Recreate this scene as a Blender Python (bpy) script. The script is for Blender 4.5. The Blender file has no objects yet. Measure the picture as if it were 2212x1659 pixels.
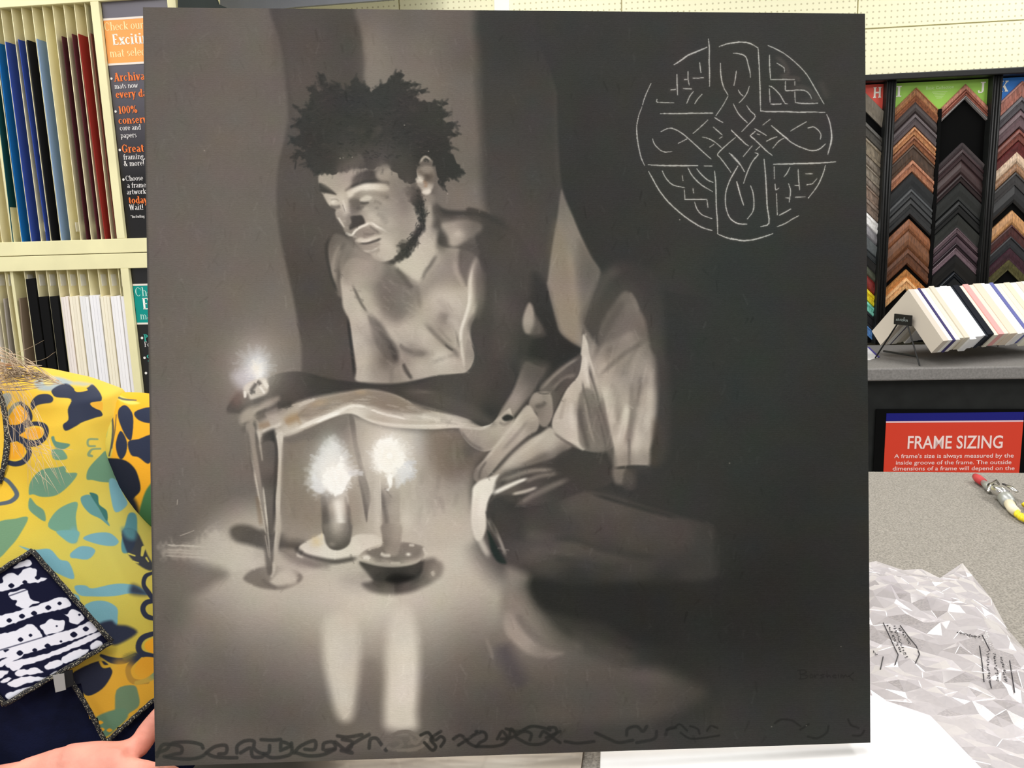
import bpy, bmesh, math, random
import numpy as np
from mathutils import Vector, Matrix, noise
S_ = bpy.context.scene
COL = S_.collection
# ================================================================ camera, world, lights, exposure
PITCH, ROLL, EYE, FPX = math.radians(10.3), math.radians(-1.75), 1.45, 1790.0
cam_d = bpy.data.cameras.new('camera'); cam_d.sensor_width = 36; cam_d.lens = 36*FPX/2212; cam_d.clip_start = .02
cam = bpy.data.objects.new('camera', cam_d); COL.objects.link(cam); S_.camera = cam
CAM_R = Matrix.Rotation(math.pi/2-PITCH, 3, 'X') @ Matrix.Rotation(ROLL, 3, 'Z')
cam.matrix_world = Matrix.Translation((0, 0, EYE)) @ CAM_R.to_4x4()
S_.view_settings.view_transform = 'Standard'; S_.view_settings.look = 'None'
S_.view_settings.gamma = 1; S_.view_settings.use_curve_mapping = False
S_.view_settings.exposure = 0.0
world = bpy.data.worlds.new('shop_light'); S_.world = world; world.use_nodes = True
world.node_tree.nodes['Background'].inputs[0].default_value = (1, .99, .97, 1)
world.node_tree.nodes['Background'].inputs[1].default_value = .50
def area(name, loc, rot, sx, sy, power, col=(1, .985, .955)):
    l = bpy.data.lights.new(name, 'AREA'); l.shape = 'RECTANGLE'; l.size, l.size_y = sx, sy; l.energy = power; l.color = col
    o = bpy.data.objects.new(name, l); COL.objects.link(o); o.location = loc; o.rotation_euler = rot
# rows of ceiling tubes running through the shop
for x in (-2.4, 0, 2.4):
    area('ceiling_tube_near', (x, -.6, 3.15), (0, 0, 0), .35, 2.4, 56)
    area('ceiling_tube_far', (x, 2.3, 3.15), (0, 0, 0), .35, 2.0, 34)
# ================================================================ helpers
def lin(c):
    c = np.asarray(c, float)/255; return tuple(np.where(c <= .04045, c/12.92, ((c+.055)/1.055)**2.4))
def ray(px, py): return (CAM_R @ Vector(((px-1106)/FPX, -(py-829.5)/FPX, -1))).normalized()
EYEP = Vector((0, 0, EYE))
def hit(px, py, p0, n):
    d = ray(px, py); return EYEP + d*((Vector(p0)-EYEP).dot(n)/d.dot(n))
def on_z(px, py, z): return hit(px, py, (0, 0, z), Vector((0, 0, 1)))
def photo(P):
    q = (np.asarray(P, float)-np.array(EYEP)) @ np.array(CAM_R)
    return np.stack([1106+FPX*q[..., 0]/-q[..., 2], 829.5-FPX*q[..., 1]/-q[..., 2]], -1)
YAW = math.radians(7); WU = Vector((math.cos(YAW), -math.sin(YAW), 0)); WN = Vector((-math.sin(YAW), -math.cos(YAW), 0)); UP = Vector((0, 0, 1))
W0 = Vector((0, 4.05, 0))
def uz(px, py, off):         # place on the plane parallel to the back wall, off metres in front of it: (along wall, height)
    P = hit(px, py, W0+WN*off, WN); return (P-W0).dot(WU), P.z
def wp(u, z, off): return W0 + WU*u + WN*off + UP*z
def depth_at(px, py, off): return -(CAM_R.inverted() @ (hit(px, py, W0+WN*off, WN)-EYEP)).z
def mat(name, rgb, rough=.6, spec=.3, nz=0, nscale=40, bump=0, bscale=200, metal=0, alpha=1, coat=0, stretch=None, rgb2=None, sheen=0, vec='Object'):
    m = bpy.data.materials.new(name); m.use_nodes = True; nt = m.node_tree; b = nt.nodes['Principled BSDF']
    b.inputs['Roughness'].default_value = rough; b.inputs['Specular IOR Level'].default_value = spec; b.inputs['Metallic'].default_value = metal
    b.inputs['Alpha'].default_value = alpha; b.inputs['Coat Weight'].default_value = coat; b.inputs['Sheen Weight'].default_value = sheen
    c = lin(rgb); b.inputs['Base Color'].default_value = (*c, 1)
    L = nt.links
    if nz or bump:
        tc = nt.nodes.new('ShaderNodeTexCoord'); mp = nt.nodes.new('ShaderNodeMapping'); L.new(tc.outputs[vec], mp.inputs[0])
        if stretch: mp.inputs['Scale'].default_value = stretch
    if nz:
        n = nt.nodes.new('ShaderNodeTexNoise'); n.inputs['Scale'].default_value = nscale; n.inputs['Detail'].default_value = 5; L.new(mp.outputs[0], n.inputs[0])
        r = nt.nodes.new('ShaderNodeValToRGB'); L.new(n.outputs[0], r.inputs[0]); r.color_ramp.elements[0].position = .32; r.color_ramp.elements[1].position = .68
        lo = lin(np.clip(np.array(rgb)*(1-nz), 0, 255)); hi = lin(rgb2) if rgb2 else lin(np.clip(np.array(rgb)*(1+nz*.7), 0, 255))
        r.color_ramp.elements[0].color = (*lo, 1); r.color_ramp.elements[1].color = (*hi, 1); L.new(r.outputs[0], b.inputs['Base Color'])
    if bump:
        n2 = nt.nodes.new('ShaderNodeTexNoise'); n2.inputs['Scale'].default_value = bscale; n2.inputs['Detail'].default_value = 4; L.new(mp.outputs[0], n2.inputs[0])
        bp = nt.nodes.new('ShaderNodeBump'); bp.inputs['Strength'].default_value = bump; bp.inputs['Distance'].default_value = .004
        L.new(n2.outputs[0], bp.inputs['Height']); L.new(bp.outputs[0], b.inputs['Normal'])
    return m
_mc = {}
def flat(rgb, rough=.6, spec=.25, **k):
    key = (tuple(int(v) for v in rgb), rough, spec, tuple(sorted(k.items())))
    if key not in _mc: _mc[key] = mat('paint_%d_%d_%d' % key[0], rgb, rough, spec, **k)
    return _mc[key]
def print_mat(name, arr, rough=.7, spec=.2, bump=0, weave=900, sheen=0, gain=1, lift=0):
    """flat print: an image painted in this script, on the surface's own UVs (arr: rows from the top, sRGB 0..255)"""
    h, w = arr.shape[:2]; im = bpy.data.images.new(name, w, h, alpha=False)
    c = np.clip(arr[::-1, :, :3], 0, 255)/255; c = np.where(c <= .04045, c/12.92, ((c+.055)/1.055)**2.4)
    c = np.clip(c*gain-lift, .002, .92); c = np.where(c <= .0031308, c*12.92, 1.055*np.maximum(c, 1e-6)**(1/2.4)-.055)
    px = np.ones((h, w, 4), np.float32); px[..., :3] = c
    im.pixels.foreach_set(px.ravel()); im.update(); im.pack()
    m = bpy.data.materials.new(name); m.use_nodes = True; nt = m.node_tree; b = nt.nodes['Principled BSDF']
    t = nt.nodes.new('ShaderNodeTexImage'); t.image = im; t.extension = 'EXTEND'; nt.links.new(t.outputs[0], b.inputs['Base Color'])
    b.inputs['Roughness'].default_value = rough; b.inputs['Specular IOR Level'].default_value = spec; b.inputs['Sheen Weight'].default_value = sheen
    if bump:
        tc = nt.nodes.new('ShaderNodeTexCoord'); wv = nt.nodes.new('ShaderNodeTexNoise'); mp = nt.nodes.new('ShaderNodeMapping'); mp.inputs['Scale'].default_value = (weave*.25, weave, weave)
        nt.links.new(tc.outputs['Object'], mp.inputs[0]); nt.links.new(mp.outputs[0], wv.inputs[0]); wv.inputs['Scale'].default_value = 1; wv.inputs['Detail'].default_value = 2
        bp = nt.nodes.new('ShaderNodeBump'); bp.inputs['Strength'].default_value = bump; bp.inputs['Distance'].default_value = .001
        nt.links.new(wv.outputs[0], bp.inputs['Height']); nt.links.new(bp.outputs[0], b.inputs['Normal'])
    return m
class MB:
    def __init__(s): s.v = []; s.f = []; s.uv = {}
    def add(s, vs, fs):
        o = len(s.v); s.v += [tuple(v) for v in vs]; s.f += [tuple(i+o for i in f) for f in fs]; return o
    def box(s, c, h, ax=(Vector((1,0,0)), Vector((0,1,0)), Vector((0,0,1)))):
        c = Vector(c); vs = [c+ax[0]*(h[0]*a)+ax[1]*(h[1]*b)+ax[2]*(h[2]*d) for a in (-1,1) for b in (-1,1) for d in (-1,1)]
        s.add(vs, [(0,1,3,2),(4,6,7,5),(0,4,5,1),(2,3,7,6),(0,2,6,4),(1,5,7,3)]); return s
    def slab(s, q, d):        # four corners pushed back along d
        q = [Vector(p) for p in q]; s.add(q+[p+d for p in q], [(0,1,2,3),(7,6,5,4),(0,4,5,1),(1,5,6,2),(2,6,7,3),(3,7,4,0)]); return s
    def prism(s, poly, d):
        n = len(poly); q = [Vector(p) for p in poly]; s.add(q+[p+d for p in q], [tuple(range(n)), tuple(range(2*n-1, n-1, -1))]+[(i, n+i, n+(i+1) % n, (i+1) % n) for i in range(n)]); return s
    def tube(s, pts, r, n=8, cap=True, sq=None):
        pts = [Vector(p) for p in pts]; R = r if hasattr(r, '__len__') else [r]*len(pts); rings = []; ref = Vector((.13, .21, 1)).normalized()
        for i, p in enumerate(pts):
            t = (pts[min(i+1, len(pts)-1)]-pts[max(i-1, 0)]).normalized(); a = t.cross(ref)
            if a.length < .05: a = t.cross(Vector((1, 0, 0)))
            a.normalize(); b = t.cross(a).normalized(); k = sq or (1, 1)
            rings.append([p+(a*math.cos(2*math.pi*j/n)*k[0]+b*math.sin(2*math.pi*j/n)*k[1])*R[i] for j in range(n)])
        o = s.add([v for q in rings for v in q], [(i*n+j, i*n+(j+1) % n, (i+1)*n+(j+1) % n, (i+1)*n+j) for i in range(len(pts)-1) for j in range(n)])
        if cap: s.f += [tuple(o+n-1-j for j in range(n)), tuple(o+(len(pts)-1)*n+j for j in range(n))]
        return s
    def ball(s, c, r, k=(1, 1, 1), nu=10, nv=7):
        c = Vector(c); vs = [c+Vector((0, 0, -r*k[2]))]
        for i in range(1, nv):
            a = math.pi*i/nv
            vs += [c+Vector((r*k[0]*math.sin(a)*math.cos(2*math.pi*j/nu), r*k[1]*math.sin(a)*math.sin(2*math.pi*j/nu), -r*k[2]*math.cos(a))) for j in range(nu)]
        vs.append(c+Vector((0, 0, r*k[2]))); e = len(vs)-1
        fs = [(0, 1+(j+1) % nu, 1+j) for j in range(nu)] + [(e, 1+(nv-2)*nu+j, 1+(nv-2)*nu+(j+1) % nu) for j in range(nu)]
        fs += [(1+i*nu+j, 1+i*nu+(j+1) % nu, 1+(i+1)*nu+(j+1) % nu, 1+(i+1)*nu+j) for i in range(nv-2) for j in range(nu)]
        s.add(vs, fs); return s
    def grid(s, G, closed=False):     # G[k][j] points, with UVs j/n, k/m
        m, n = len(G), len(G[0]); o = len(s.v); s.v += [tuple(p) for r in G for p in r]
        for k in range(m-1):
            for j in range(n if closed else n-1):
                j2 = (j+1) % n; f = (o+k*n+j, o+(k+1)*n+j, o+(k+1)*n+j2, o+k*n+j2); d = n if closed else n-1
                s.uv[len(s.f)] = ((j/d, 1-k/(m-1)), (j/d, 1-(k+1)/(m-1)), ((j+1)/d, 1-(k+1)/(m-1)), ((j+1)/d, 1-k/(m-1))); s.f.append(f)
        return s
    def build(s, name, m, parent=None, smooth=False, bevel=0, mods=()):
        root = parent
        while root is not None and root.parent is not None: root = root.parent
        o0 = root.location if root is not None else Vector((0, 0, 0))
        me = bpy.data.meshes.new(name); me.from_pydata([tuple(Vector(v)-o0) for v in s.v], [], s.f); me.update()
        if s.uv:
            u = me.uv_layers.new(name='UVMap')
            for i, q in s.uv.items():
                for li, c in zip(me.polygons[i].loop_indices, q): u.data[li].uv = c
        bm = bmesh.new(); bm.from_mesh(me); bmesh.ops.recalc_face_normals(bm, faces=bm.faces); bm.to_mesh(me); bm.free()
        for mm in (m if isinstance(m, (list, tuple)) else [m]): me.materials.append(mm)
        if smooth: me.polygons.foreach_set('use_smooth', [True]*len(me.polygons))
        o = bpy.data.objects.new(name, me); COL.objects.link(o)
        if parent is not None: o.parent = parent
        if bevel:
            b = o.modifiers.new('bevel', 'BEVEL'); b.width = bevel; b.segments = 2; b.limit_method = 'ANGLE'
        return o
def tag(o, label=None, cat=None, group=None, kind=None):
    if label: o['label'] = label
    if cat: o['category'] = cat
    if group: o['group'] = group
    if kind: o['kind'] = kind
    return o
def thing(name, label, cat, loc, group=None):
    o = bpy.data.objects.new(name, None); COL.objects.link(o); o.location = loc; o.empty_display_size = .02
    return tag(o, label, cat, group)
bpy.context.view_layer.update()
def lettering(txt, org, ux, uy, size, m, parent, width=None, bold=0, name='lettering', lift=.0008, align='LEFT', italic=0):
    """flat printed lettering: org is the baseline start, ux / uy the writing and up directions, size the capital height"""
    c = bpy.data.curves.new('t', 'FONT'); c.body = txt; c.size = size/.70; c.offset = bold*size; c.align_x = align; c.shear = italic; c.resolution_u = 3
    o = bpy.data.objects.new('t', c); COL.objects.link(o); bpy.context.view_layer.update()
    me = bpy.data.meshes.new_from_object(o.evaluated_get(bpy.context.evaluated_depsgraph_get())); bpy.data.objects.remove(o)
    xs = [v.co.x for v in me.vertices] or [0, 1]
    k = width/(max(xs)-min(xs)) if width else 1
    n = ux.cross(uy); root = parent
    while root.parent is not None: root = root.parent
    for v in me.vertices: v.co = Vector(org)-root.location + ux*(v.co.x*k) + uy*v.co.y + n*lift
    me.materials.clear(); me.materials.append(m)
    r = bpy.data.objects.new(name, me); COL.objects.link(r); r.parent = parent; return r
# a small book-face alphabet: upright strokes thick, cross strokes thin, slab serifs (units of the capital height)
_GL = {'C': (.74, 'a.38,.5,.32,.5,45,315 d.66,.66,.66,.94,.05'), 'G': (.78, 'a.38,.5,.32,.5,45,320 v.62,.05,.42 s.62,.42,.26 d.64,.66,.64,.94,.05'), 'E': (.66, 'v.17,0,1 h.04,.56,.03 h.04,.54,.97 h.2,.44,.5 d.56,0,.58,.22,.05 d.54,.8,.54,1,.05'),
 'A': (.76, 'd.12,0,.36,1,.06 d.36,1,.62,0,.17 h.2,.52,.32 s.12,.02,.22 s.62,.02,.26'), 'W': (1.02, 'd.12,1,.32,0,.17 d.32,0,.52,.95,.06 d.52,.95,.7,0,.17 d.7,0,.92,1,.06 s.12,.98,.24 s.92,.98,.2'), 'P': (.64, 'v.17,0,1 a.3,.75,.25,.24,-90,90 h.16,.32,.98 h.16,.32,.52 s.17,.02,.32 s.1,.98,.2'),
 'F': (.6, 'v.17,0,1 h.04,.54,.97 h.2,.42,.5 s.17,.02,.32 d.54,.8,.54,1,.05'), 'S': (.56, 'a.28,.74,.19,.24,40,270 a.28,.26,.21,.25,-140,90'), 'I': (.34, 'v.17,0,1 s.17,.02,.3 s.17,.98,.3'), '1': (.42, 'v.22,0,.98 s.22,.02,.36 d.07,.84,.2,.97,.07'), '0': (.58, 'a.29,.5,.23,.49,0,360'),
 '%': (.92, 'a.22,.74,.16,.24,0,360 a.7,.25,.16,.24,0,360 d.24,0,.7,1,.05'), 'h': (.66, 'v.16,0,1 a.34,.42,.19,.24,0,150 v.53,0,.44 s.16,.02,.28 s.53,.02,.26 s.1,.98,.16'), 'n': (.66, 'v.16,0,.66 a.34,.42,.19,.24,0,150 v.53,0,.44 s.16,.02,.28 s.53,.02,.26 s.1,.64,.16'),
 'm': (.98, 'v.15,0,.66 a.32,.42,.17,.24,0,150 v.49,0,.44 a.66,.42,.17,.24,0,150 v.83,0,.44 s.15,.02,.26 s.49,.02,.24 s.83,.02,.26 s.1,.64,.16'), 'r': (.46, 'v.16,0,.66 a.36,.42,.2,.24,55,150 d.36,.62,.44,.58,.13 s.16,.02,.28 s.1,.64,.16'), 'e': (.54, 'a.27,.33,.22,.33,0,320 h.06,.48,.37'),
 'c': (.52, 'a.27,.33,.22,.33,45,320 d.4,.5,.42,.56,.1'), 'o': (.56, 'a.28,.33,.23,.33,0,360'), 'k': (.62, 'v.16,0,1 d.2,.28,.48,.64,.06 d.28,.38,.54,0,.15 s.16,.02,.28 s.5,.64,.22 s.54,.02,.2 s.1,.98,.16'), 'u': (.64, 'v.15,.22,.66 a.33,.24,.19,.24,180,330 v.51,0,.66 s.1,.64,.16 s.46,.64,.16 s.56,.02,.14'),
 'x': (.56, 'd.1,.64,.46,.02,.16 d.1,.02,.46,.64,.06 s.1,.64,.2 s.46,.64,.18 s.1,.02,.18 s.46,.02,.2'), 'i': (.32, 'v.16,0,.66 s.16,.02,.28 s.1,.64,.16 d.14,.82,.16,.94,.14'), 't': (.4, 'v.18,.08,.86 h.03,.36,.63 a.3,.12,.12,.11,180,310'), 'g': (.54, 'a.25,.42,.18,.23,0,360 a.26,-.1,.21,.16,0,360 d.12,.18,.16,.04,.06 h.38,.52,.62'),
 'a': (.54, 'a.24,.5,.17,.16,20,150 v.41,.04,.5 a.23,.18,.17,.18,20,300 s.47,.02,.14'), 's': (.44, 'a.22,.49,.14,.16,40,270 a.22,.17,.16,.17,-140,90'), 'l': (.32, 'v.16,0,1 s.16,.02,.28 s.1,.98,.16'), 'v': (.54, 'd.08,.64,.27,0,.15 d.27,0,.46,.64,.06 s.08,.64,.22 s.46,.64,.18'), 'w': (.8, 'd.08,.64,.25,0,.15 d.25,0,.41,.6,.06 d.41,.6,.57,0,.15 d.57,0,.73,.64,.06 s.08,.64,.22 s.73,.64,.18'),
 'y': (.54, 'd.08,.64,.28,0,.15 d.46,.64,.16,-.27,.06 s.08,.64,.22 s.46,.64,.18 d.1,-.24,.18,-.26,.1'), 'd': (.62, 'a.27,.33,.21,.33,0,360 v.47,0,1 s.41,.98,.16 s.53,.02,.14'), 'p': (.62, 'v.16,-.28,.66 a.34,.33,.21,.33,0,360 s.16,-.27,.28 s.1,.64,.14'), 'f': (.4, 'v.19,0,.8 a.32,.8,.13,.19,40,180 h.04,.37,.63 s.19,.02,.3'),
 ',': (.26, 'd.13,.08,.07,-.14,.1'), '!': (.3, 'd.15,.28,.15,1,.14 d.15,.02,.15,.12,.14'), '&': (.8, 'a.3,.76,.15,.2,0,360 a.3,.26,.24,.26,70,350 d.22,.66,.66,0,.16 d.54,.2,.68,.46,.06'), '*': (.4, 'd.2,.6,.2,1,.07 d.04,.7,.36,.9,.07 d.36,.7,.04,.9,.07')}
def book_text(txt, org, ux, uy, size, m, parent, bold=0, name='lettering', lift=.0008, track=.03):
    T = .135+bold*3.2; t = .05+bold*1.6; b = MB(); n = ux.cross(uy); x = 0; org = Vector(org)+n*lift
    P = lambda X, Y: org+ux*(X*size)+uy*(Y*size)
    def bar(x0, y0, x1, y1, w0, w1=None):
        w1 = w0 if w1 is None else w1; dx, dy = x1-x0, y1-y0; L = math.hypot(dx, dy) or 1; px, py = -dy/L/2, dx/L/2
        b.add([P(x0+px*w0, y0+py*w0), P(x0-px*w0, y0-py*w0), P(x1-px*w1, y1-py*w1), P(x1+px*w1, y1+py*w1)], [(0, 1, 2, 3)])
    for ch in txt:
        if ch == ' ': x += .32; continue
        w, g = _GL[ch]
        for k in g.split():
            q = [float(v) for v in k[1:].split(',')]; c = k[0]
            if c == 'v': bar(x+q[0], q[1], x+q[0], q[2], T)
            elif c == 'h': bar(x+q[0], q[2], x+q[1], q[2], t)
            elif c == 's': bar(x+q[0]-q[2]/2-bold, q[1], x+q[0]+q[2]/2+bold, q[1], t)
            elif c == 'd': bar(x+q[0], q[1], x+q[2], q[3], q[4]*(T/.135 if q[4] > .1 else t/.05))
            else:
                cx, cy, rx, ry, a0, a1 = q; N = max(5, int(abs(a1-a0)/20)); A = [math.radians(a0+(a1-a0)*i/N) for i in range(N+1)]; o = len(b.v)
                for a in A:
                    wd = (t+(T-t)*abs(math.cos(a))**1.5)/2; hd = t/2
                    for s_ in (1, -1): b.v.append(tuple(P(x+cx+math.cos(a)*(rx-T*.2+s_*wd), cy+math.sin(a)*(ry-t*.5+s_*hd))))
                b.f += [(o+2*i, o+2*i+2, o+2*i+3, o+2*i+1) for i in range(N)]
        x += w+track+bold*1.5
    return b.build(name, m, parent)
def bake(G, pic, w, h):
    """lay a picture out in a surface's own (column, row) space: G is its grid of points"""
    a = np.array([[tuple(p) for p in r] for r in G], np.float32); m, n = a.shape[:2]
    yy = np.linspace(0, m-1, h); xx = np.linspace(0, n-1, w); y0 = np.minimum(yy.astype(int), m-2); x0 = np.minimum(xx.astype(int), n-2)
    fy = (yy-y0)[:, None, None]; fx = (xx-x0)[None, :, None]
    P = (a[y0]*(1-fy)+a[y0+1]*fy); P = P[:, x0]*(1-fx)+P[:, x0+1]*fx
    q = photo(P); X = np.clip(q[..., 0]-pic.x0, 0, pic.w-1.01); Y = np.clip(q[..., 1]-pic.y0, 0, pic.h-1.01)
    xi = X.astype(int); yi = Y.astype(int); fx = (X-xi)[..., None]; fy = (Y-yi)[..., None]
    A = pic.a
    return (A[yi, xi]*(1-fx)+A[yi, xi+1]*fx)*(1-fy)+(A[yi+1, xi]*(1-fx)+A[yi+1, xi+1]*fx)*fy
# ---------------------------------------------------------------- small paint engine (flat print for canvas and cloth)
TONES = np.array([[0,4,4,4],[40,42,42,40],[55,56,56,54],[75,78,73,69],[100,103,96,90],[130,135,126,117],[160,168,157,145],
                  [190,198,188,174],[220,225,216,203],[245,248,243,233],[255,255,253,248]], float)
def tone(v):
    if not np.isscalar(v) and not isinstance(v, np.ndarray): return np.array(v, np.float32)
    return np.stack([np.interp(v, TONES[:, 0], TONES[:, k]) for k in (1, 2, 3)], -1).astype(np.float32)
def smooth_pts(p, closed=False, n=4):
    p = np.asarray(p, float)
    if len(p) < 3: return p
    if closed: q = np.vstack([p[-1:], p, p[:2]])
    else: q = np.vstack([2*p[:1]-p[1:2], p, 2*p[-1:]-p[-2:-1]])
    out = []
    for i in range(1, len(q)-2):
        a, b, c, d = q[i-1], q[i], q[i+1], q[i+2]
        for t in np.arange(n)/n:
            out.append(b + .5*t*(c-a) + t*t*(a-2.5*b+2*c-.5*d) + t**3*(-.5*a+1.5*b-1.5*c+.5*d))
    if not closed: out.append(q[-2])
    return np.array(out)
def ssm(x): x = np.clip(x, 0, 1); return x*x*(3-2*x)
def upsample(a, f, h, w):
    ys = np.clip((np.arange(h)+.5)/f-.5, 0, a.shape[0]-1); xs = np.clip((np.arange(w)+.5)/f-.5, 0, a.shape[1]-1)
    y0 = np.minimum(ys.astype(int), max(a.shape[0]-2, 0)); x0 = np.minimum(xs.astype(int), max(a.shape[1]-2, 0))
    y1 = np.minimum(y0+1, a.shape[0]-1); x1 = np.minimum(x0+1, a.shape[1]-1)
    fy = (ys-y0).astype(np.float32); fx = (xs-x0).astype(np.float32)
    if a.ndim == 3: fy = fy[:, None, None]; fx = fx[None, :, None]
    else: fy = fy[:, None]; fx = fx[None, :]
    r = a[y0]*(1-fy) + a[y1]*fy
    return r[:, x0]*(1-fx) + r[:, x1]*fx
class Picture:
    def __init__(s, x0, y0, w, h, seed=3):
        s.x0, s.y0, s.w, s.h = x0, y0, w, h
        s.a = np.zeros((h, w, 3), np.float32); s.fr = (0, 0, 1); s.rng = np.random.default_rng(seed)
        # brush-like wobble used to break up soft edges
        n = s.rng.random((h//6+2, w//6+2)).astype(np.float32)-.5
        s.nz = upsample(n, 6, h, w); n2 = s.rng.random((h//2+2, w//5+2)).astype(np.float32)-.5
        s.dry = upsample(n2, 5, h, w)[:h] if False else None
        n3 = s.rng.random((h, w//4+2)).astype(np.float32)-.5
        xs = np.clip((np.arange(w)+.5)/4-.5, 0, w//4); xi = xs.astype(int); f = (xs-xi).astype(np.float32)
        s.dry = n3[:, xi]*(1-f)+n3[:, np.minimum(xi+1, w//4+1)]*f
    def F(s, ox, oy, k): s.fr = (ox, oy, k)
    def T(s, pts):
        p = np.array(pts, float); p[:, :2] = p[:, :2]/s.fr[2] + np.array([s.fr[0]-s.x0, s.fr[1]-s.y0]); return p
    def box(s, p, m):
        x0 = max(int(p[:, 0].min()-m), 0); x1 = min(int(p[:, 0].max()+m)+2, s.w)
        y0 = max(int(p[:, 1].min()-m), 0); y1 = min(int(p[:, 1].max()+m)+2, s.h)
        return x0, y0, max(x1, x0), max(y1, y0)
    def grid(s, b, f):
        X = np.arange(b[0], b[2], f, dtype=np.float32)+(f-1)/2; Y = np.arange(b[1], b[3], f, dtype=np.float32)+(f-1)/2
        return np.meshgrid(X, Y)
    def sdf(s, p, X, Y):
        d = np.full(X.shape, 1e9, np.float32); ins = np.zeros(X.shape, bool)
        for i in range(len(p)):
            ax, ay = p[i, :2]; bx, by = p[(i+1) % len(p), :2]; ex, ey = bx-ax, by-ay
            L = ex*ex+ey*ey
            if L < 1e-9: continue
            wx, wy = X-np.float32(ax), Y-np.float32(ay)
            t = np.clip((wx*ex+wy*ey)/L, 0, 1).astype(np.float32)
            d = np.minimum(d, (wx-t*ex)**2+(wy-t*ey)**2)
            if ay != by:
                c = ((Y >= ay) != (Y >= by)); ins ^= c & (X < ax + (Y-ay)*(ex/ey if ey else 0))
        d = np.sqrt(d); return np.where(ins, -d, d)
    def blend(s, b, al, col, op, dry):
        sub = s.a[b[1]:b[3], b[0]:b[2]]
        if dry: al = np.clip(al*(1+dry*1.2) + s.dry[b[1]:b[3], b[0]:b[2]]*dry*2.2*(al > .02), 0, 1) if dry > 0 else al
        al = (al*op)[..., None]
        sub += (col-sub)*al
    # filled shape; v is a tone, an (r,g,b) or a list of (x, y, tone) whose tones are spread over the shape
    def P(s, v, pts, soft=3, op=1, sm=True, dry=0, wob=0, pw=3):
        blur = 1 if soft < 14 else 3
        if soft < 12: soft *= .8
        p = s.T(pts)
        if sm: p = smooth_pts(p, True)
        b = s.box(p, soft+2)
        if b[2] <= b[0] or b[3] <= b[1]: return
        f = 1 if soft < 7 else (2 if soft < 16 else 4)
        X, Y = s.grid(b, f); d = s.sdf(p, X, Y)
        if f > 1: d = upsample(d, f, b[3]-b[1], b[2]-b[0])
        if wob: d = d + s.nz[b[1]:b[3], b[0]:b[2]]*wob*2
        al = ssm(.5-d/(2*max(soft, .6)))
        s.blend(b, al, s.field(v, b, pw, blur) if isinstance(v, list) else tone(v), op, dry)
    def field(s, v, b, pw=3, blur=1):
        q = s.T([(a[0], a[1]) for a in v]); f = 8
        X, Y = s.grid(b, f); den = 0; num = 0
        for (x, y), c in zip(q, v):
            w = 1/(((X-x)**2+(Y-y)**2+max((38/s.fr[2])**2, 40))**(pw/2)); den = den+w
            num = num + w[..., None]*tone(c[2])
        a = num/den[..., None]
        for k in range(blur):
            q = np.pad(a, ((1,1),(1,1),(0,0)), mode='edge'); a = (q[:-2,1:-1]+q[2:,1:-1]+q[1:-1,:-2]+q[1:-1,2:]+q[1:-1,1:-1]*2)/6 if blur < 3 else a
        if blur >= 3:
            for ax in (0, 1):
                for k in range(3):
                    q = np.pad(a, [(4,4) if j == ax else (0,0) for j in range(3)], mode='edge'); n = a.shape[ax]
                    a = sum(np.take(q, np.arange(i, i+n), axis=ax) for i in range(9))/9
        return upsample(a.astype(np.float32), f, b[3]-b[1], b[2]-b[0])
    # stroke through (x, y, width) points
    def S(s, v, pts, soft=1.2, op=1, sm=True, dry=0, w=None, n=4):
        q = [tuple(a) if len(a) > 2 else (a[0], a[1], w) for a in pts]
        p = s.T(q); p[:, 2] /= s.fr[2]
        if sm: p = smooth_pts(p, False, n)
        p[:, 2] = np.maximum(p[:, 2], .6); mw = p[:, 2].max(); b = s.box(p, mw/2+soft+2)
        if b[2] <= b[0] or b[3] <= b[1]: return
        f = 1 if soft < 7 else 2
        X, Y = s.grid(b, f); d = np.full(X.shape, 1e9, np.float32); rr = np.zeros(X.shape, np.float32); dd = d.copy(); uu = rr.copy()
        for i in range(len(p)-1):
            ax, ay, aw = p[i]; bx, by, bw = p[i+1]; ex, ey = bx-ax, by-ay; L = ex*ex+ey*ey+1e-6
            t = np.clip(((X-np.float32(ax))*ex+(Y-np.float32(ay))*ey)/L, 0, 1)
            h = np.hypot(X-ax-t*ex, Y-ay-t*ey); r = (aw+(bw-aw)*t)/2; k = h-r < d; d = np.where(k, h-r, d); rr = np.where(k, r, rr); dd = np.where(k, h, dd); uu = np.where(k, (i+t)/(len(p)-1), uu)
        soft = max(soft, .5); lo = np.maximum(rr-soft, 0); hi = rr+soft
        al = ssm((hi-dd)/(hi-lo)).astype(np.float32)
        if soft >= 2 and len(p) > 2: al *= ssm(np.minimum(uu, 1-uu)/.22+.12)
        if f > 1: al = upsample(al, f, b[3]-b[1], b[2]-b[0])
        s.blend(b, al, tone(v), op, dry)
    def G(s, v, x, y, rx, ry=None, op=1, ang=0, pw=1, dry=0):
        ry = ry or rx; p = s.T([(x, y)])[0]; rx /= s.fr[2]; ry /= s.fr[2]; R = max(rx, ry)*2.4
        b = s.box(np.array([[p[0]-R, p[1]-R], [p[0]+R, p[1]+R]]), 0)
        if b[2] <= b[0] or b[3] <= b[1]: return
        f = 1 if R < 40 else 4
        X, Y = s.grid(b, f); c, n = math.cos(math.radians(ang)), math.sin(math.radians(ang))
        u = ((X-p[0])*c+(Y-p[1])*n)/rx; w = (-(X-p[0])*n+(Y-p[1])*c)/ry
        al = np.exp(-((u*u+w*w)**pw)).astype(np.float32)
        if f > 1: al = upsample(al, f, b[3]-b[1], b[2]-b[0])
        s.blend(b, al, tone(v), op, dry)
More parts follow.
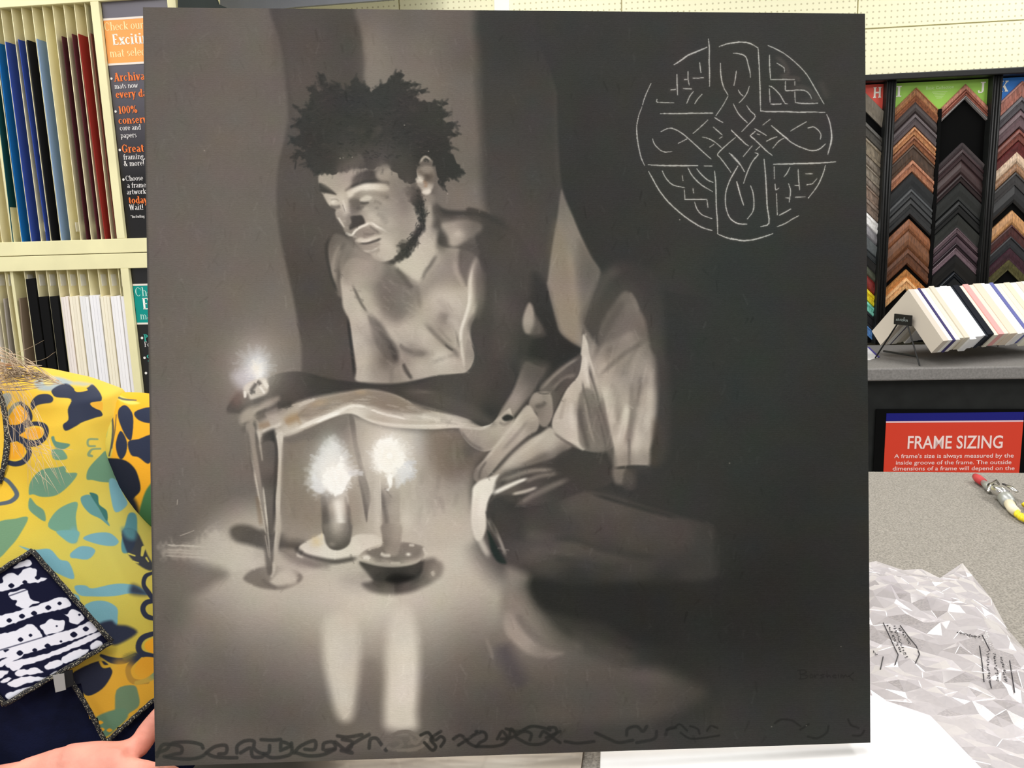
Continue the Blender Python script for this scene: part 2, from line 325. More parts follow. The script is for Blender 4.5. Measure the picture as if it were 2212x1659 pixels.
    # spray of short tapering flicks from an inner to an outer ellipse
    def burst(s, v, x, y, r0, r1, n, wid, op=.6, soft=1.5, asp=1, a0=0, a1=360, seed=1):
        g = np.random.default_rng(seed)
        for k in range(n):
            a = math.radians(a0+(a1-a0)*(k+g.random())/n); R = r0+(r1-r0)*(.35+.65*g.random())
            s.S(v, [(x+math.cos(a)*r0*.5, y+math.sin(a)*r0*.5*asp, wid*1.8), (x+math.cos(a)*R, y+math.sin(a)*R*asp, wid*.7)], soft, op*(.35+.4*g.random()), False, dry=.8)

def paint_canvas():
    p = Picture(290, 0, 1610, 1670, 5)
    P, S, G, F = p.P, p.S, p.G, p.F
    full = [(280,-10),(1910,-10),(1910,1680),(280,1680)]
    # ------------------------------------------------ walls and curtains
    P([(330,40,92),(330,300,97),(330,600,101),(330,800,104),(450,100,98),(430,420,103),(450,650,109),(560,100,101),(560,300,104),(560,560,106),
       (600,700,120),(400,900,112),(330,1100,106),(480,930,118),(450,1080,112),(360,1300,106),(360,1500,95),(360,1620,80),(450,1560,92),(560,1560,95),
       (760,100,84),(900,60,107),(1000,100,100),(1000,300,104),(1020,430,110),(1100,100,60),(1100,400,70),(1150,600,70),
       (1300,100,56),(1500,300,57),(1700,600,53),(1850,50,58),(1850,900,50),(1850,1600,48),(1500,1000,55),(1500,1450,46),(1650,1300,43),
       (1300,1600,60),(1200,1580,66),(1250,1520,80),(1060,1560,70),(1000,1420,110),(1300,760,60),(1400,700,55),(1500,800,54),(1350,1000,60),(1600,900,53),(1450,620,55),(1700,1100,48),(1850,700,53),(1600,500,56),(1400,500,55),(1250,700,62),(1200,900,70)], full, 14.1, sm=False)
    P([(640,60,78),(760,60,72),(620,200,84),(740,300,72),(700,500,82),(640,420,84),(640,600,74),(700,640,76),(700,760,86),(690,850,80)],
      [(590,-10),(602,80),(614,140),(622,230),(614,300),(600,360),(597,440),(606,520),(626,610),(640,680),(651,760),(654,850),(700,900),(780,900),(800,500),(792,250),(788,140),(780,60),(775,-10)], 7)
    G(66,596,40,10,120,.25); G(66,618,170,8,80,.35,-8); G(98,570,250,40,160,.25); G(97,330,40,60,60,.2)
    P([(800,40,98),(800,110,118),(805,160,122),(880,40,96),(900,110,108),(950,60,100),(1010,60,92),(900,180,116),(1000,200,104),(1010,330,108),(1030,430,114),(960,440,112),(1035,120,84),(1050,350,92)],
      [(782,-10),(784,80),(790,130),(800,200),(940,300),(940,460),(1000,470),(1050,470),(1046,400),(1036,320),(1026,240),(1022,150),(1024,60),(1026,-10)], 11)
    G(122,808,120,26,70,.6); G(118,1000,440,36,40,.5); G(92,990,60,40,80,.3)
    # brownish dusk right of the light band
    P([(1080,60,54),(1080,250,60),(1080,420,72),(1150,300,62),(1150,500,76),(1180,420,66),(1120,560,76)],
      [(1036,-10),(1036,150),(1040,300),(1052,470),(1150,600),(1190,560),(1205,430),(1204,300),(1195,100),(1190,-10)], 16, .9)
    # lit wedge of cloth
    P([(1214,440,110),(1215,500,128),(1210,570,140),(1205,640,142),(1235,560,134),(1240,640,148),(1230,700,148),(1270,600,108),(1250,720,140),(1280,580,90)],
      [(1212,412),(1204,470),(1192,540),(1184,600),(1182,620),(1194,680),(1206,730),(1226,750),(1254,764),(1262,700),(1282,640),(1298,590),(1276,552),(1252,500),(1232,450),(1220,420)], 5)
    S(150,[(1226,530,6),(1238,620,14),(1246,700,16)],9,.5); P((136,122,100),[(1200,480),(1188,600),(1200,690),(1240,750),(1256,690),(1236,560)],16,.4); P(92,[(1250,520),(1290,580),(1270,660),(1262,740),(1252,640)],14,.5)
    # big dark mass with its curved edge
    P([(1260,200,55),(1300,450,54),(1400,540,55),(1500,300,57),(1700,150,57),(1600,600,54),(1850,100,58),(1800,600,53),(1450,620,60)],
      [(1205,-10),(1203,200),(1207,330),(1216,412),(1240,470),(1262,520),(1292,572),(1330,600),(1500,640),(1700,660),(1910,660),(1910,-10)], 6)
    G(52,1260,260,30,120,.5); G(62,1640,350,200,200,.15); G((50,57,54),1600,700,110,380,.5)
    # ------------------------------------------------ floor glow
    F(330,1080,3.072)
    P([(150,60,112),(60,300,112),(420,150,140),(330,330,178),(420,400,196),(560,340,200),(250,700,124),(420,620,168),(600,660,196),(800,640,202),(1000,560,198),(1150,640,202),
       (1300,660,205),(1500,690,206),(1700,640,204),(1900,500,198),(2050,300,196),(2050,600,190),(2200,640,176),(1900,760,186),(1000,750,176),(700,790,160),(500,800,136),(800,900,134),
       (1050,1000,140),(350,900,112),(500,1100,100),(800,1150,110),(1000,1250,112),(300,1300,90),(700,1400,88),(1000,1450,86),(1400,850,196),(1430,1000,150),(1430,1200,122),(1430,1400,104),
       (1900,900,142),(1950,1100,112),(1900,1350,92),(2150,900,110),(2150,1200,84),(2150,1500,66),(1700,400,196),(900,420,170),(1700,100,180),(1950,100,190)],
      [(330,180),(600,40),(1000,60),(1500,20),(1800,60),(2130,60),(2130,300),(2240,480),(2420,620),(2560,900),(2440,1100),(2300,1400),(2200,1640),(1400,1640),(900,1700),(300,1650),(150,1400),(150,1000),(240,700),(200,450)], 40)
    # light spill at left
    P([(110,300,140),(200,340,158),(400,250,186),(400,400,190),(600,400,200),(520,330,196)],
      [(70,296),(250,300),(380,210),(430,200),(520,280),(640,330),(720,440),(560,470),(420,440),(240,395),(60,375)], 14, .9, wob=10)
    for y, a in ((300,.7),(330,.35),(372,.6),(350,.3)): S(196,[(80,y,4),(200,y+4,9),(360,y+14,3)],2,a,dry=.6)
    S(176,[(180,238,3),(230,220,5),(272,203,2)],1,.8); S(190,[(163,0,4),(160,30,3)],1,.7)
    P(112,[(60,400),(240,405),(420,450),(490,490),(430,540),(300,620),(120,640),(40,560)],16,.85)
    G(124,430,510,60,40,.5)
    # dark puddle of shade behind the hand and under the dishes
    P([(560,200,92),(640,230,84),(760,260,88),(900,240,88),(960,260,74)],[(510,200),(560,165),(640,170),(720,200),(840,210),(940,205),(1010,240),(1010,300),(960,330),(880,330),(760,330),(640,300),(540,270)],10,.95)
    P(118,[(840,330),(960,330),(1010,400),(1100,440),(1000,440),(900,400)],12,.7)
    P([(620,520,122),(720,560,120),(850,590,124),(900,500,196),(960,520,150)],[(600,520),(660,465),(760,440),(880,440),(960,470),(995,515),(960,560),(860,595),(740,590),(650,560)],6)
    P(194,[(780,540),(830,490),(880,480),(940,500),(950,540),(900,560),(820,570)],8,.9)
    S(108,[(720,520,10),(760,560,14),(830,590,8)],6,.7); S(128,[(960,490,10),(980,515,14),(955,550,8)],5,.8)
    # ------------------------------------------------ haze behind the candles
    F(480,720,3.456)
    P([(480,850,126),(520,1000,138),(560,1250,140),(600,800,130),(760,700,116),(880,720,120),(700,1000,138),(600,1400,138),(1000,1300,176),(1100,1250,184),(1100,700,196),(1050,850,184),
       (1300,720,205),(1450,760,200),(1500,900,178),(1600,760,140),(1750,850,104),(1850,900,84),(1650,1000,124),(1800,1060,120),(1500,1100,166),(1700,1250,176),(1500,1300,186),(1400,1400,196),(1700,1450,192),(1850,1400,196),(1880,1200,150),(700,1450,148),(1000,1450,186)],
      [(440,760),(700,690),(850,620),(960,600),(1200,690),(1500,730),(1770,720),(1860,850),(1980,880),(1900,960),(1865,1100),(1855,1300),(1870,1560),(1500,1600),(1000,1600),(600,1560),(440,1500),(410,1200)],14)
    P((124,112,96),[(430,800),(560,760),(760,700),(930,640),(960,800),(1020,1000),(1060,1400),(900,1480),(600,1420),(430,1300)],24,.38); P((104,92,78),[(1500,730),(1770,740),(1860,860),(1960,900),(1860,1040),(1700,1080),(1560,980)],24,.5); P(112,[(640,760),(800,690),(930,640),(940,760),(880,830),(720,820)],14,.45)
    for k in range(110):
        q = p.rng.random(3); x = 440+1400*q[0]; y = 760+560*q[1]; S(150+60*q[2] if x > 980 and x < 1450 else 104+54*q[2], [(x,y,24),(x+p.rng.normal()*14,y+60+70*q[2],16)], 5, .12, dry=.5)
    G(88,1840,880,60,60,.6); G(214,1380,1400,40,70,.5); G((176,170,170),1460,800,60,110,.35); G(112,640,740,90,26,.4,-20); G(120,480,1000,36,120,.25)
    P([(970,640,112),(1000,850,134),(1030,1020,128),(1060,1200,132),(1075,1380,112)],[(945,610),(985,640),(1005,800),(1030,900),(1052,1010),(1085,1120),(1110,1220),(1090,1330),(1078,1410),(1062,1340),(1040,1200),(1010,1050),(1020,1010),(990,900),(965,760)],3.5,.95)
    S(108,[(1012,1060,6),(1040,1160,22),(1066,1290,20),(1076,1390,8)],3,.55)
    S(176,[(1120,1060,8),(1110,1200,20),(1105,1400,24)],6,.5)
    # ------------------------------------------------ torso
    F(660,450,3.456)
    P([(1350,300,72),(1500,400,74),(1600,600,72),(1700,420,72),(1500,800,80),(1450,1000,78),(1700,1000,62),(1900,1040,54),(1650,1250,60),(1400,1400,74),(1250,1500,84),(1750,700,58),(1350,1550,60)],
      [(1200,0),(1330,20),(1500,100),(1640,260),(1740,420),(1788,560),(1830,700),(1868,840),(1900,930),(1980,1000),(2064,1052),(2040,1090),(1900,1170),(1790,1280),(1720,1360),(1600,1400),(1500,1480),(1420,1590),(1330,1620),(1150,1560),(900,1500),(760,1330),(900,1290),(1200,1240),(1280,1100),(1250,900),(1330,720),(1300,400),(1250,150)],5)
    P([(1720,650,56),(1850,900,50),(2000,1050,48),(1700,1150,50)],[(1700,480),(1790,570),(1830,700),(1868,840),(1900,930),(1980,1000),(2064,1052),(2040,1090),(1900,1170),(1790,1280),(1700,1300),(1660,1100),(1700,950),(1690,700)],12,.9)
    S(62,[(1610,960,6),(1600,1150,18),(1560,1300,20),(1480,1440,14)],8,.7); G(92,1450,700,80,160,.35); G(66,1360,950,50,250,.4)
    S(86,[(1640,1150,10),(1600,1280,16),(1540,1360,8)],6,.0)
    P([(1670,740,150),(1650,840,168),(1690,850,150),(1640,900,140),(1740,900,104)],[(1668,706),(1640,760),(1622,830),(1625,890),(1650,935),(1730,940),(1770,910),(1740,850),(1710,790),(1695,730)],6)
    # back strip near elbow
    P([(1650,1180,106),(1600,1250,120),(1700,1200,84),(1580,1350,132),(1640,1300,110),(1500,1500,140),(1560,1420,150)],[(1640,1150),(1720,1170),(1790,1200),(1740,1290),(1690,1380),(1640,1440),(1560,1540),(1480,1600),(1390,1620),(1440,1540),(1540,1380),(1590,1260)],6)
    # back-lit shoulder and the chest
    P([(180,250,92),(230,300,118),(200,450,126),(220,560,112),(260,300,112)],[(230,190),(180,240),(165,330),(175,430),(205,540),(240,650),(300,640),(290,400),(330,250)],6)
    S(64,[(190,200,10),(156,280,14),(165,400,12),(205,550,10),(245,650,8)],5,.9); S(146,[(265,270,12),(225,340,20),(205,440,16),(225,560,10)],5,.8); S(74,[(300,250,14),(262,330,16),(240,440,14),(262,560,8)],6,.8)
    P([(300,460,176),(340,420,172),(430,420,160),(330,600,186),(300,700,180),(400,800,186),(380,1000,188),(450,1050,180),(470,900,170),(520,1000,126),(560,1100,132),(600,1150,96),(520,1250,172),(430,1260,180),(560,1290,165),(680,1240,148),(420,1150,186),
       (480,560,150),(450,650,176),(530,780,180),(640,930,186),(600,640,116),(560,520,128),(680,770,118),(720,850,176),(620,450,124),(700,520,104),(760,620,130),(860,880,178),(900,960,184),(780,1000,176),(850,1060,146),(760,1110,140),(900,1090,156),(1000,1130,192),(860,1180,182),(1100,1180,182),(1150,1080,160),
       (780,440,184),(860,380,190),(820,340,180),(900,300,176),(740,420,186),(840,480,178),(930,420,160),(940,340,172),(980,470,160),(900,560,160),(960,620,182),(1050,560,160),(1000,700,186),(1100,680,188),(1120,760,186),(1030,830,140),(950,780,176),(1090,850,160),(1000,920,156),(1060,960,168),(1140,560,150),(1130,420,150),(1080,380,130),(1160,640,178),(960,880,150)],
      [(470,390),(350,370),(290,420),(262,520),(270,640),(280,740),(322,830),(338,950),(360,1080),(378,1200),(374,1285),(480,1300),(640,1308),(740,1300),(880,1270),(1000,1245),(1110,1240),(1195,1230),(1250,1170),(1262,1080),(1240,1000),(1230,880),(1290,760),(1322,660),(1312,520),(1290,390),(1240,330),(1140,300),(1040,290),(980,250),(900,200),(860,300),(770,350),(660,420),(560,410)],5)
    # arm / chest divide, rib and muscle shading
    S(90,[(342,545,5),(372,620,12),(415,710,14),(470,790,10)],4,.75); S(100,[(470,790,8),(500,870,14),(560,940,18),(620,1010,16),(660,1080,14),(690,1160,10)],5,.8)
    P([(500,900,120),(560,1020,104),(640,1100,86),(660,1040,80),(600,1180,130)],[(470,800),(520,880),(590,950),(660,1010),(690,1060),(690,1120),(660,1160),(620,1150),(570,1080),(520,1000),(485,900)],8,.75)
    S(70,[(620,1010,10),(655,1080,26),(670,1140,16)],5,.7); S(74,[(725,1150,8),(750,1210,26),(800,1285,14)],5,.85); S(150,[(690,1170,16),(690,1270,30)],8,.6); S(120,[(640,1180,10),(640,1290,16)],7,.5)
    P((104,98,92),[(480,400),(640,420),(800,560),(860,640),(800,760),(720,840),(640,800),(560,700),(500,560)],22,.5); P((118,110,102),[(880,560),(1000,430),(1130,440),(1150,560),(1050,560),(900,640)],20,.4); G(112,610,640,62,110,.6,-25); G(104,600,740,60,70,.5); G(118,690,800,50,60,.6); G(110,560,500,70,70,.55); S(92,[(660,430,14),(720,500,22),(770,570,16),(810,600,8)],8,.8)
    S(112,[(820,560,10),(840,640,14),(856,760,8)],8,.5); G(190,520,850,40,120,.35,-30); G(190,900,940,80,50,.45,30); G(182,760,900,60,40,.4)
    S(112,[(880,850,10),(960,930,18),(1040,1010,20),(1110,1065,12),(1150,1130,6)],7,.75); S(84,[(1035,1010,6),(1075,1045,12),(1105,1062,6)],3,.85); S(130,[(985,880,6),(1040,950,12),(1100,1010,8)],5,.5)
    G(128,1040,825,46,40,.7); G(116,1030,800,24,20,.5); G(142,1000,905,50,40,.5); G(118,860,1075,70,26,.7,5); G(120,780,1040,40,40,.5); S(100,[(700,1010,8),(740,1050,14),(810,1080,8)],5,.5,dry=.3)
    G(196,1010,1120,70,40,.6); G(192,1040,660,80,60,.5); G(190,760,880,60,60,.35); P((120,112,104),[(480,1180),(640,1180),(720,1300),(520,1300)],16,.35); S(120,[(930,1160,10),(1050,1110,8),(1130,1090,8)],7,.35); G(156,1120,1200,40,40,.35)
    # collar bones, neck shade, right chest
    S(80,[(980,330,14),(930,410,20),(880,480,16),(860,540,8)],8,.75); G(70,1010,240,48,80,.9,-8); S(98,[(960,120,26),(960,250,26),(945,350,14)],9,.7)
    P([(1080,180,156),(1140,200,178),(1200,150,120),(1260,120,100),(1100,250,168),(1240,220,110)],[(1010,120),(1080,100),(1180,80),(1290,90),(1340,130),(1280,190),(1200,240),(1120,285),(1075,270),(1060,210)],9,.95)
    G(186,1135,190,40,30,.6); S(96,[(1000,60,30),(1120,50,30),(1260,50,24),(1340,90,14)],9,.85)
    P([(1180,360,90),(1170,450,96),(1200,560,110),(1240,350,98),(1260,300,76)],[(1150,300),(1250,270),(1300,330),(1250,400),(1220,480),(1205,580),(1170,520),(1140,430)],8,.85)
    S(162,[(1110,380,14),(1125,480,24),(1165,560,20),(1195,640,12)],6,.6)
    S(206,[(1262,400,8),(1240,480,18),(1228,560,28),(1228,660,30),(1220,740,24),(1190,820,24),(1165,900,22),(1160,980,20),(1168,1070,16),(1182,1150,12),(1195,1215,6)],4,.92)
    S(222,[(1222,600,8),(1220,700,14),(1186,830,14),(1158,920,12),(1158,1000,8)],3,.8); S(100,[(1300,400,10),(1310,520,24),(1318,650,24),(1290,760,20),(1230,850,16),(1215,960,12)],7,.65)
    S(150,[(1250,430,6),(1275,520,14),(1285,640,16),(1260,740,10)],5,.5); S(118,[(1120,900,8),(1130,960,8),(1150,1050,8)],3,.6)
    P([(1220,1050,150),(1225,1150,160),(1250,1100,120)],[(1205,980),(1245,1010),(1262,1080),(1252,1165),(1200,1222),(1190,1150)],4,.8)
    S(66,[(1190,1236,6),(1240,1190,8),(1268,1100,8),(1240,1000,6)],3,.8)
    S(54,[(310,800,6),(325,900,18),(340,1020,16),(355,1150,16),(366,1275,18)],4,.9)
    S(190,[(350,660,14),(400,780,22),(440,900,26)],10,.35)
    P([(1060,40,70),(1200,60,66),(1350,120,66),(1180,90,104)],[(960,-20),(1010,0),(1080,22),(1200,30),(1330,30),(1500,90),(1450,240),(1340,210),(1300,110),(1180,80),(1060,80),(990,60)],9,.8)
    S(60,[(930,-60,10),(975,-10,20),(1040,24,22),(1140,34,22),(1280,40,26),(1420,90,30),(1560,190,20)],7,.75)
    # ------------------------------------------------ head
    F(660,360,6.506)
    neck = [(1560,560,110),(1720,560,150),(1740,760,165),(1690,900,175),(1600,1100,186),(1500,1250,192),(1700,1150,182),(1780,1180,180),(1400,1350,190),(1560,1420,192),(1850,800,90),(1830,600,80)]
    P(neck,[(1600,380),(1800,400),(1850,520),(1880,700),(1860,900),(1830,1100),(1840,1200),(1760,1330),(1680,1450),(1600,1600),(1500,1560),(1330,1440),(1260,1350),(1400,1100),(1550,800)],8)
    S(168,[(1740,500,20),(1745,700,40),(1720,850,30)],7,.6); S(78,[(1830,500,30),(1860,700,60),(1830,900,40)],10,.7)
    P([(260,150,158),(350,200,164),(500,180,160),(650,80,162),(560,300,176),(700,150,120),(1080,100,140),(1150,180,146),(1300,250,140),(1300,400,140),(1350,200,120),(300,430,168),(380,500,180),(520,450,192),(560,560,190),(540,700,150),(480,620,160),(500,760,150),(590,800,140),
       (700,560,100),(740,450,130),(860,430,196),(900,520,140),(720,640,118),(820,600,176),(950,600,182),(1100,600,166),(1000,700,186),(1250,650,164),(1400,600,140),(1500,700,164),(900,760,186),(1200,800,184),(1400,800,166),(1500,850,170),(1250,950,182),(1400,950,164),(1100,1050,194),(1200,1100,194),(1000,1230,188),(1150,1250,182),(1080,1320,176),(1300,1080,160),(700,950,130),(850,880,138),(760,1000,160),(760,1130,120),(620,1000,110)],
      [(200,110),(400,90),(560,40),(760,20),(1000,0),(1300,60),(1480,260),(1600,450),(1640,640),(1640,800),(1560,960),(1440,1100),(1310,1220),(1200,1310),(1070,1340),(980,1310),(910,1230),(800,1180),(700,1080),(640,970),(560,930),(520,860),(440,740),(415,650),(420,600),(330,540),(270,430),(220,350),(185,240)],3.5)
    # brow, eyes, nose, mouth
    P([(300,300,64),(220,260,70),(400,370,76)],[(185,230),(250,240),(330,290),(430,385),(380,390),(280,370),(210,350),(185,300)],4)
    P([(750,180,86),(900,120,74),(1000,170,80),(650,270,110)],[(560,330),(640,240),(650,150),(760,80),(900,30),(980,60),(1000,140),(1060,190),(1160,220),(1000,225),(820,240),(700,290),(620,320)],7)
    S(60,[(620,300,14),(720,250,30),(860,215,34),(1040,200,22)],6,.7); S(108,[(1050,210,10),(1130,220,20),(1180,270,12)],6,.7)
    P([(700,300,214),(850,260,220),(1000,280,206),(1120,300,190),(640,340,200),(1150,280,184)],[(580,370),(650,310),(760,260),(860,235),(1000,240),(1120,250),(1170,290),(1150,330),(1060,340),(950,330),(800,330),(700,370),(620,450)],6)
    G(178,1080,320,80,26,.4); P([(800,380,140),(1000,370,136),(1120,420,112),(1000,440,150)],[(700,390),(820,360),(980,350),(1130,380),(1180,430),(1150,470),(1050,440),(900,410),(760,430)],9,.7)
    P([(640,480,108),(700,520,92),(760,560,92),(720,620,110),(640,620,120)],[(620,450),(700,440),(780,470),(860,500),(840,540),(780,560),(780,610),(700,650),(630,680),(600,600),(610,520)],8,.85)
    P([(800,450,196),(880,430,206)],[(765,460),(810,425),(870,405),(930,430),(900,470),(840,490),(780,485)],5); S(80,[(760,505,6),(830,512,14),(900,500,6)],4,.75); S(84,[(700,585,8),(770,580,16),(830,555,6)],5,.55); G(112,1150,430,26,30,.6); S(120,[(950,480,10),(1020,500,14),(1080,540,8)],6,.5); G(124,1000,580,30,20,.6); G(192,870,590,60,26,.5)
    S(186,[(470,400,30),(530,500,60),(570,620,50),(575,720,30)],10,.8); S(206,[(520,450,8),(545,560,14),(560,640,10)],4,.8); S(96,[(515,520,3),(535,580,5),(555,640,3)],2,.4)
    P([(300,440,176),(400,500,202),(450,540,178)],[(265,400),(340,390),(430,430),(500,500),(470,550),(390,555),(330,520),(280,450)],6,.9); G(216,385,490,34,30,.8); S(92,[(330,555,10),(420,570,20),(500,550,10)],6,.7); S(120,[(340,470,6),(420,455,8),(480,490,6)],3,.4)
    S(206,[(450,700,14),(490,770,24),(525,830,20),(548,860,8)],3,.95); S(84,[(425,730,10),(470,800,14),(540,890,10)],5,.7); S(150,[(570,700,26),(590,790,30),(580,880,24)],8,.5)
    P([(700,740,70),(780,760,68),(660,830,70)],[(630,700),(720,685),(795,690),(835,790),(760,830),(690,860),(622,885),(612,830),(640,780)],4)
    S(118,[(610,640,40),(605,760,24),(600,860,16)],9,.5)
    S(224,[(560,920,16),(600,950,34),(650,960,24),(700,900,24),(770,850,26),(850,815,24),(885,795,16),(940,800,24),(1000,840,22),(1080,880,14),(1170,930,5)],3.2,.97)
    S(196,[(850,770,6),(900,790,12),(960,830,10)],3,.7)
    P([(800,920,140),(950,900,136),(900,960,130)],[(720,920),(850,870),(960,880),(1060,930),(1040,960),(940,960),(820,990),(740,970)],5,.7); S(104,[(890,830,6),(960,880,12),(1040,930,8)],4,.6); S(100,[(800,945,6),(900,950,10),(980,930,6)],4,.45)
    P([(750,1040,186),(900,1020,200),(850,1050,206),(1000,1000,190)],[(690,1040),(760,1000),(850,1010),(960,980),(1060,960),(1070,980),(980,1020),(880,1060),(800,1075),(730,1060)],4)
    S(214,[(760,1050,8),(860,1050,14),(940,1015,10)],3,.7); S(70,[(740,1080,8),(860,1080,14),(980,1045,16),(1075,1000,8)],4,.85)
    P([(850,1110,150),(950,1090,146)],[(760,1100),(880,1090),(1000,1060),(1050,1080),(1020,1130),(920,1180),(850,1180),(780,1150)],5,.7); S(208,[(790,1170,8),(870,1190,16),(940,1180,14),(1030,1130,6)],3,.85); S(128,[(880,1210,10),(960,1190,16),(1060,1165,10)],7,.5)
    P(114,[(640,980),(700,1030),(690,1080),(760,1120),(800,1190),(700,1170),(620,1080),(600,1000)],9,.7)
    S(100,[(920,1320,8),(1020,1350,12),(1140,1350,14),(1220,1320,10)],5,.6); S(196,[(950,1260,20),(1080,1300,26)],9,.4)
    P((112,106,100),[(880,480),(1150,480),(1480,560),(1580,720),(1540,940),(1350,1060),(1100,900),(1180,760),(900,640)],26,.34); P((104,98,92),[(1100,160),(1330,200),(1440,360),(1500,560),(1340,560),(1220,400)],24,.4); P((120,112,104),[(230,140),(420,110),(700,40),(620,200),(430,330),(320,260)],14,.3); S(112,[(980,660,20),(1080,720,30),(1160,820,16)],10,.3); S(190,[(860,640,14),(960,700,30),(1060,760,16)],9,.4)
    # beard
    beard = [(1370,300),(1440,420),(1500,520),(1560,640),(1600,720),(1590,830),(1530,940),(1440,1030),(1330,1060),(1290,1120),(1310,1190),(1250,1290),(1210,1340),(1330,1330),(1450,1270),(1500,1170),(1570,1090),(1610,980),(1660,880),(1690,760),(1690,640),(1660,500),(1640,380),(1560,300)]
    P([(1500,400,92),(1620,450,52),(1640,650,54),(1600,860,56),(1480,1040,60),(1400,1200,58),(1280,1290,70),(1330,1110,76)],beard,8,wob=5)
    g = np.random.default_rng(4)
    for k in range(150):
        t = g.random(); c = smooth_pts([(1560,340),(1630,520),(1640,680),(1610,840),(1540,980),(1430,1120),(1340,1250)])[int(t*23)]
        a = math.radians(60+60*t+g.normal()*40); L = 20+30*g.random(); x, y = c[0]+g.normal()*36, c[1]+g.normal()*36
        S(44+34*g.random(),[(x,y,10),(x+math.cos(a)*L,y+math.sin(a)*L,3)],1.5,.6,False)
    G(130,1420,330,70,90,.4); G(116,1380,480,60,80,.35)
    # ear
    P([(1650,80,120),(1720,60,150),(1620,160,196),(1700,200,120),(1740,240,150),(1720,340,206),(1680,120,100),(1600,250,150),(1790,200,100)],[(1560,60),(1650,0),(1760,0),(1810,80),(1810,220),(1770,330),(1720,385),(1660,370),(1610,300),(1570,260),(1540,170)],5)
    P(206,[(1560,150),(1620,130),(1670,150),(1640,220),(1590,210)],6,.8); S(78,[(1680,90,20),(1720,150,40),(1690,220,26)],8,.8); P(178,[(1700,200),(1760,220),(1770,290),(1720,300),(1690,260)],8,.7); S((150,122,100),[(1660,180,16),(1690,240,20),(1680,300,12)],6,.6); P((84,74,66),[(1570,60),(1700,0),(1800,70),(1800,210),(1720,240),(1620,130)],8,.5); P(212,[(1640,350),(1730,310),(1760,350),(1720,385),(1660,380)],5,.9)
    # ------------------------------------------------ hair
    F(600,130,4.608)
    hair = [(215,690),(120,660),(200,610),(240,520),(170,470),(270,500),(330,440),(330,350),(310,280),(350,260),(420,330),(450,270),(415,190),(420,140),(460,140),(480,220),(520,320),(530,260),(580,230),(620,280),(690,300),(740,200),(760,160),(820,210),(920,300),(1000,270),(1100,190),(1180,130),(1270,140),(1230,220),(1420,230),(1300,290),(1470,300),(1340,350),(1320,380),(1560,410),(1680,430),(1600,450),(1700,540),(1650,590),(1800,650),(1700,690),(1800,740),(1700,760),(1740,870),(1690,900),(1760,980),(1820,1070),(1860,1120),(1790,1150),(1770,1190),(1700,1160),(1640,1260),(1600,1200),(1560,1080),(1540,1000),(1460,960),(1400,1040),(1360,1080),(1380,1180),(1330,1250),(1260,1220),(1200,1150),(1120,1080),(1000,1040),(960,1100),(880,1080),(800,1060),(700,1110),(600,1120),(540,1150),(420,1130),(330,1130),(300,1030),(230,960),(150,1000),(160,920),(260,890),(170,840),(120,780),(210,760)]
    P([(500,600,58),(900,700,57),(1300,700,55),(1500,600,58),(700,450,56),(1100,400,57),(500,1000,60),(900,980,70),(700,1060,84),(1000,1030,84),(1200,1080,70),(1650,1050,54),(1500,900,53),(400,800,55)],hair,3,sm=False,wob=5)
    g = np.random.default_rng(11)
    for k in range(230):       # springy locks around the rim
        i = int(g.random()*len(hair)); j = (i+1) % len(hair); t = g.random()
        x = hair[i][0]*(1-t)+hair[j][0]*t; y = hair[i][1]*(1-t)+hair[j][1]*t
        if y > 1000 and 420 < x < 1600: continue
        dx, dy = x-930, (y-700)*1.1; L = math.hypot(dx, dy)
        dx, dy = dx/L, dy/L; dx += g.normal()*.55; dy += g.normal()*.45; l = 26+52*g.random(); b = g.normal()*18; x -= dx*26; y -= dy*26
        S(50+10*g.random(),[(x,y,34+10*g.random()),(x+dx*l*.6-dy*b*.5,y+dy*l*.6+dx*b*.5,24),(x+dx*l-dy*b,y+dy*l+dx*b,12)],2.2,.6,n=3)
    for k in range(700):       # lumps of paint in the mass
        x = 260+1450*g.random(); y = 260+860*g.random()
        if ((x-950)/720)**2+((y-680)/420)**2 > 1 or (y > 980 and 420 < x < 1500): continue
        a = g.normal()*.5; L = 16+30*g.random(); S(44+26*g.random(),[(x,y,9),(x+L*math.cos(a),y+L*math.sin(a),5)],2,.45,False)
    for lo in ([(1480,660),(1180,640)],[(1680,430),(1640,410)],[(1640,1200),(1670,1290),(1690,1310)],[(180,1010),(170,1080)],[(1770,1120),(1775,1190)]):
        S(56,[(x,y,16-6*i) for i,(x,y) in enumerate(lo)],2,.8,False)
    P([(950,720,78),(1010,680,84)],[(930,775),(960,680),(1010,650),(1040,690),(990,750)],6,.4); G(74,830,710,40,40,.4); G(72,480,850,60,26,.35); G(74,720,690,60,30,.3); G(70,1350,480,60,20,.4)
    P([(700,1020,96),(800,960,92),(640,1060,88)],[(600,1070),(720,1000),(800,930),(840,960),(860,1060),(780,1080),(700,1110),(620,1120)],8,.75); P(96,[(1020,1010),(1080,1030),(1120,1080),(1020,1110),(960,1110)],8,.6)
    P(164,[(420,1140),(520,1150),(600,1160),(720,1090),(800,1085),(740,1180),(700,1250),(560,1290),(440,1230)],9,.55); P(152,[(985,1130),(1040,1050),(1110,1060),(1110,1160),(1060,1200),(1000,1180)],8,.6)
    for k in range(16):
        x = 380+900*g.random(); y = 1060+60*g.random()-(40 if 700 < x < 900 else 0); S(62,[(x,y,10),(x+g.normal()*10,y+30+30*g.random(),3)],3,.2,False)
    S(178,[(1410,1025,8),(1445,975,20),(1480,962,18),(1540,1010,8)],3,.8); P(140,[(1430,1070),(1480,1050),(1530,1090),(1500,1130),(1440,1110)],7,.7)
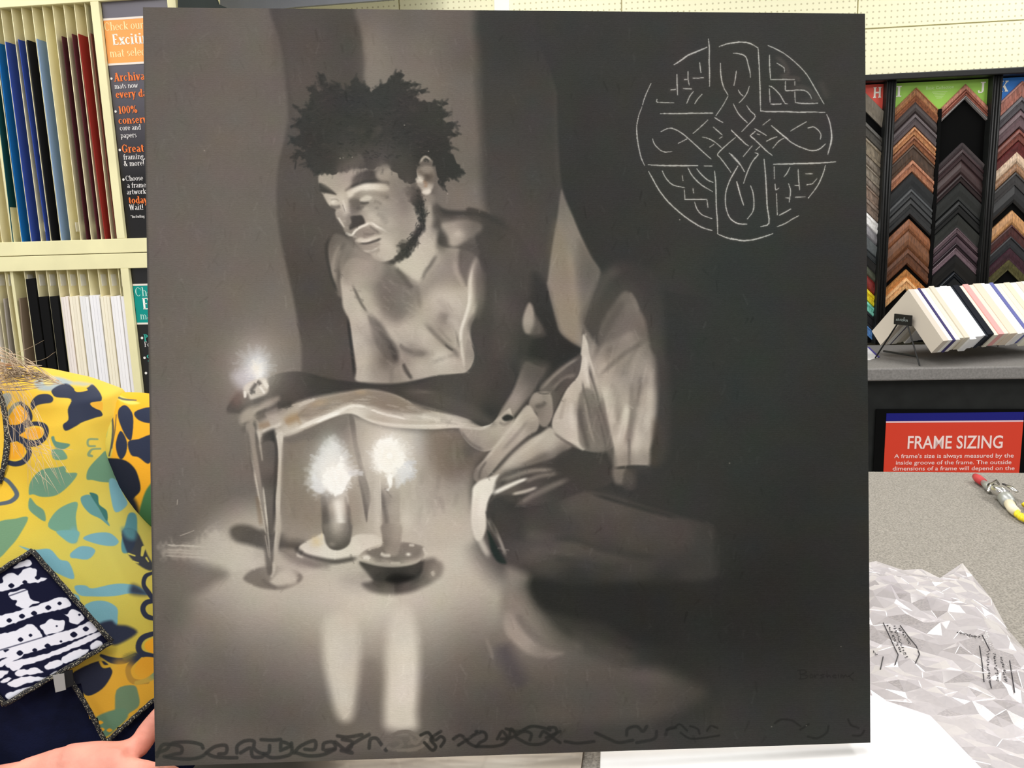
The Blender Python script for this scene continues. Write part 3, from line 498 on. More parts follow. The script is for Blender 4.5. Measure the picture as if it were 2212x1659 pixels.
    for x, y in ((1260,645),(620,975),(650,970),(740,965),(1690,1330),(1500,905)): G(190,x,y,6,5,.8)
    G(84,1300,1200,40,60,.4)
    # ------------------------------------------------ crossing forearm and hand
    F(480,720,3.456)
    P([(700,520,168),(900,460,176),(800,520,170),(1000,470,158),(1100,480,150),(1250,510,146),(600,640,180),(480,700,190),(700,600,196),(900,560,214),(1000,570,222),(1150,590,186),(1300,600,186),(1450,620,196),(1600,620,202),(1300,680,206),(1100,640,206),(1500,690,206),(1750,680,196),(1900,680,176),(420,620,140),(330,650,130),(300,700,150)],
      [(250,620),(340,560),(440,530),(560,510),(700,470),(900,430),(1080,420),(1300,460),(1480,530),(1700,590),(1850,640),(1950,680),(2060,640),(2150,560),(2150,720),(2060,840),(1960,880),(1860,840),(1790,760),(1770,705),(1600,716),(1400,712),(1200,690),(1060,640),(960,600),(850,622),(700,684),(560,745),(430,780),(380,730),(270,750),(245,690)],3)
    P([(1850,740,158),(1950,780,166),(2050,700,172),(2100,640,170),(1900,820,140),(2000,840,150)],[(1770,706),(1860,690),(1960,690),(2060,630),(2120,580),(2180,640),(2130,740),(2050,840),(1960,880),(1880,850),(1810,780)],5)
    P([(400,400,66),(560,330,72),(560,420,74),(700,400,66),(900,400,62),(1200,440,70),(1500,420,74),(1700,480,78),(1850,550,76),(2000,600,58),(1900,400,76),(2050,450,66),(200,540,80),(100,540,86),(300,500,66),(1250,390,66)],
      [(330,345),(420,300),(560,284),(690,310),(800,345),(960,362),(1200,388),(1400,368),(1560,328),(1720,306),(1860,288),(1920,250),(2060,200),(2180,300),(2160,420),(2100,520),(2040,640),(1990,682),(1930,692),(1850,642),(1700,592),(1560,560),(1450,545),(1380,500),(1250,440),(1100,412),(960,436),(800,466),(650,500),(560,520),(440,552),(390,515),(300,545),(210,575),(130,596),(40,576),(50,530),(110,460),(160,425),(250,470),(330,420)],3)
    P([(600,500,170),(700,470,176),(560,560,172),(900,470,168),(1050,450,150),(1280,500,136)],[(520,540),(600,500),(720,470),(880,442),(1080,425),(1250,455),(1420,520),(1600,580),(1400,600),(1180,560),(1000,520),(880,540),(760,600),(620,640),(480,680),(440,640)],8,.8)
    P((128,114,98),[(690,500),(900,448),(1080,425),(1280,462),(1450,545),(1640,592),(1500,600),(1250,580),(1080,530),(960,520),(820,570),(640,640),(560,600)],9,.55); P((150,136,118),[(1100,600),(1300,640),(1560,650),(1560,690),(1300,690),(1100,650)],10,.3)
    for k in range(70):
        q = p.rng.random(3); x = 560+1300*q[0]; yb = np.interp(x,[560,960,1100,1500,1860],[640,500,500,610,660]); y = yb+(q[1]-.4)*90; S(110+100*q[2], [(x-50,y+8*(x<960)-6*(x>1100),6),(x,y,9),(x+50,y-8*(x<960)+12*(x>1100),4)], 2, .22, dry=.6)
    G((190,165,130),720,520,70,24,.45,-14); G((184,160,128),1040,440,50,20,.5); G((176,150,118),500,640,60,24,.5,-25); G(136,1200,470,110,26,.4,8); G((150,140,126),1500,440,70,14,.5,4)
    S(90,[(1450,548,4),(1600,575,12),(1780,610,14),(1900,650,8)],4,.8); S(62,[(1830,640,14),(1930,675,26),(2010,640,24),(2060,580,14)],5,.8)
    S(196,[(560,545,10),(640,510,24),(700,490,8)],3,.7,dry=.4)
    S(228,[(430,760,8),(560,710,22),(680,660,28),(780,620,28),(880,580,26),(960,545,20),(1040,545,14),(1110,565,8)],3,.95,dry=.2); S(246,[(690,672,10),(800,620,26),(890,590,18)],3,.9)
    S(226,[(1090,560,6),(1180,595,14),(1280,620,14),(1400,645,4)],2.5,.8,dry=.3); S(220,[(1020,620,8),(1150,665,12),(1350,688,12),(1560,690,10),(1750,690,6)],3.5,.7); S(208,[(1480,620,10),(1570,610,40),(1640,640,30)],7,.7,dry=.3); S(150,[(1400,560,10),(1560,600,18),(1700,640,14)],7,.4)
    S(210,[(1640,700,6),(1800,700,14),(1920,712,14),(2010,690,6)],4,.6); S(230,[(1940,700,3),(1990,690,8),(2020,672,4)],2,.7); S(100,[(1770,720,6),(1850,820,14),(1960,880,10)],6,.6)
    P(54,[(2090,630),(2130,605),(2175,625),(2160,650),(2110,655)],4); S(112,[(2060,660,6),(2110,680,12),(2170,640,6)],5,.5)
    # shadow under the wrist
    P([(700,760,112),(820,690,116),(900,650,118),(560,760,110)],[(450,780),(560,752),(700,690),(850,630),(930,610),(945,660),(900,740),(760,790),(600,800),(500,820)],9,.75)
    # fingers and thumb
    F(480,780,9.217)
    P([(200,870,78),(120,960,84),(300,900,84),(450,850,80),(700,760,70)],[(430,590),(330,610),(230,720),(130,880),(95,1000),(150,1035),(370,1030),(500,940),(700,850),(900,740),(1000,640),(900,560),(600,720),(430,730)],9)
    S(120,[(350,810,30),(500,780,40),(640,770,20)],20,.35); S((120,90,80),[(280,780,30),(360,660,40)],22,.4)
    P([(400,1040,150),(600,900,140),(800,800,140),(1000,740,132),(520,1050,168),(900,900,172),(450,1150,156)],[(360,1080),(420,990),(560,900),(700,870),(880,770),(1080,710),(1130,730),(1100,840),(900,900),(760,980),(660,1060),(640,1150),(520,1200),(420,1280),(350,1230),(340,1150)],9)
    S(178,[(560,1040,20),(760,970,40),(950,900,36),(1100,845,10)],7,.8); S(70,[(640,1110,26),(800,1040,40),(960,960,46),(1100,880,50),(1200,860,20)],11,.85); S(112,[(700,1150,30),(900,1070,60),(1080,990,50),(1160,990,20)],12,.8)
    S(62,[(1080,880,40),(1200,880,56),(1400,840,40)],10,.8,dry=.5); S(78,[(660,1050,14),(780,1000,22),(900,940,16)],6,.4)
    P([(560,1250,152),(580,1500,146),(560,1700,140),(620,1200,160)],[(490,1200),(560,1170),(640,1150),(650,1350),(670,1500),(700,1700),(720,1900),(560,1900),(520,1700),(490,1500),(480,1300)],10)
    S(92,[(450,1200,20),(470,1300,36),(450,1450,30)],14,.55); S(60,[(650,1140,16),(655,1300,30),(665,1420,30),(690,1560,24),(715,1700,16)],7,.9)
    P([(800,1250,150),(760,1400,186),(950,1180,170),(1000,1280,190)],[(660,1200),(760,1120),(900,1050),(1060,1020),(1200,1060),(1280,1130),(1200,1230),(1080,1310),(1000,1350),(860,1400),(780,1450),(700,1400),(680,1300)],12,.9)
    S(84,[(680,1180,20),(760,1120,40),(880,1060,26)],12,.55); S((140,112,84),[(700,1300,16),(850,1280,26),(960,1240,14)],12,.5); S((150,120,86),[(1250,1260,20),(1400,1180,60),(1560,1120,30)],20,.55); S(210,[(760,1420,12),(900,1360,16),(1060,1300,24),(1220,1210,14)],6,.9)
    P([(740,1550,196),(740,1700,150),(720,1420,200)],[(690,1390),(770,1420),(775,1560),(790,1720),(770,1800),(740,1760),(710,1560)],7); P([(900,1500,76),(1000,1400,60),(900,1650,92),(1060,1600,50)],[(800,1500),(900,1400),(1040,1360),(1080,1480),(1090,1700),(1080,1900),(800,1900),(800,1700)],9)
    P(196,[(1060,1380),(1120,1370),(1230,1420),(1200,1520),(1180,1700),(1170,1900),(1100,1900),(1090,1600)],8); S(196,[(1200,1430,60),(1400,1340,80),(1560,1260,50)],14,.7)
    F(480,720,3.456)
    P([(260,900,112),(330,1000,104),(300,1200,108),(360,900,96),(380,1100,84)],[(250,760),(290,900),(300,820),(390,820),(405,1000),(400,1250),(385,1480),(345,1480),(320,1300),(270,1100),(230,900)],5)
    P([(200,800,146),(240,1000,150),(280,1200,140)],[(175,690),(240,700),(245,820),(268,960),(300,1180),(330,1380),(345,1500),(330,1540),(300,1400),(255,1180),(215,950)],4,.95)
    S(188,[(205,860,5),(240,1040,12),(275,1230,10),(310,1420,8),(335,1530,5)],2,.8,dry=.1); S(200,[(303,1140,8),(312,1220,14),(325,1330,10),(340,1470,6)],2,.8,dry=.1); S(176,[(280,820,16),(292,900,8),(300,960,4)],3,.6)
    S(72,[(180,700,10),(210,900,12),(240,1080,8)],5,.45); S(70,[(395,740,8),(405,900,22),(398,1050,24),(392,1250,20),(380,1450,14)],4,.85); S(88,[(330,1420,14),(350,1520,24),(360,1640,16)],5,.7); S((120,96,74),[(255,1200,14),(275,1330,22),(290,1450,10)],6,.4)
    P([(430,850,198),(425,1100,188),(410,1400,186),(440,760,206)],[(405,760),(450,745),(446,900),(440,1100),(432,1300),(428,1440),(408,1560),(402,1700),(372,1700),(385,1560),(402,1420),(398,1250),(412,1080),(420,900),(408,800)],3)
    S(150,[(450,800,6),(445,1000,10),(436,1250,8)],4,.5)
    F(330,1080,3.072)
    P([(740,350,104),(790,400,92)],[(720,200),(780,260),(800,250),(800,480),(770,500),(755,470),(740,350)],6,.8); S(196,[(735,0,4),(760,180,8),(780,420,6)],2,.55,dry=.1); S(178,[(835,60,26),(840,190,24),(825,300,22),(812,420,18),(806,490,14)],4,.85); S(200,[(800,400,10),(800,480,12),(780,520,10)],4,.7); S(160,[(745,240,5),(770,380,7)],2,.7)
    # ------------------------------------------------ glow by the hand (candle held behind)
    F(480,720,3.456)
    G(168,260,260,240,260,.6); G(176,240,250,150,190,.55); G((206,208,212),250,240,95,120,.75); p.burst((206,204,202),240,235,80,165,22,18,.32,2.5,1,100,430,2)
    G((232,232,234),270,270,60,90,.85); G(252,265,290,38,48,.95); P((222,218,224),[(70,310),(150,270),(240,260),(240,370),(180,420),(110,390)],14,.55); p.burst(236,250,260,20,90,20,14,.5,2,1,0,360,5)
    P([(200,450,218),(300,370,226),(260,450,196),(330,420,196)],[(160,400),(230,350),(320,335),(345,400),(330,450),(260,480),(210,492),(190,450),(165,480)],5,.9); S(70,[(205,440,14),(235,400,22),(255,370,14)],5,.7); S(84,[(255,360,20),(275,370,22),(285,385,12)],5,.75); S(60,[(205,455,14),(225,440,20),(250,440,10)],4,.6); S(236,[(168,440,10),(170,470,14)],3,.9); S(240,[(285,405,12),(310,440,14)],3,.8); S(236,[(300,345,14),(330,390,18),(325,410,8)],4,.7,dry=.4)
    # ------------------------------------------------ candles
    P([(610,1620,214),(700,1560,204),(800,1640,226),(1000,1560,206),(1100,1580,208)],[(570,1610),(620,1560),(740,1520),(960,1520),(1120,1500),(1200,1540),(1180,1580),(1100,1600),(1000,1640),(1050,1680),(600,1680)],5)
    P([(770,1220,104),(760,1350,90),(770,1500,84),(830,1300,180),(870,1280,236),(880,1420,222),(900,1500,190),(930,1300,176),(945,1400,110),(940,1500,86),(850,1560,110),(800,1580,100),(880,1600,80)],[(735,1190),(800,1180),(900,1180),(940,1220),(950,1350),(955,1500),(945,1570),(900,1605),(850,1618),(800,1605),(765,1560),(750,1480),(742,1350)],4)
    S(84,[(765,1240,14),(772,1400,36),(785,1550,30)],8,.6); S(240,[(855,1230,40),(875,1350,46),(890,1460,30)],9,.8); S(72,[(945,1400,8),(940,1520,26),(890,1595,20),(820,1590,14)],7,.65); G(150,830,1560,30,26,.4); S(120,[(920,1230,10),(935,1350,14)],5,.4)
    P([(1180,1100,186),(1200,1250,120),(1240,1150,178),(1280,1300,172),(1230,1400,150),(1300,1450,178),(1220,1550,134),(1300,1580,150),(1200,1180,150)],[(1172,1040),(1250,1080),(1320,1120),(1325,1300),(1330,1500),(1335,1590),(1270,1660),(1200,1650),(1195,1500),(1185,1300),(1175,1150)],4)
    S(106,[(1185,1160,6),(1200,1260,20),(1225,1400,24),(1215,1550,22)],6,.7); S(196,[(1160,1050,14),(1160,1250,40),(1160,1450,36),(1185,1550,20)],7,.7); S(206,[(1176,1060,4),(1180,1200,6),(1184,1350,4)],2,.7); S(205,[(1330,1480,4),(1328,1580,6)],2,.6); S(120,[(1215,1160,4),(1260,1220,8)],3,.5)
    # flames
    G(214,830,1000,170,190,.55); G((208,212,214),810,880,80,110,.8); p.burst((216,214,212),820,1010,110,185,44,20,.55,2.5,1.05,0,360,7)
    G((222,222,224),790,1000,90,130,.8); P((234,231,228),[(740,900),(800,800),(880,820),(930,960),(960,1040),(930,1140),(850,1190),(700,1190),(650,1120),(650,1020),(700,950)],16,.75,wob=8); P((224,223,224),[(660,1150),(680,1060),(760,1120),(760,1190),(700,1200)],9,.7,wob=6)
    G(240,840,1060,105,120,.85)
    P(253,[(745,1060),(800,1010),(850,1000),(880,930),(900,960),(905,1010),(950,1050),(945,1110),(910,1170),(840,1200),(800,1190),(765,1140),(750,1090)],6,1,wob=6); p.burst(250,850,1080,60,130,30,18,.5,2,1,0,360,9); S((226,224,224),[(930,1050,20),(1000,1040,26),(1060,1050,8)],6,.6,dry=.4)
    G(226,1250,920,190,190,.6); p.burst((228,224,218),1255,915,110,180,40,20,.5,2.5,1,0,360,13); p.burst((214,216,222),1300,990,60,160,30,22,.5,2.5,1,-20,70,14)
    P((224,222,220),[(1290,1010),(1380,980),(1420,1020),(1390,1070),(1330,1140),(1300,1160),(1290,1080)],9,.7,wob=6)
    G(242,1250,905,120,135,.9)
    P(252,[(1130,900),(1160,830),(1210,780),(1250,775),(1290,800),(1330,870),(1360,930),(1330,990),(1280,1040),(1262,1120),(1246,1160),(1236,1120),(1226,1050),(1180,1030),(1140,990)],7,1,wob=7); p.burst(246,1250,915,80,140,40,16,.55,2,1,0,360,17)
    # ------------------------------------------------ dishes
    F(520,1140,5.027)
    P([(680,230,214),(900,280,222),(1100,280,220),(760,150,206),(1300,120,206),(1250,200,218),(1000,310,224)],[(630,225),(700,170),(800,110),(900,70),(960,220),(1050,245),(1180,200),(1250,80),(1420,90),(1500,160),(1380,240),(1300,290),(1160,330),(1020,342),(860,325),(720,280)],4)
    G((220,196,150),820,150,60,60,.6); G((224,204,164),880,90,12,40,.5)
    S(84,[(620,240,10),(700,300,24),(860,345,40),(1020,370,44),(1180,345,40),(1290,320,20)],6,.9); S(70,[(600,200,14),(620,250,24),(680,290,14)],8,.8); S(112,[(640,320,16),(800,390,30),(1000,405,20)],12,.6)
    P([(1050,-40,222),(930,-40,104),(1160,-40,112),(1050,10,190),(1100,0,150),(1000,0,170),(960,40,96),(1050,70,140),(1000,160,116),(1150,60,104),(1160,160,84),(1040,230,76),(940,170,92)],[(905,-40),(1190,-40),(1195,60),(1180,160),(1130,215),(1050,243),(970,220),(920,160),(905,60)],5); G(156,990,180,40,26,.5)
    # dark bowl
    P(150,[(1100,540),(1180,500),(1300,480),(1360,560),(1420,640),(1300,680),(1180,640),(1110,590)],26,.55)
    P([(1400,450,84),(1500,560,66),(1700,560,42),(1900,540,60),(2000,460,104),(1600,680,84),(1400,640,100),(1800,660,96),(1960,620,120),(2100,500,148)],[(1290,380),(1400,390),(1600,400),(1800,400),(1950,340),(2010,340),(2100,330),(2170,400),(2180,480),(2120,570),(2000,640),(1850,700),(1650,730),(1500,720),(1380,680),(1320,610),(1420,570),(1360,480)],10)
    P([(1450,450,78),(1700,420,72),(1900,430,74),(1700,550,36),(1500,560,62),(1950,500,56)],[(1300,370),(1500,400),(1720,410),(1900,380),(1980,340),(1980,420),(1960,490),(1880,560),(1700,590),(1520,580),(1420,540),(1360,460)],6); P(34,[(1580,560),(1650,520),(1780,520),(1880,530),(1800,580),(1660,600)],9,.9)
    P([(1400,270,120),(1500,310,112),(1650,330,108),(1850,220,130),(1950,250,116),(1300,300,178),(1400,330,190),(1600,380,176),(1850,370,164),(2010,260,184)],[(1280,310),(1360,240),(1540,190),(1760,160),(1900,180),(1990,210),(2020,270),(1960,340),(1850,390),(1700,405),(1540,390),(1390,365),(1310,340)],4)
    P([(1450,260,118),(1600,330,112),(1750,300,124),(1880,230,132),(1900,300,120)],[(1370,270),(1440,225),(1600,200),(1780,180),(1900,200),(1950,250),(1920,310),(1820,345),(1680,350),(1520,335),(1420,310)],6,.85)
    P([(1560,-30,128),(1640,-30,150),(1700,-30,172),(1580,60,134),(1680,100,160),(1620,240,150),(1700,220,142),(1560,180,110)],[(1530,-30),(1740,-30),(1735,150),(1720,260),(1680,310),(1600,300),(1560,240),(1545,120)],5); S(220,[(1510,275,20),(1560,300,24),(1640,305,10)],5,.8); S(196,[(1370,250,8),(1440,215,14),(1540,190,6)],4,.7,dry=.4); S(226,[(1320,330,14),(1370,325,44),(1400,345,16)],5,.95); S(214,[(1840,190,10),(1870,192,14)],4,.8); S(216,[(1990,230,10),(2010,280,12)],5,.7); G(226,1820,290,26,18,1); S(196,[(1640,385,10),(1720,385,10)],4,.7); S(196,[(2070,470,12),(2090,500,18),(2070,520,10)],6,.7); S(186,[(1300,330,14),(1480,390,22),(1700,410,20),(1900,370,20),(2010,290,12)],5,.45); G(140,1350,520,60,50,.4)
    S(128,[(2140,360,20),(2175,440,26),(2120,560,20)],12,.45)
    # ------------------------------------------------ reflections on the table top
    F(330,1080,3.072)
    P([(1220,820,200),(1230,1000,208),(1250,1200,206),(1270,1420,196),(1200,950,200),(1320,1100,196)],[(1140,800),(1240,740),(1350,800),(1375,950),(1370,1100),(1350,1300),(1330,1420),(1300,1465),(1250,1460),(1210,1400),(1170,1250),(1135,1080),(1130,920)],15); S(212,[(1210,850,60),(1220,1050,100),(1260,1250,80),(1280,1400,40)],18,.6)
    P([(1660,760,204),(1660,900,214),(1660,1100,216),(1650,1300,214),(1640,1500,206),(1580,1000,196)],[(1570,800),(1640,700),(1700,720),(1750,850),(1765,1000),(1765,1200),(1750,1400),(1740,1520),(1560,1520),(1535,1400),(1545,1200),(1545,1000)],16); S(222,[(1660,900,60),(1670,1150,80),(1650,1400,90)],20,.55)
    S(210,[(1240,680,120),(1480,700,140),(1640,660,100)],30,.4)
    S(112,[(1440,1020,30),(1450,1200,60),(1420,1420,80)],26,.35)
    # ------------------------------------------------ legs of the trousers, folds, sleeve
    F(980,860,3.072)
    P([(2000,600,56),(1800,1000,58),(1500,900,74),(1700,900,64),(1200,850,78),(900,800,78),(700,900,72),(600,750,70),(900,680,84),(1300,800,78),(1100,700,82),(500,900,78),(420,700,60),(350,850,66),(500,1050,88),(700,1020,78),(1000,1100,64),(1300,1050,70),(1600,1100,62),(800,1180,58),(500,1150,66),(1400,1200,56),(400,1050,78)],
      [(260,650),(420,700),(640,690),(860,620),(1000,650),(1200,700),(1500,790),(1720,850),(1740,1000),(1730,1200),(1400,1230),(1000,1230),(760,1220),(560,1180),(430,1140),(360,1100),(300,960),(240,820),(215,740)],10)
    P([(800,1300,48),(1000,1500,44),(1400,1500,42),(1500,1300,48),(700,1230,44),(900,1220,46)],[(460,1180),(560,1190),(760,1222),(1000,1230),(1500,1220),(1760,1210),(2000,1250),(2000,1640),(1300,1640),(1000,1500),(760,1460),(600,1400),(520,1320),(480,1240)],14)
    for q, v, s0 in (([(400,900,10),(640,930,40),(900,1000,40),(1200,1080,20)],92,16),([(480,1020,10),(620,1010,50),(800,1060,40),(1100,1130,20)],94,18),([(640,1060,10),(860,1090,40),(1100,1150,20)],58,14),([(620,930,8),(800,940,20),(1050,1020,24),(1500,1080,14)],60,12),([(700,760,40),(900,680,60),(1200,740,60)],86,24),([(420,760,30),(440,860,50),(420,960,40)],62,20)): S(v,q,s0,.6)
    S(54,[(900,630,6),(1100,690,14),(1350,760,16),(1500,800,8)],6,.7); G((66,66,66),1660,1080,110,120,.35); S(56,[(1740,860,8),(1745,1000,14),(1735,1180,10)],10,.6)
    # floor curve of light at right
    P([(450,1300,138),(380,1440,158),(480,1500,146),(560,1560,112),(600,1500,104),(420,1200,130),(700,1640,92),(480,1380,132),(330,1400,130)],[(350,1130),(440,1150),(500,1190),(480,1280),(520,1380),(600,1450),(700,1540),(840,1660),(500,1680),(400,1580),(340,1480),(320,1380),(340,1280)],14)
    F(1000,1250,2.486)
    P([(280,200,150),(300,300,156),(400,370,140),(360,260,124),(500,400,112),(560,300,84),(700,400,90),(600,560,86),(900,500,88),(1100,560,78),(450,560,84),(300,450,92),(1000,640,76),(700,680,74),(320,600,72),(1200,620,66),(150,380,104),(60,440,112),(60,600,92),(160,700,70),(200,250,120)],
      [(230,60),(330,60),(360,140),(440,240),(560,330),(720,420),(900,480),(1060,480),(1220,530),(1300,640),(1000,760),(300,780),(60,760),(20,500),(120,350),(200,250),(220,150)],22)
    P([(260,250,158),(330,330,156),(440,380,128),(240,190,144)],[(225,180),(260,180),(300,250),(370,330),(460,380),(540,400),(460,425),(360,410),(280,350),(230,290),(215,230)],9,.9); S(112,[(290,180,20),(340,260,30),(440,340,26)],10,.6); S((74,70,74),[(200,330,30),(260,480,70),(330,600,60)],26,.6); S(84,[(480,200,30),(620,300,50),(800,390,40),(960,440,20)],18,.5)
    P([(600,200,46),(900,300,44),(1000,420,46)],[(330,20),(420,200),(560,330),(640,300),(900,400),(1080,460),(1250,530),(1400,300),(1200,60),(700,0)],30,.55); G(100,1000,530,160,40,.3,12); S(150,[(120,310,8),(150,390,16),(160,440,6)],5,.35)
    P([(1500,300,42),(1800,300,43),(2100,300,48),(1500,550,50),(1800,650,52),(2150,700,56),(1400,700,60)],[(1300,200),(1500,0),(2300,-100),(2300,1000),(1300,1000),(1200,760),(1300,600),(1200,480)],70,.75)
    # sleeve and shirt
    F(980,560,3.456)
    P([(1100,150,72),(1200,250,66),(1050,400,78),(1000,300,92),(1400,100,58),(1150,60,66),(1050,520,80),(1300,120,64)],[(960,440),(1010,340),(1060,220),(1100,120),(1180,40),(1300,20),(1500,100),(1560,300),(1560,700),(1400,760),(1200,600),(1080,650),(1000,560)],14,.8)
    S(84,[(1010,420,14),(1060,280,30),(1150,130,40),(1260,70,20)],14,.6)
    P([(1300,280,120),(1340,350,136),(1250,400,120),(1200,500,116),(1320,500,128),(1180,330,84),(1130,450,100),(1100,580,110),(1200,620,128),(1350,620,140),(1440,560,110),(1420,700,130),(1080,700,150),(1150,700,134),(1480,850,160),(1400,900,140),(1120,820,176),(1250,800,136),(1330,780,150),(1150,1000,190),(1250,1000,156),(1300,1050,168),(1380,950,138),(1470,1000,184),(1150,1150,196),(1230,1150,150),(1290,1150,186),(1350,1200,166),(1450,1200,188),(1200,1350,188),(1280,1300,150),(1370,1350,196),(1440,1380,170),(1220,1480,170),(1300,1480,146),(1380,1500,176),(1450,1480,160),(1500,1300,140),(1520,900,128)],
      [(1290,240),(1345,290),(1390,380),(1430,460),(1450,560),(1470,660),(1510,740),(1525,860),(1528,1000),(1520,1150),(1500,1300),(1470,1420),(1455,1540),(1340,1548),(1190,1555),(1188,1400),(1150,1300),(1110,1150),(1080,1000),(1040,850),(1010,720),(985,600),(970,500),(1000,540),(1080,640),(1090,560),(1110,460),(1170,360),(1240,270)],8)
    for q, v, s0, o in (([(1100,480,10),(1130,360,20),(1180,300,20)],74,9,.6),([(1080,640,8),(1120,540,22),(1220,400,26),(1270,300,14)],92,9,.5),([(1200,560,10),(1290,420,34),(1340,330,20)],132,10,.5),([(1180,760,10),(1260,620,28),(1350,540,20)],146,9,.5),([(1140,700,10),(1180,620,22),(1270,560,14)],112,8,.5),([(1250,900,10),(1330,740,26),(1420,600,16)],118,9,.6),([(1290,860,8),(1380,700,24),(1440,620,14)],150,8,.5),([(1330,900,10),(1330,1050,26),(1320,1250,22),(1290,1400,16)],118,8,.65),([(1180,900,12),(1220,1050,30),(1230,1250,26)],140,9,.5),([(1300,1090,8),(1290,1160,24),(1270,1280,20),(1220,1400,30)],200,7,.75),([(1120,950,10),(1160,1100,40),(1200,1260,30)],196,9,.55),([(1480,800,10),(1480,950,26),(1460,1200,26),(1440,1380,20)],188,9,.55),([(1360,1200,14),(1360,1400,50),(1370,1500,40)],196,10,.55),([(1395,850,10),(1390,1000,20),(1370,1120,14)],118,8,.6),([(1310,1350,6),(1312,1540,14)],104,5,.7),([(1310,240,6),(1350,310,14),(1380,390,8)],146,6,.6)): S(v,q,s0,o)
    P(84,[(1250,220),(1360,230),(1440,430),(1500,640),(1440,680),(1300,560),(1180,700),(1090,640),(1100,450)],26,.42); P(90,[(1480,640),(1540,760),(1545,1100),(1510,1300),(1500,1000)],14,.5); P(112,[(1240,1460),(1460,1440),(1455,1550),(1190,1560)],14,.35)
    # shirt front falling from the elbow
    P([(980,620,200),(960,750,196),(985,800,206),(1000,900,190),(920,950,182),(1080,850,180),(1050,950,170),(1030,700,178),(870,1000,190),(840,1150,196),(900,1200,206),(920,1300,200),(800,1150,176),(940,1000,172),(1000,1060,160),(1050,1100,120),(1040,1300,140),(1000,1250,112),(960,1330,190),(950,1150,112)],
      [(968,560),(1000,620),(1020,720),(1060,850),(1110,1000),(1150,1200),(1190,1380),(1160,1420),(1080,1440),(1020,1440),(950,1420),(880,1380),(800,1330),(740,1270),(740,1190),(790,1080),(850,960),(920,880),(945,800),(950,700),(960,620)],4)
    for q, v, s0, o in (([(1005,760,6),(1030,900,20),(1080,1080,26),(1130,1300,26),(1150,1420,16)],82,6,.8),([(945,1080,6),(950,1200,26),(985,1340,34),(1010,1440,20)],76,6,.85),([(1000,1050,10),(1030,1200,24),(1060,1350,20)],150,6,.7),([(985,700,10),(990,820,16),(1010,960,14)],208,5,.8),([(960,900,6),(975,1000,10),(1010,1120,10),(1040,1280,8)],104,4,.7),([(965,640,8),(985,560,6)],180,4,.5),([(1090,1100,10),(1130,1280,30),(1170,1440,30)],72,8,.8),([(1000,850,8),(1040,960,10),(1080,1120,10)],176,4,.6),([(880,1050,10),(880,1180,26),(900,1290,20)],208,7,.6),([(830,1050,8),(800,1180,14)],150,6,.5)): S(v,q,s0,o)
    P([(1100,1500,66),(1000,1480,62),(900,1450,66),(1150,1600,58)],[(830,1400),(950,1420),(1080,1440),(1180,1420),(1200,1560),(1190,1700),(900,1640),(780,1560)],12,.9)
    # brown flap, button band
    P([(900,760,84),(800,850,96),(700,950,104),(880,850,88),(800,930,78),(840,980,84)],[(640,970),(720,870),(830,780),(945,715),(950,780),(930,860),(880,920),(830,980),(790,1050),(730,1170),(720,1050)],4)
    S(150,[(640,985,10),(740,880,16),(850,790,12),(940,735,6)],4,.6); S(130,[(720,980,8),(830,890,18),(920,860,8)],6,.6); S(70,[(750,1000,10),(800,930,14),(870,880,8)],4,.6)
    P([(680,1060,130),(720,1050,150),(620,1040,158),(640,1120,104),(690,1150,140)],[(590,1010),(650,990),(720,1000),(740,1090),(735,1180),(690,1250),(640,1230),(620,1150),(560,1100)],4); S(78,[(600,1100,8),(660,1090,26),(690,1060,10)],6,.6); S(70,[(620,995,4),(680,1005,6),(720,1000,4)],2.5,.6)
    P([(560,1150,178),(480,1250,188),(400,1350,176),(300,1460,166),(230,1550,150),(580,1250,140),(450,1400,164),(180,1600,120)],[(545,1090),(610,1150),(640,1210),(620,1280),(560,1320),(450,1420),(340,1530),(240,1640),(200,1680),(150,1640),(160,1570),(240,1480),(330,1370),(430,1240)],4)
    S(196,[(540,1110,8),(450,1230,20),(330,1380,18),(210,1530,12)],5,.6); S(90,[(620,1280,10),(520,1360,16),(400,1470,16),(290,1600,14)],5,.7); S(112,[(560,1200,8),(470,1310,14),(350,1440,12)],6,.4); S(90,[(250,1500,6),(200,1580,14),(190,1650,10)],4,.6)
    P([(620,1330,180),(740,1340,186),(700,1420,170),(560,1420,172),(800,1400,140),(450,1520,166),(650,1480,130),(380,1580,150),(860,1420,120)],[(720,1255),(780,1300),(840,1360),(880,1400),(820,1440),(760,1480),(640,1520),(500,1570),(380,1640),(300,1680),(240,1660),(340,1560),(440,1450),(560,1350),(650,1300)],6)
    S(196,[(700,1290,8),(600,1370,24),(460,1480,20),(340,1600,14)],8,.6); S(112,[(740,1290,4),(830,1360,10),(950,1420,8)],4,.7); S(200,[(860,1330,8),(940,1390,26),(980,1430,10)],6,.8); S(112,[(720,1440,10),(600,1500,18),(480,1550,14)],7,.5)
    F(980,860,3.072)
    P([(220,560,226),(180,650,232),(160,750,228),(170,850,214),(240,620,222),(200,820,218),(150,900,206)],[(130,590),(180,545),(260,520),(300,510),(280,560),(300,600),(250,640),(225,700),(215,760),(215,860),(190,930),(150,940),(120,850),(118,740),(122,650)],5)
    P([(330,500,92),(500,450,72),(700,400,62),(420,480,84),(800,450,66),(700,550,66),(500,580,80),(380,560,100)],[(270,590),(300,520),(380,470),(500,450),(640,420),(720,360),(850,350),(1000,400),(1050,560),(860,620),(640,690),(420,710),(500,640),(400,640),(290,650),(230,700),(260,650)],7,.95)
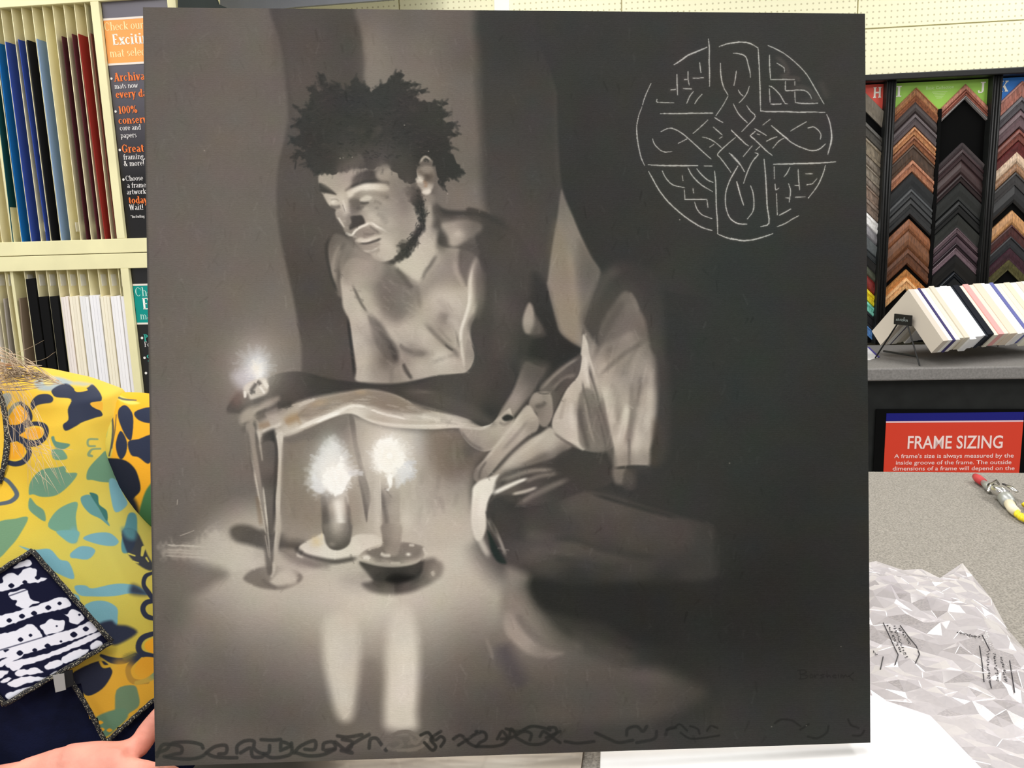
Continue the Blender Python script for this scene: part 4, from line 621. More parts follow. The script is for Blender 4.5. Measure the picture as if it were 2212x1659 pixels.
    S(232,[(250,640,20),(330,600,28),(430,555,20),(500,530,8)],4,.95); S(196,[(380,640,8),(470,620,20),(560,590,8)],4,.8); S(128,[(430,705,8),(520,650,24),(640,590,30),(780,530,10)],7,.7); S(140,[(470,560,8),(560,520,20),(700,500,8)],6,.6); S(60,[(300,580,6),(380,520,14),(500,480,10)],5,.7); S(112,[(300,500,10),(420,450,20),(560,420,10)],8,.35)
    S(186,[(225,790,10),(260,860,24),(310,960,16),(345,1060,8)],5,.8); P((44,52,48),[(225,880),(262,930),(300,1000),(345,1080),(340,1100),(290,1085),(250,1020),(235,950)],5); S(60,[(215,740,8),(232,800,10),(300,930,8)],4,.5); S(206,[(140,880,20),(170,920,24),(200,980,16),(240,1060,8)],10,.5)
    P([(1090,500,128),(1120,560,120),(1160,600,84)],[(1060,465),(1170,465),(1200,540),(1180,600),(1130,580),(1070,560)],8,.85); P(64,[(1160,470),(1280,460),(1310,500),(1200,500)],8,.8); S((84,72,58),[(1340,100,20),(1350,300,40),(1330,480,20)],14,.45)
    # ------------------------------------------------ second pass over the figure
    F(660,450,1.983)
    P([(170,200,112),(220,215,150),(280,235,160),(160,280,124),(210,300,172),(320,250,140)],[(135,190),(190,150),(290,195),(340,240),(310,310),(220,340),(165,320),(145,260)],12,.85)
    S(140,[(150,170,10),(134,230,12),(132,300,8)],5,.5); S(72,[(262,440,6),(325,520,16),(372,600,22),(398,690,14)],9,.55); S(96,[(300,470,10),(330,560,24),(345,680,30)],14,.4)
    P(96,[(738,215),(768,300),(768,400),(738,470),(728,380),(724,280)],10,.75); P(78,[(985,455),(1030,540),(962,552),(978,500)],8,.75); P(88,[(925,650),(1040,670),(1010,750),(935,735)],14,.6); P(84,[(1000,700),(1030,690),(930,860),(910,860)],12,.45)
    P(90,[(430,785),(560,790),(720,850),(810,925),(700,905),(560,855)],12,.65); S(62,[(0,712,8),(120,738,14),(260,760,14),(430,752,12),(560,725,8)],5,.6)
    S(112,[(395,585,8),(450,620,18),(520,628,10)],8,.5); S(196,[(470,560,10),(560,610,30),(620,650,20)],12,.35); S(150,[(560,380,10),(600,430,20),(570,470,14)],10,.35); S(204,[(600,470,10),(640,490,24),(655,560,10)],9,.35)
    for k in range(90):
        q = p.rng.random(3); x = 190+520*q[0]; y = 300+420*q[1]; S(120+90*q[2],[(x-9,y-7,3),(x+9,y+8,5)],3,.09,dry=.3)
    F(980,560,1.1333)
    S(116,[(456,285,6),(442,380,14),(428,470,10)],6,.5); P(70,[(492,215),(525,260),(525,470),(490,490),(500,350)],13,.7); P(100,[(308,330),(345,330),(386,462),(330,468),(306,440)],6,.65); S(158,[(318,330,4),(330,400,7),(346,455,4)],3,.5); S(140,[(350,350,4),(370,420,7),(380,460,4)],3,.4)
    S(112,[(360,330,8),(375,420,14),(388,500,10)],6,.6); S(206,[(425,350,5),(415,400,14),(400,450,10)],6,.6); S(150,[(345,230,6),(400,200,14),(450,180,8)],8,.35); S(88,[(350,290,4),(420,230,10),(470,200,6)],6,.45); S(92,[(340,250,4),(380,160,10),(420,100,6)],7,.55)
    P(72,[(420,515),(445,512),(446,560),(415,562)],6,.7); S(58,[(390,512,6),(440,508,8),(484,508,4)],3,.8)
    S(212,[(66,555,10),(52,610,12),(54,660,14),(70,700,8),(90,735,4)],7,.55); S(178,[(250,440,6),(190,470,18),(120,520,14)],9,.45); S(76,[(290,460,10),(230,490,30),(160,530,20)],12,.5); S(160,[(110,545,6),(180,520,10),(250,515,5)],5,.6); S(60,[(100,600,6),(95,650,12),(110,700,10),(130,745,6)],6,.6)
    for k in range(60):
        q = p.rng.random(3); x = 330+160*q[0]; y = 200+290*q[1]; S(110+90*q[2],[(x+5,y-16,2.5),(x-3,y+16,4)],3,.10,dry=.3)
    F(480,720,1.586)
    S(100,[(431,575,5),(436,640,9),(437,705,9)],5,.55); S(196,[(690,735,4),(697,760,6),(680,785,4)],3,.5); S(190,[(470,760,4),(480,780,8),(560,797,7),(650,790,7),(692,765,4)],3,.5); G(120,650,560,30,60,.0)
    # ------------------------------------------------ chalked disc with a knotted cross
    def chalk(fr, pts, w=12, v=(204,203,196), op=.8):
        F(*fr); wv = [w*(.55 if i in (0, len(pts)-1) else 1) for i in range(len(pts))]
        S(92,[(x,y,w*3) for x,y in pts],3,.2); S(v,[(x,y,k*.9) for (x,y),k in zip(pts,wv)],.8,op,dry=.6,n=3)
    A = (1360,60,6.9125); B = (1580,60,6.9125); C_ = (1360,280,6.6375); D = (1580,280,6.6375)
    for q in ([(665,550),(760,490),(870,410),(1000,355),(1155,290)],):  chalk(A,q,20)
    for q, w in (([(1180,165),(1192,300),(1190,500),(1195,650),(1196,870)],15),([(320,830),(260,960),(220,1060),(195,1150)],9),([(460,1278),(700,1280),(900,1275),(1245,1272)],16),([(410,1065),(415,1108),(540,1116),(665,1120)],11),
                 ([(708,690),(712,850),(718,1000)],15),([(875,650),(875,760),(892,855)],12),([(820,770),(860,768)],20),([(620,925),(690,915)],24),([(805,905),(925,912)],20),([(948,748),(1040,748)],18),([(1052,745),(1105,742)],14),([(1048,515),(1055,580),(1066,665)],13),([(955,950),(900,1020),(855,1125)],12),([(1085,990),(1020,1060),(975,1130)],10),
                 ([(1340,278),(1450,240),(1580,215),(1659,212)],14),([(1358,530),(1365,700),(1400,870),(1470,1000)],13),([(1597,640),(1580,760),(1560,860)],10),([(1470,1020),(1400,1150),(1290,1312)],6),([(1270,1335),(1320,1370),(1395,1412)],14),([(1170,1375),(1060,1480),(950,1575)],10),([(1250,1480),(1320,1540),(1385,1598)],11),
                 ([(470,1550),(560,1505),(640,1500),(740,1545),(830,1610),(900,1670),(1010,1770),(1130,1880),(1220,1960)],11),([(120,1380),(105,1500),(110,1650)],7),([(190,1170),(140,1300),(120,1400)],5)): chalk(A,q,w)
    for q, w in (([(0,232),(90,212),(190,212),(290,235),(395,295)],15),([(400,295),(410,450),(420,650),(428,850),(432,1050),(438,1240)],14),([(438,1240),(560,1250),(800,1250),(1000,1260),(1200,1255),(1400,1262)],16),([(30,380),(120,385),(215,430),(250,540),(280,660),(285,740)],13),([(270,870),(240,960),(190,1040),(115,1120)],9),([(105,930),(135,980),(175,1015)],12),
                 ([(545,260),(680,320),(830,410),(1000,555),(1130,700),(1250,900),(1330,1040),(1385,1135)],11),([(572,405),(572,560),(588,770)],14),([(588,772),(760,770),(945,772)],14),([(680,525),(740,560),(790,600),(795,660)],12),([(810,800),(808,900),(815,935),(880,935),(1040,925),(1120,945),(1175,1000),(1200,1055)],12),([(948,800),(948,855)],12),([(948,955),(955,1110)],12),([(955,1115),(1100,1130),(1290,1125)],15),
                 ([(565,865),(620,890),(720,990),(780,1090),(805,1130)],13),([(568,910),(575,1020),(580,1115)],12),([(590,1135),(640,1140),(745,1135)],15),([(810,1130),(840,1132)],10),([(1425,1295),(1465,1390),(1495,1540),(1500,1660),(1490,1750)],15),([(30,1135),(100,1270),(170,1350),(240,1415)],14),([(230,1160),(290,1245),(358,1325),(250,1450),(155,1550)],10),([(580,1365),(470,1450)],10),([(350,1505),(440,1555),(520,1605)],13),([(355,1545),(290,1610),(350,1660)],9),([(600,1460),(720,1560),(850,1660)],14),
                 ([(885,1540),(1000,1470),(1125,1400)],10),([(1145,1495),(1235,1480),(1310,1540),(1340,1600),(1330,1660)],12),([(0,1520),(80,1610),(140,1670)],9)): chalk(B,q,w)
    for q, w in (([(105,0),(115,150),(140,290),(170,410),(215,510)],12),([(265,500),(500,515),(700,515),(980,515)],17),([(1070,518),(1185,520)],9),([(275,600),(330,700),(420,860),(560,1040),(760,1220),(940,1345),(1060,1410),(1185,1445)],16),([(330,130),(360,210),(440,290),(510,320),(610,312)],9),([(470,590),(520,690),(620,790),(790,830)],12),([(755,655),(768,730)],12),([(785,860),(795,990)],11),([(795,1000),(900,998),(1110,998)],14),([(1112,1010),(1125,1110)],15),([(910,845),(920,910)],15),([(840,550),(900,660),(1030,790),(1190,885)],14),([(965,560),(1030,640),(1120,720),(1200,755)],14),([(1218,590),(1235,740),(1240,900),(1245,1100),(1260,1300),(1265,1490)],14),([(1265,1495),(1380,1545),(1500,1575),(1600,1585)],16),
                 ([(935,1040),(965,1130),(1040,1220),(1185,1275)],12),([(1045,105),(1130,125),(1230,180),(1320,260)],10),([(1150,250),(1215,205)],8),([(1290,125),(1330,100)],10),([(1520,110),(1390,220),(1265,345),(1300,400),(1370,490),(1455,610)],11),([(1430,330),(1520,430),(1593,510)],14),([(1555,520),(1460,680),(1390,860),(1375,1000),(1385,1120),(1430,1250),(1500,1320),(1593,1355)],13),([(1540,745),(1570,850),(1593,950)],12),([(700,195),(760,165),(825,130)],8)): chalk(C_,q,w)
    G(200,1360+720/6.6,280,0.1,0.1,0); F(*C_); G(220,720,1290,7,7,.9)
    for q, w in (([(0,10),(120,120),(200,200),(250,232)],12),([(640,0),(760,100),(900,205),(1060,275),(1160,300),(1260,280),(1350,205)],13),([(275,90),(400,200),(500,300),(588,370)],14),([(370,60),(410,75)],8),([(270,85),(345,25)],8),([(300,230),(170,385)],9),([(355,290),(410,240)],9),([(505,165),(570,130),(655,100)],12),([(595,265),(680,165),(755,120)],9),([(340,330),(385,355),(300,460),(230,610),(175,770)],13),([(0,350),(110,470),(190,605)],13),([(95,520),(0,690)],11),([(75,745),(110,870),(150,1000),(178,1085)],13),([(275,800),(310,900),(325,1040),(310,1170),(230,1280)],13),([(0,1290),(90,1345),(225,1355)],14),
                 ([(470,420),(490,640),(505,900),(515,1100),(540,1340),(425,1390)],16),([(605,495),(800,490),(1000,485),(1200,480),(1495,460)],18),([(615,530),(618,700)],13),([(628,780),(638,860),(685,835)],12),([(648,920),(660,1220)],11),([(690,1225),(760,1190),(855,1135)],15),([(840,540),(800,620),(755,675)],11),([(960,570),(965,700),(980,860)],14),([(910,798),(970,800)],11),([(820,770),(850,880),(830,1040)],12),([(780,975),(830,982)],12),([(920,970),(1060,962)],14),([(1065,632),(1165,630)],16),([(1085,790),(1165,775)],14),([(1165,775),(1230,700)],5),([(1350,510),(1320,620),(1240,800),(1105,980)],13),([(660,1390),(760,1350),(880,1280),(970,1230)],12),([(0,1555),(150,1590),(300,1580),(450,1540),(595,1490)],17),([(1430,0),(1440,100),(1420,220),(1385,350)],18)): chalk(D,q,w)
    F(*B); S(84,[(640,420,30),(740,480,60),(820,580,50),(840,680,40),(700,720,40)],5,.5); S(84,[(700,730,40),(980,750,44),(990,810,40)],5,.45); S(82,[(850,900,40),(1100,890,46),(1230,1000,50),(1280,1070,50),(1000,1090,40)],6,.45); S((86,80,76),[(1350,850,60),(1420,1000,60)],10,.3)
    # ------------------------------------------------ knotwork border along the foot
    def band(fr, pts, w, dv, op=.7): F(*fr); S(dv,[(x,y,w*1.15) for x,y in pts],1.5,min(op*1.3,.9),n=4)
    N1 = (320,1480,3.814); N2 = (860,1480,3.687); N3 = (1440,1400,4.915)
    for q in ([(70,590),(110,500),(180,490),(270,510),(270,560),(220,570),(150,590)],[(70,560),(150,530),(200,480),(330,470),(430,490),(450,520)],[(130,590),(220,605),(350,610),(440,590),(500,540),(560,505),(640,500),(640,560),(580,570)],[(480,560),(540,590),(650,600),(730,600)],[(730,560),(735,500),(800,460),(870,465),(870,520),(920,560),(990,560),(1000,500)],[(760,560),(840,520),(860,590),(930,595),(950,580)],[(930,450),(1020,455),(1090,450)],[(950,570),(1020,600),(1120,590),(1180,560),(1180,480)],[(1090,520),(1100,470),(1170,500),(1090,540)],[(1200,560),(1260,500),(1370,460),(1370,530),(1290,530)],[(1220,560),(1320,585),(1440,575),(1540,530)],[(1440,530),(1450,480),(1520,470),(1540,520),(1460,540)],[(1540,470),(1640,540),(1680,470),(1600,450)],[(1590,540),(1680,560),(1640,520),(1760,440),(1820,410)],[(1820,520),(1830,450),(1880,440),(1920,490),(1960,540)],[(1560,420),(1640,430),(1760,410)]):
        band(N1,q,26,58,.62)
    for q in ([(1950,470),(2020,410),(2120,385),(2190,410)],[(1960,470),(2050,450),(2090,490),(2030,530),(1980,520)],[(2140,540),(2212,530)],[(2150,480),(2200,460)],[(1930,520),(1990,450)]): band(N1,q,26,112,.7)
    for q in ([(0,375),(80,370),(130,390),(170,420),(210,390),(150,460),(120,460),(100,420)],[(0,520),(100,515),(190,490),(230,440)]): band(N2,q,22,118,.7)
    for q in ([(180,400),(240,380),(290,440),(340,410),(370,440),(340,490)],[(210,460),(270,520),(300,490),(260,430),(340,370)],[(440,430),(500,400),(560,460),(620,490),(650,460),(700,430),(690,380),(620,370)],[(480,480),(560,430),(600,400),(650,380)],[(620,490),(760,490),(840,470),(880,430)],[(790,430),(830,370),(880,420),(900,350),(940,400)],[(820,430),(900,420),(1000,370),(1060,390),(1050,440)],[(860,350),(960,370),(1060,330),(1150,340),(1210,360)],[(940,420),(1040,470),(1140,470),(1210,430),(1260,380),(1250,340),(1200,340)],[(1130,410),(1160,370),(1230,420),(1290,460)],[(1180,420),(1290,370)],[(1330,450),(1430,465),(1560,450)],[(1570,380),(1680,430),(1760,460),(1870,440)],[(1820,400),(1830,350),(1900,330),(1950,370),(1980,330)],[(2130,400),(2150,350),(2212,340)],[(1900,460),(2040,430),(2060,370)]): band(N2,q,22,44,.62)
    for q in ([(0,870),(80,850),(140,810),(220,880)],[(150,900),(240,960),(360,960),(560,930)],[(250,830),(330,860),(350,910)],[(430,880),(470,830),(540,850)],[(1150,800),(1220,760),(1330,770),(1420,830)],[(1420,870),(1510,810)],[(1500,940),(1600,960),(1700,900),(1720,830)],[(1930,760),(1960,820),(2040,850)],[(1980,930),(2060,930),(2100,880)]): band(N3,q,18,38,.6)
    # worn signature
    F(1640,1200,3.614)
    for q in ([(320,900),(325,960)],[(300,900),(350,895),(370,915),(330,930),(380,940),(360,962),(310,965)],[(400,935),(415,930),(420,952),(400,955),(398,938)],[(432,930),(435,955),(445,935),(462,930)],[(510,930),(480,935),(505,950),(480,958)],[(530,910),(532,955),(545,935),(560,955)],[(575,942),(600,938),(590,930),(575,942),(590,958),(605,950)],[(618,930),(620,955)],[(640,955),(642,932),(655,940),(660,955),(675,932),(690,950),(740,915)],[(700,940),(735,975)]): S(32,[(x,y,5) for x,y in q],1,.6)
    for fr, x, y in ((C_,0,0),((1640,1200,3.614),640,712),((1640,1200,3.614),98,1338),((1640,1200,3.614),370,1330),((980,860,3.072),1832,432),((300,20,2.765),390,843)):
        if x: F(*fr); G(170,x,y,4,3,.8)
    F(0,0,1)
    g = np.random.default_rng(21); base = p.a.copy()
    for k in range(5200):      # visible strokes, each picking up the colour below it
        x = 330+1330*g.random(); y = 60+1540*g.random(); xi, yi = int(x-p.x0), int(y-p.y0)
        if not (0 <= xi < p.w and 0 <= yi < p.h): continue
        c = base[yi, xi]; l = c.mean()
        if l < 66 and g.random() < .75: continue
        gx = base[yi, min(xi+6, p.w-1)].mean()-base[yi, max(xi-6, 0)].mean(); gy = base[min(yi+6, p.h-1), xi].mean()-base[max(yi-6, 0), xi].mean()
        gg = math.hypot(gx, gy)
        if gg > 45 or (x-1590)**2+(y-305)**2 < 235**2: continue
        a = math.atan2(gx, -gy)+g.normal()*.12 if gg > 5 else math.radians(90+g.normal()*25)
        L = 4+8*g.random(); d = c+g.normal()*7
        S(tuple(np.clip(d, 0, 255)), [(x-math.cos(a)*L, y-math.sin(a)*L, 2+3*g.random()), (x+math.cos(a)*L, y+math.sin(a)*L, 1.5)], 1.8, .30, False, dry=.7)
    # dark turned edges, weave and grain
    S(60,[(308,15,5),(322,800,5),(336,1655,5)],3,.5,False)
    yy = np.arange(p.h)[:, None]; g = np.random.default_rng(2)
    weave = (np.sin(yy*2*np.pi/4.1+p.nz*3)*.5 + p.dry*1.4)
    lum = p.a.mean(-1)
    p.a += ((weave*(1.6+lum*.022)) + (g.random((p.h, p.w)).astype(np.float32)-.5)*4)[..., None]
    blotch = upsample((g.random((p.h//40+2, p.w//40+2, 3)).astype(np.float32)-.5)*np.array([4,3,4],np.float32), 40, p.h, p.w)
    p.a += blotch*np.clip(lum/70, .4, 1)[..., None]
    np.clip(p.a, 0, 255, out=p.a)
    return p
# ================================================================ setting
CREAM = mat('cream_enamel', (243,236,188), .5, .3, nz=.03, nscale=6)
CREAM2 = mat('cream_divider', (252,242,200), .6, .2, nz=.03, nscale=8)
BLACK = mat('black_laminate', (20,20,20), .45, .35, nz=.2, nscale=30)
BLACKP = mat('black_panel', (30,32,31), .55, .3, nz=.15, nscale=20)
FELT = mat('black_felt', (9,9,9), .9, .1)
fl = MB().box((0, 2, -.02), (5, 3.6, .02)).build('floor', mat('grey_floor_tile', (150,146,140), .5, .3, nz=.1, nscale=3)); tag(fl, kind='structure')
def pegboard_mat():
    m = mat('pegboard', (255,252,216), .55, .25); nt = m.node_tree; L = nt.links; b = nt.nodes['Principled BSDF']
    uv = nt.nodes.new('ShaderNodeUVMap'); sc = nt.nodes.new('ShaderNodeVectorMath'); sc.operation = 'SCALE'; sc.inputs['Scale'].default_value = 1/.0254
    fr = nt.nodes.new('ShaderNodeVectorMath'); fr.operation = 'FRACTION'; sb = nt.nodes.new('ShaderNodeVectorMath'); sb.operation = 'SUBTRACT'; sb.inputs[1].default_value = (.5, .5, 0)
    ln = nt.nodes.new('ShaderNodeVectorMath'); ln.operation = 'LENGTH'; lt = nt.nodes.new('ShaderNodeMapRange'); lt.inputs[1].default_value = .11; lt.inputs[2].default_value = .19; lt.inputs[3].default_value = 0; lt.inputs[4].default_value = 1
    mx = nt.nodes.new('ShaderNodeMix'); mx.data_type = 'RGBA'; mx.inputs[6].default_value = (*lin((206,199,164)), 1); mx.inputs[7].default_value = (*lin((255,252,216)), 1)
    L.new(uv.outputs[0], sc.inputs[0]); L.new(sc.outputs[0], fr.inputs[0]); L.new(fr.outputs[0], sb.inputs[0]); L.new(sb.outputs[0], ln.inputs[0]); L.new(ln.outputs['Value'], lt.inputs[0]); L.new(lt.outputs[0], mx.inputs[0]); L.new(mx.outputs[2], b.inputs['Base Color'])
    return m
PEG = pegboard_mat()
wall = MB().slab([wp(-5, 0, 0), wp(5, 0, 0), wp(5, 3.3, 0), wp(-5, 3.3, 0)], -WN*.1).build('wall_back', flat((226,220,190))); tag(wall, kind='structure')
us = [uz(x, y, .012)[0] for x, y in ((862, 8), (1344, 12), (1853, 15))]; pitch_u = (us[2]-us[0])/2
zs = uz(1876, 62, .012)[1]
edges_u = [us[0]+(k-2)*pitch_u for k in range(7)]
for a, b in zip(edges_u, edges_u[1:]):
    for z0, z1 in ((zs-1.22, zs), (zs, zs+1.22)):
        g = .003; q = [wp(a+g, z0+g, .012), wp(b-g, z0+g, .012), wp(b-g, z1-g, .012), wp(a+g, z1-g, .012)]
        p = MB().slab(q, -WN*.011); p.uv[0] = [((a+g), z0), (b-g, z0), (b-g, z1), (a+g, z1)]; p.build('pegboard_panel', PEG, wall)
u0 = uz(1084, 10, .03)[0]
tag(MB().box(wp(u0, 2.3, .022), (.034, .012, .9), (WU, WN, UP)).build('trim_1', mat('white_batten', (255,254,248), .4, .3)), kind='structure')

# ================================================================ mat board rack (left)
RO = .65                                              # rack front, metres in front of the wall
ru = lambda x, y: uz(x, y, RO)[0]
rz = lambda x, y: uz(x, y, RO)[1]
p1l, p1r = ru(196, 20), ru(214, 20); p2l, p2r = ru(361, 8), ru(380, 8); L0 = ru(-420, 300)
z_top = rz(100, 10); z_hi = z_top; z_r1 = rz(150, 519); z_j = rz(150, 550); z_r2 = rz(150, 583); z_bot = z_r2-.86
rack = thing('mat_board_rack', 'tall cream metal rack with narrow vertical slots full of mat boards', 'rack', wp((L0+p2r)/2, 0, RO))
rail = lambda a, b, z0, z1, nm='rail', d=.02: MB().box(wp((a+b)/2, (z0+z1)/2, RO-d/2), ((b-a)/2, d/2, (z1-z0)/2), (WU, WN, UP)).build(nm, CREAM, rack, bevel=.002)
rail(L0, p2r, z_hi, z_hi+.42, 'header_panel'); rail(L0, p2r, z_j+.0015, z_r1); rail(L0, p2r, z_r2, z_j-.0015); rail(L0, p2r, z_bot-.1, z_bot); rail(L0, p2r, .03, z_bot-.1, 'kick_panel')
for a, b in ((p1l, p1r), (p2l, p2r)): rail(a, b, z_r1, z_hi, 'post'); rail(a, b, z_bot, z_r2, 'post')
for z in (z_j, z_bot-.05, z_hi+.02): MB().box(wp((L0+p2r)/2, z, RO-.32), ((p2r-L0)/2, .29, .008), (WU, WN, UP)).build('shelf_deck', CREAM2, rack)
MB().box(wp((L0+p2r)/2, (z_hi+.4)/2, RO-.618), ((p2r-L0)/2, .006, (z_hi+.4)/2), (WU, WN, UP)).build('back_panel', CREAM2, rack)
MB().box(wp(p2r-.006, (z_hi+.4)/2, RO-.31), (.006, .3, (z_hi+.4)/2), (WU, WN, UP)).build('side_panel', CREAM, rack)
LABELW = flat((248,246,240), .5)
def divider(u, z0, z1, th=.0012, m=CREAM2): MB().box(wp(u, (z0+z1)/2, RO-.275), (th, .262, (z1-z0)/2), (WU, WN, UP)).build('divider', m, rack)
def sticker(u, z, hgt=.045, wid=.022, inset=.03): MB().box(wp(u+.0022, z, RO-inset), (.0007, wid/2, hgt/2), (WU, WN, UP)).build('price_sticker', LABELW, rack)
top_x = [-88, -66, -44, -22, 0, 23, 45, 68, 91, 113, 137, 160, 183]
for x in top_x: divider(ru(x, 45), z_r1, z_hi)
divider(ru(-43, 45)+.004, z_r1, z_hi, .006, CREAM)
for x in (62, 89, 157, 179, 202): sticker(ru(x-4, 490), rz(x, 490), .04, .03, .045)
for x in (-38, -16, 6, 48, 73, 96, 119, 141, 163, 186, 208, 230, 252):
    divider(ru(x, 590), z_bot, z_r2)
    if x != 186 and x > -30: sticker(ru(x, 590), rz(x+8, 606), .05, .036, .045)
divider(ru(20, 590), z_bot, z_r2, .007, CREAM)
# the boards, one by one
DIVS = []
def board(px, py, bx, by, z0, rgb, label, inset, group, th=.0016, name='mat_board'):
    ut, zt = uz(px, py, RO-inset); ub = uz(bx, by, RO-inset)[0]; zb = uz(bx, by, RO-inset)[1]
    ub = ut+(ub-ut)*(zt-z0)/(zt-zb); dv = max([d for d in DIVS if d < ut+.004], default=None)
    if dv is not None: ut = max(ut, dv+.003+th); ub = min(max(ub, dv+.0045+th), dv+pitch_d-.003-th)
    m = MB(); vs = []
    for d in (0, -.5):
        for u, z in ((ub-th, z0+.0012), (ub+th, z0+.0012), (ut+th, zt), (ut-th, zt)): vs.append(wp(u, z, RO-inset+d))
    m.add(vs, [(0,1,2,3),(7,6,5,4),(0,4,5,1),(1,5,6,2),(2,6,7,3),(3,7,4,0)])
    o = m.build(name, flat(rgb, .75, .15)); return tag(o, label, 'mat board', group)
U = 'coloured mat boards in the upper slots'; LG = 'mat boards in the lower slots'
DIVS[:] = [ru(x, 45) for x in top_x]; pitch_d = (DIVS[-1]-DIVS[0])/(len(DIVS)-1)
for a in ((-24,95,21,515,(20,74,82),'dark teal mat board, first at the left of the upper slots'),(-9,92,39,515,(26,110,186),'bright blue mat board between teal and royal blue boards'),
          (9,90,65,515,(58,82,170),'wide royal blue mat board right of the bright blue one'),(37,85,98,515,(50,74,158),'narrow royal blue mat board left of the black one'),
          (56,86,110,515,(28,29,34),'black mat board among blue ones in the upper slots'),(77,84,130,515,(142,168,204),'pale sky blue mat board right of the black one'),
          (131,78,185,515,(74,32,40),'narrow dark maroon mat board in the upper slots'),(153,73,209,515,(88,38,46),'maroon mat board left of the brick red one'),
          (167,73,225,515,(152,48,42),'brick red mat board near the cream post'),(193,72,248,515,(120,70,58),'thin red-brown mat board touching the cream post')):
    board(a[0]+2.5, a[1], a[2]+2.5, a[3], z_j+.008, a[4], a[5], .010, U)
DIVS[:] = [ru(x, 590) for x in (-38, -16, 6, 48, 73, 96, 119, 141, 163, 186, 208, 230, 252)]
for a in ((-15,644,5,788,(232,226,218),'off-white mat board at the far left of the lower slots'),(8,645,21,788,(166,158,148),'light taupe mat board at the left of the lower slots'),(42,644,55,788,(138,121,104),'brown taupe mat board left of the tallest black one')):
    board(*a[:4], z_bot+.002, a[4], a[5], .008, LG, .003)
def bundle(x0, x1, y, rgb, n, label):      # boards packed upright, flush with the rack front
    a, zt = uz(x0, y, RO-.004); b_ = uz(x1, y, RO-.004)[0]; w = (b_-a)/n
    for k in range(n):
        u = a+(k+.5)*w; t = rnd0.uniform(-.004, .003); m = MB(); c = np.clip(np.array(rgb)+rnd0.randint(-4, 4), 0, 255)
        m.box(wp(u, (z_bot+.002+zt+t)/2, RO-.254-rnd0.uniform(0, .002)), (w*.47, .25, (zt+t-z_bot-.002)/2), (WU, WN, UP))
        tag(m.build('mat_board', flat(c, .75, .15)), label if n == 1 else ('left', 'middle', 'right')[k]+' board of the three '+label, 'mat board', LG)
rnd0 = random.Random(2)
for x0, x1, y, c, n, l in ((55,75,604,(18,18,19),1,'tallest black mat board of the lower slots'),(82,102,641,(17,17,18),1,'black mat board right of the tallest one'),(106,124,641,(20,20,21),1,'black mat board left of the pale ones'),
                           (130,146,641,(246,236,230),3,'pinkish white mat boards packed right of the black ones'),(149,168,641,(252,243,222),3,'cream mat boards packed left of the plain white ones'),(171,190,641,(248,247,248),3,'plain white mat boards packed right of the cream ones'),
                           (193,213,640,(248,247,251),3,'cool white mat boards packed left of the ivory ones'),(216,235,640,(250,242,220),3,'ivory mat boards packed between two white bundles'),(238,258,640,(250,248,250),3,'snow white mat boards packed right of the ivory ones'),(260,270,640,(248,246,249),1,'white mat board packed against the sign post')):
    bundle(x0, x1, y, c, n, l)
# signs beside the slots
def sign(z0, z1, block, bcol, haze_col, label):
    o = thing('poster', label, 'sign', wp((p1r+p2l)/2, z0, RO-.03)); a, b = p1r+.002, p2l-.002
    m = mat('poster_ground_haze', (44,42,47), .3, .5); nt = m.node_tree; g = nt.nodes.new('ShaderNodeTexCoord'); sp = nt.nodes.new('ShaderNodeSeparateXYZ'); rp = nt.nodes.new('ShaderNodeValToRGB')
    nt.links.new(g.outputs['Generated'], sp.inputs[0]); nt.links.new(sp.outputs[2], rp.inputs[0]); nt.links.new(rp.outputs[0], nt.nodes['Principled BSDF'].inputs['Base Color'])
    rp.color_ramp.elements[0].color = (*lin((18,17,19)), 1); rp.color_ramp.elements[1].color = (*lin(haze_col), 1); rp.color_ramp.elements[0].position = .25; rp.color_ramp.elements[1].position = .8  # paler towards the top: glossy reflection and haze painted into the ground colour
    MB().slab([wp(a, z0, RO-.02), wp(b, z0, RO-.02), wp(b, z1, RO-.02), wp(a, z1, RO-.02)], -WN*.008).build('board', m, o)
    zb0, zb1 = block
    MB().slab([wp(a, zb0, RO-.0185), wp(b, zb0, RO-.0185), wp(b, zb1, RO-.0185), wp(a, zb1, RO-.0185)], -WN*.0015).build('title_band', flat(bcol, .45, .3), o)
    for z in (zb0, zb1): MB().slab([wp(a, z-.004, RO-.018), wp(b, z-.004, RO-.018), wp(b, z+.004, RO-.018), wp(a, z+.004, RO-.018)], -WN*.002).build('stripe', flat((240,230,220)), o)
    return o
SO = RO-.0185
def wtext(o, t, x, y, cap, rgb, bold=0, off=SO, **k):
    u, z = uz(x, y, off); return book_text(t, wp(u, z, off), WU, UP, cap*depth_at(x, y, off)/FPX, flat(rgb), o, bold=bold, **k)
def dot(o, x, y, r, rgb, off=SO):
    u, z = uz(x, y, off); R = r*depth_at(x, y, off)/FPX
    MB().prism([wp(u+R*math.cos(t*math.pi/5), z+R*math.sin(t*math.pi/5), off+.0015) for t in range(10)], -WN*.0015).build('bullet', flat(rgb), o)
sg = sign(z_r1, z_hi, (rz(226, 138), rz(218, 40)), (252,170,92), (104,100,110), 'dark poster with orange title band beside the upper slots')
OR, WH, CY = (248,128,62), (244,240,238), (252,240,178)
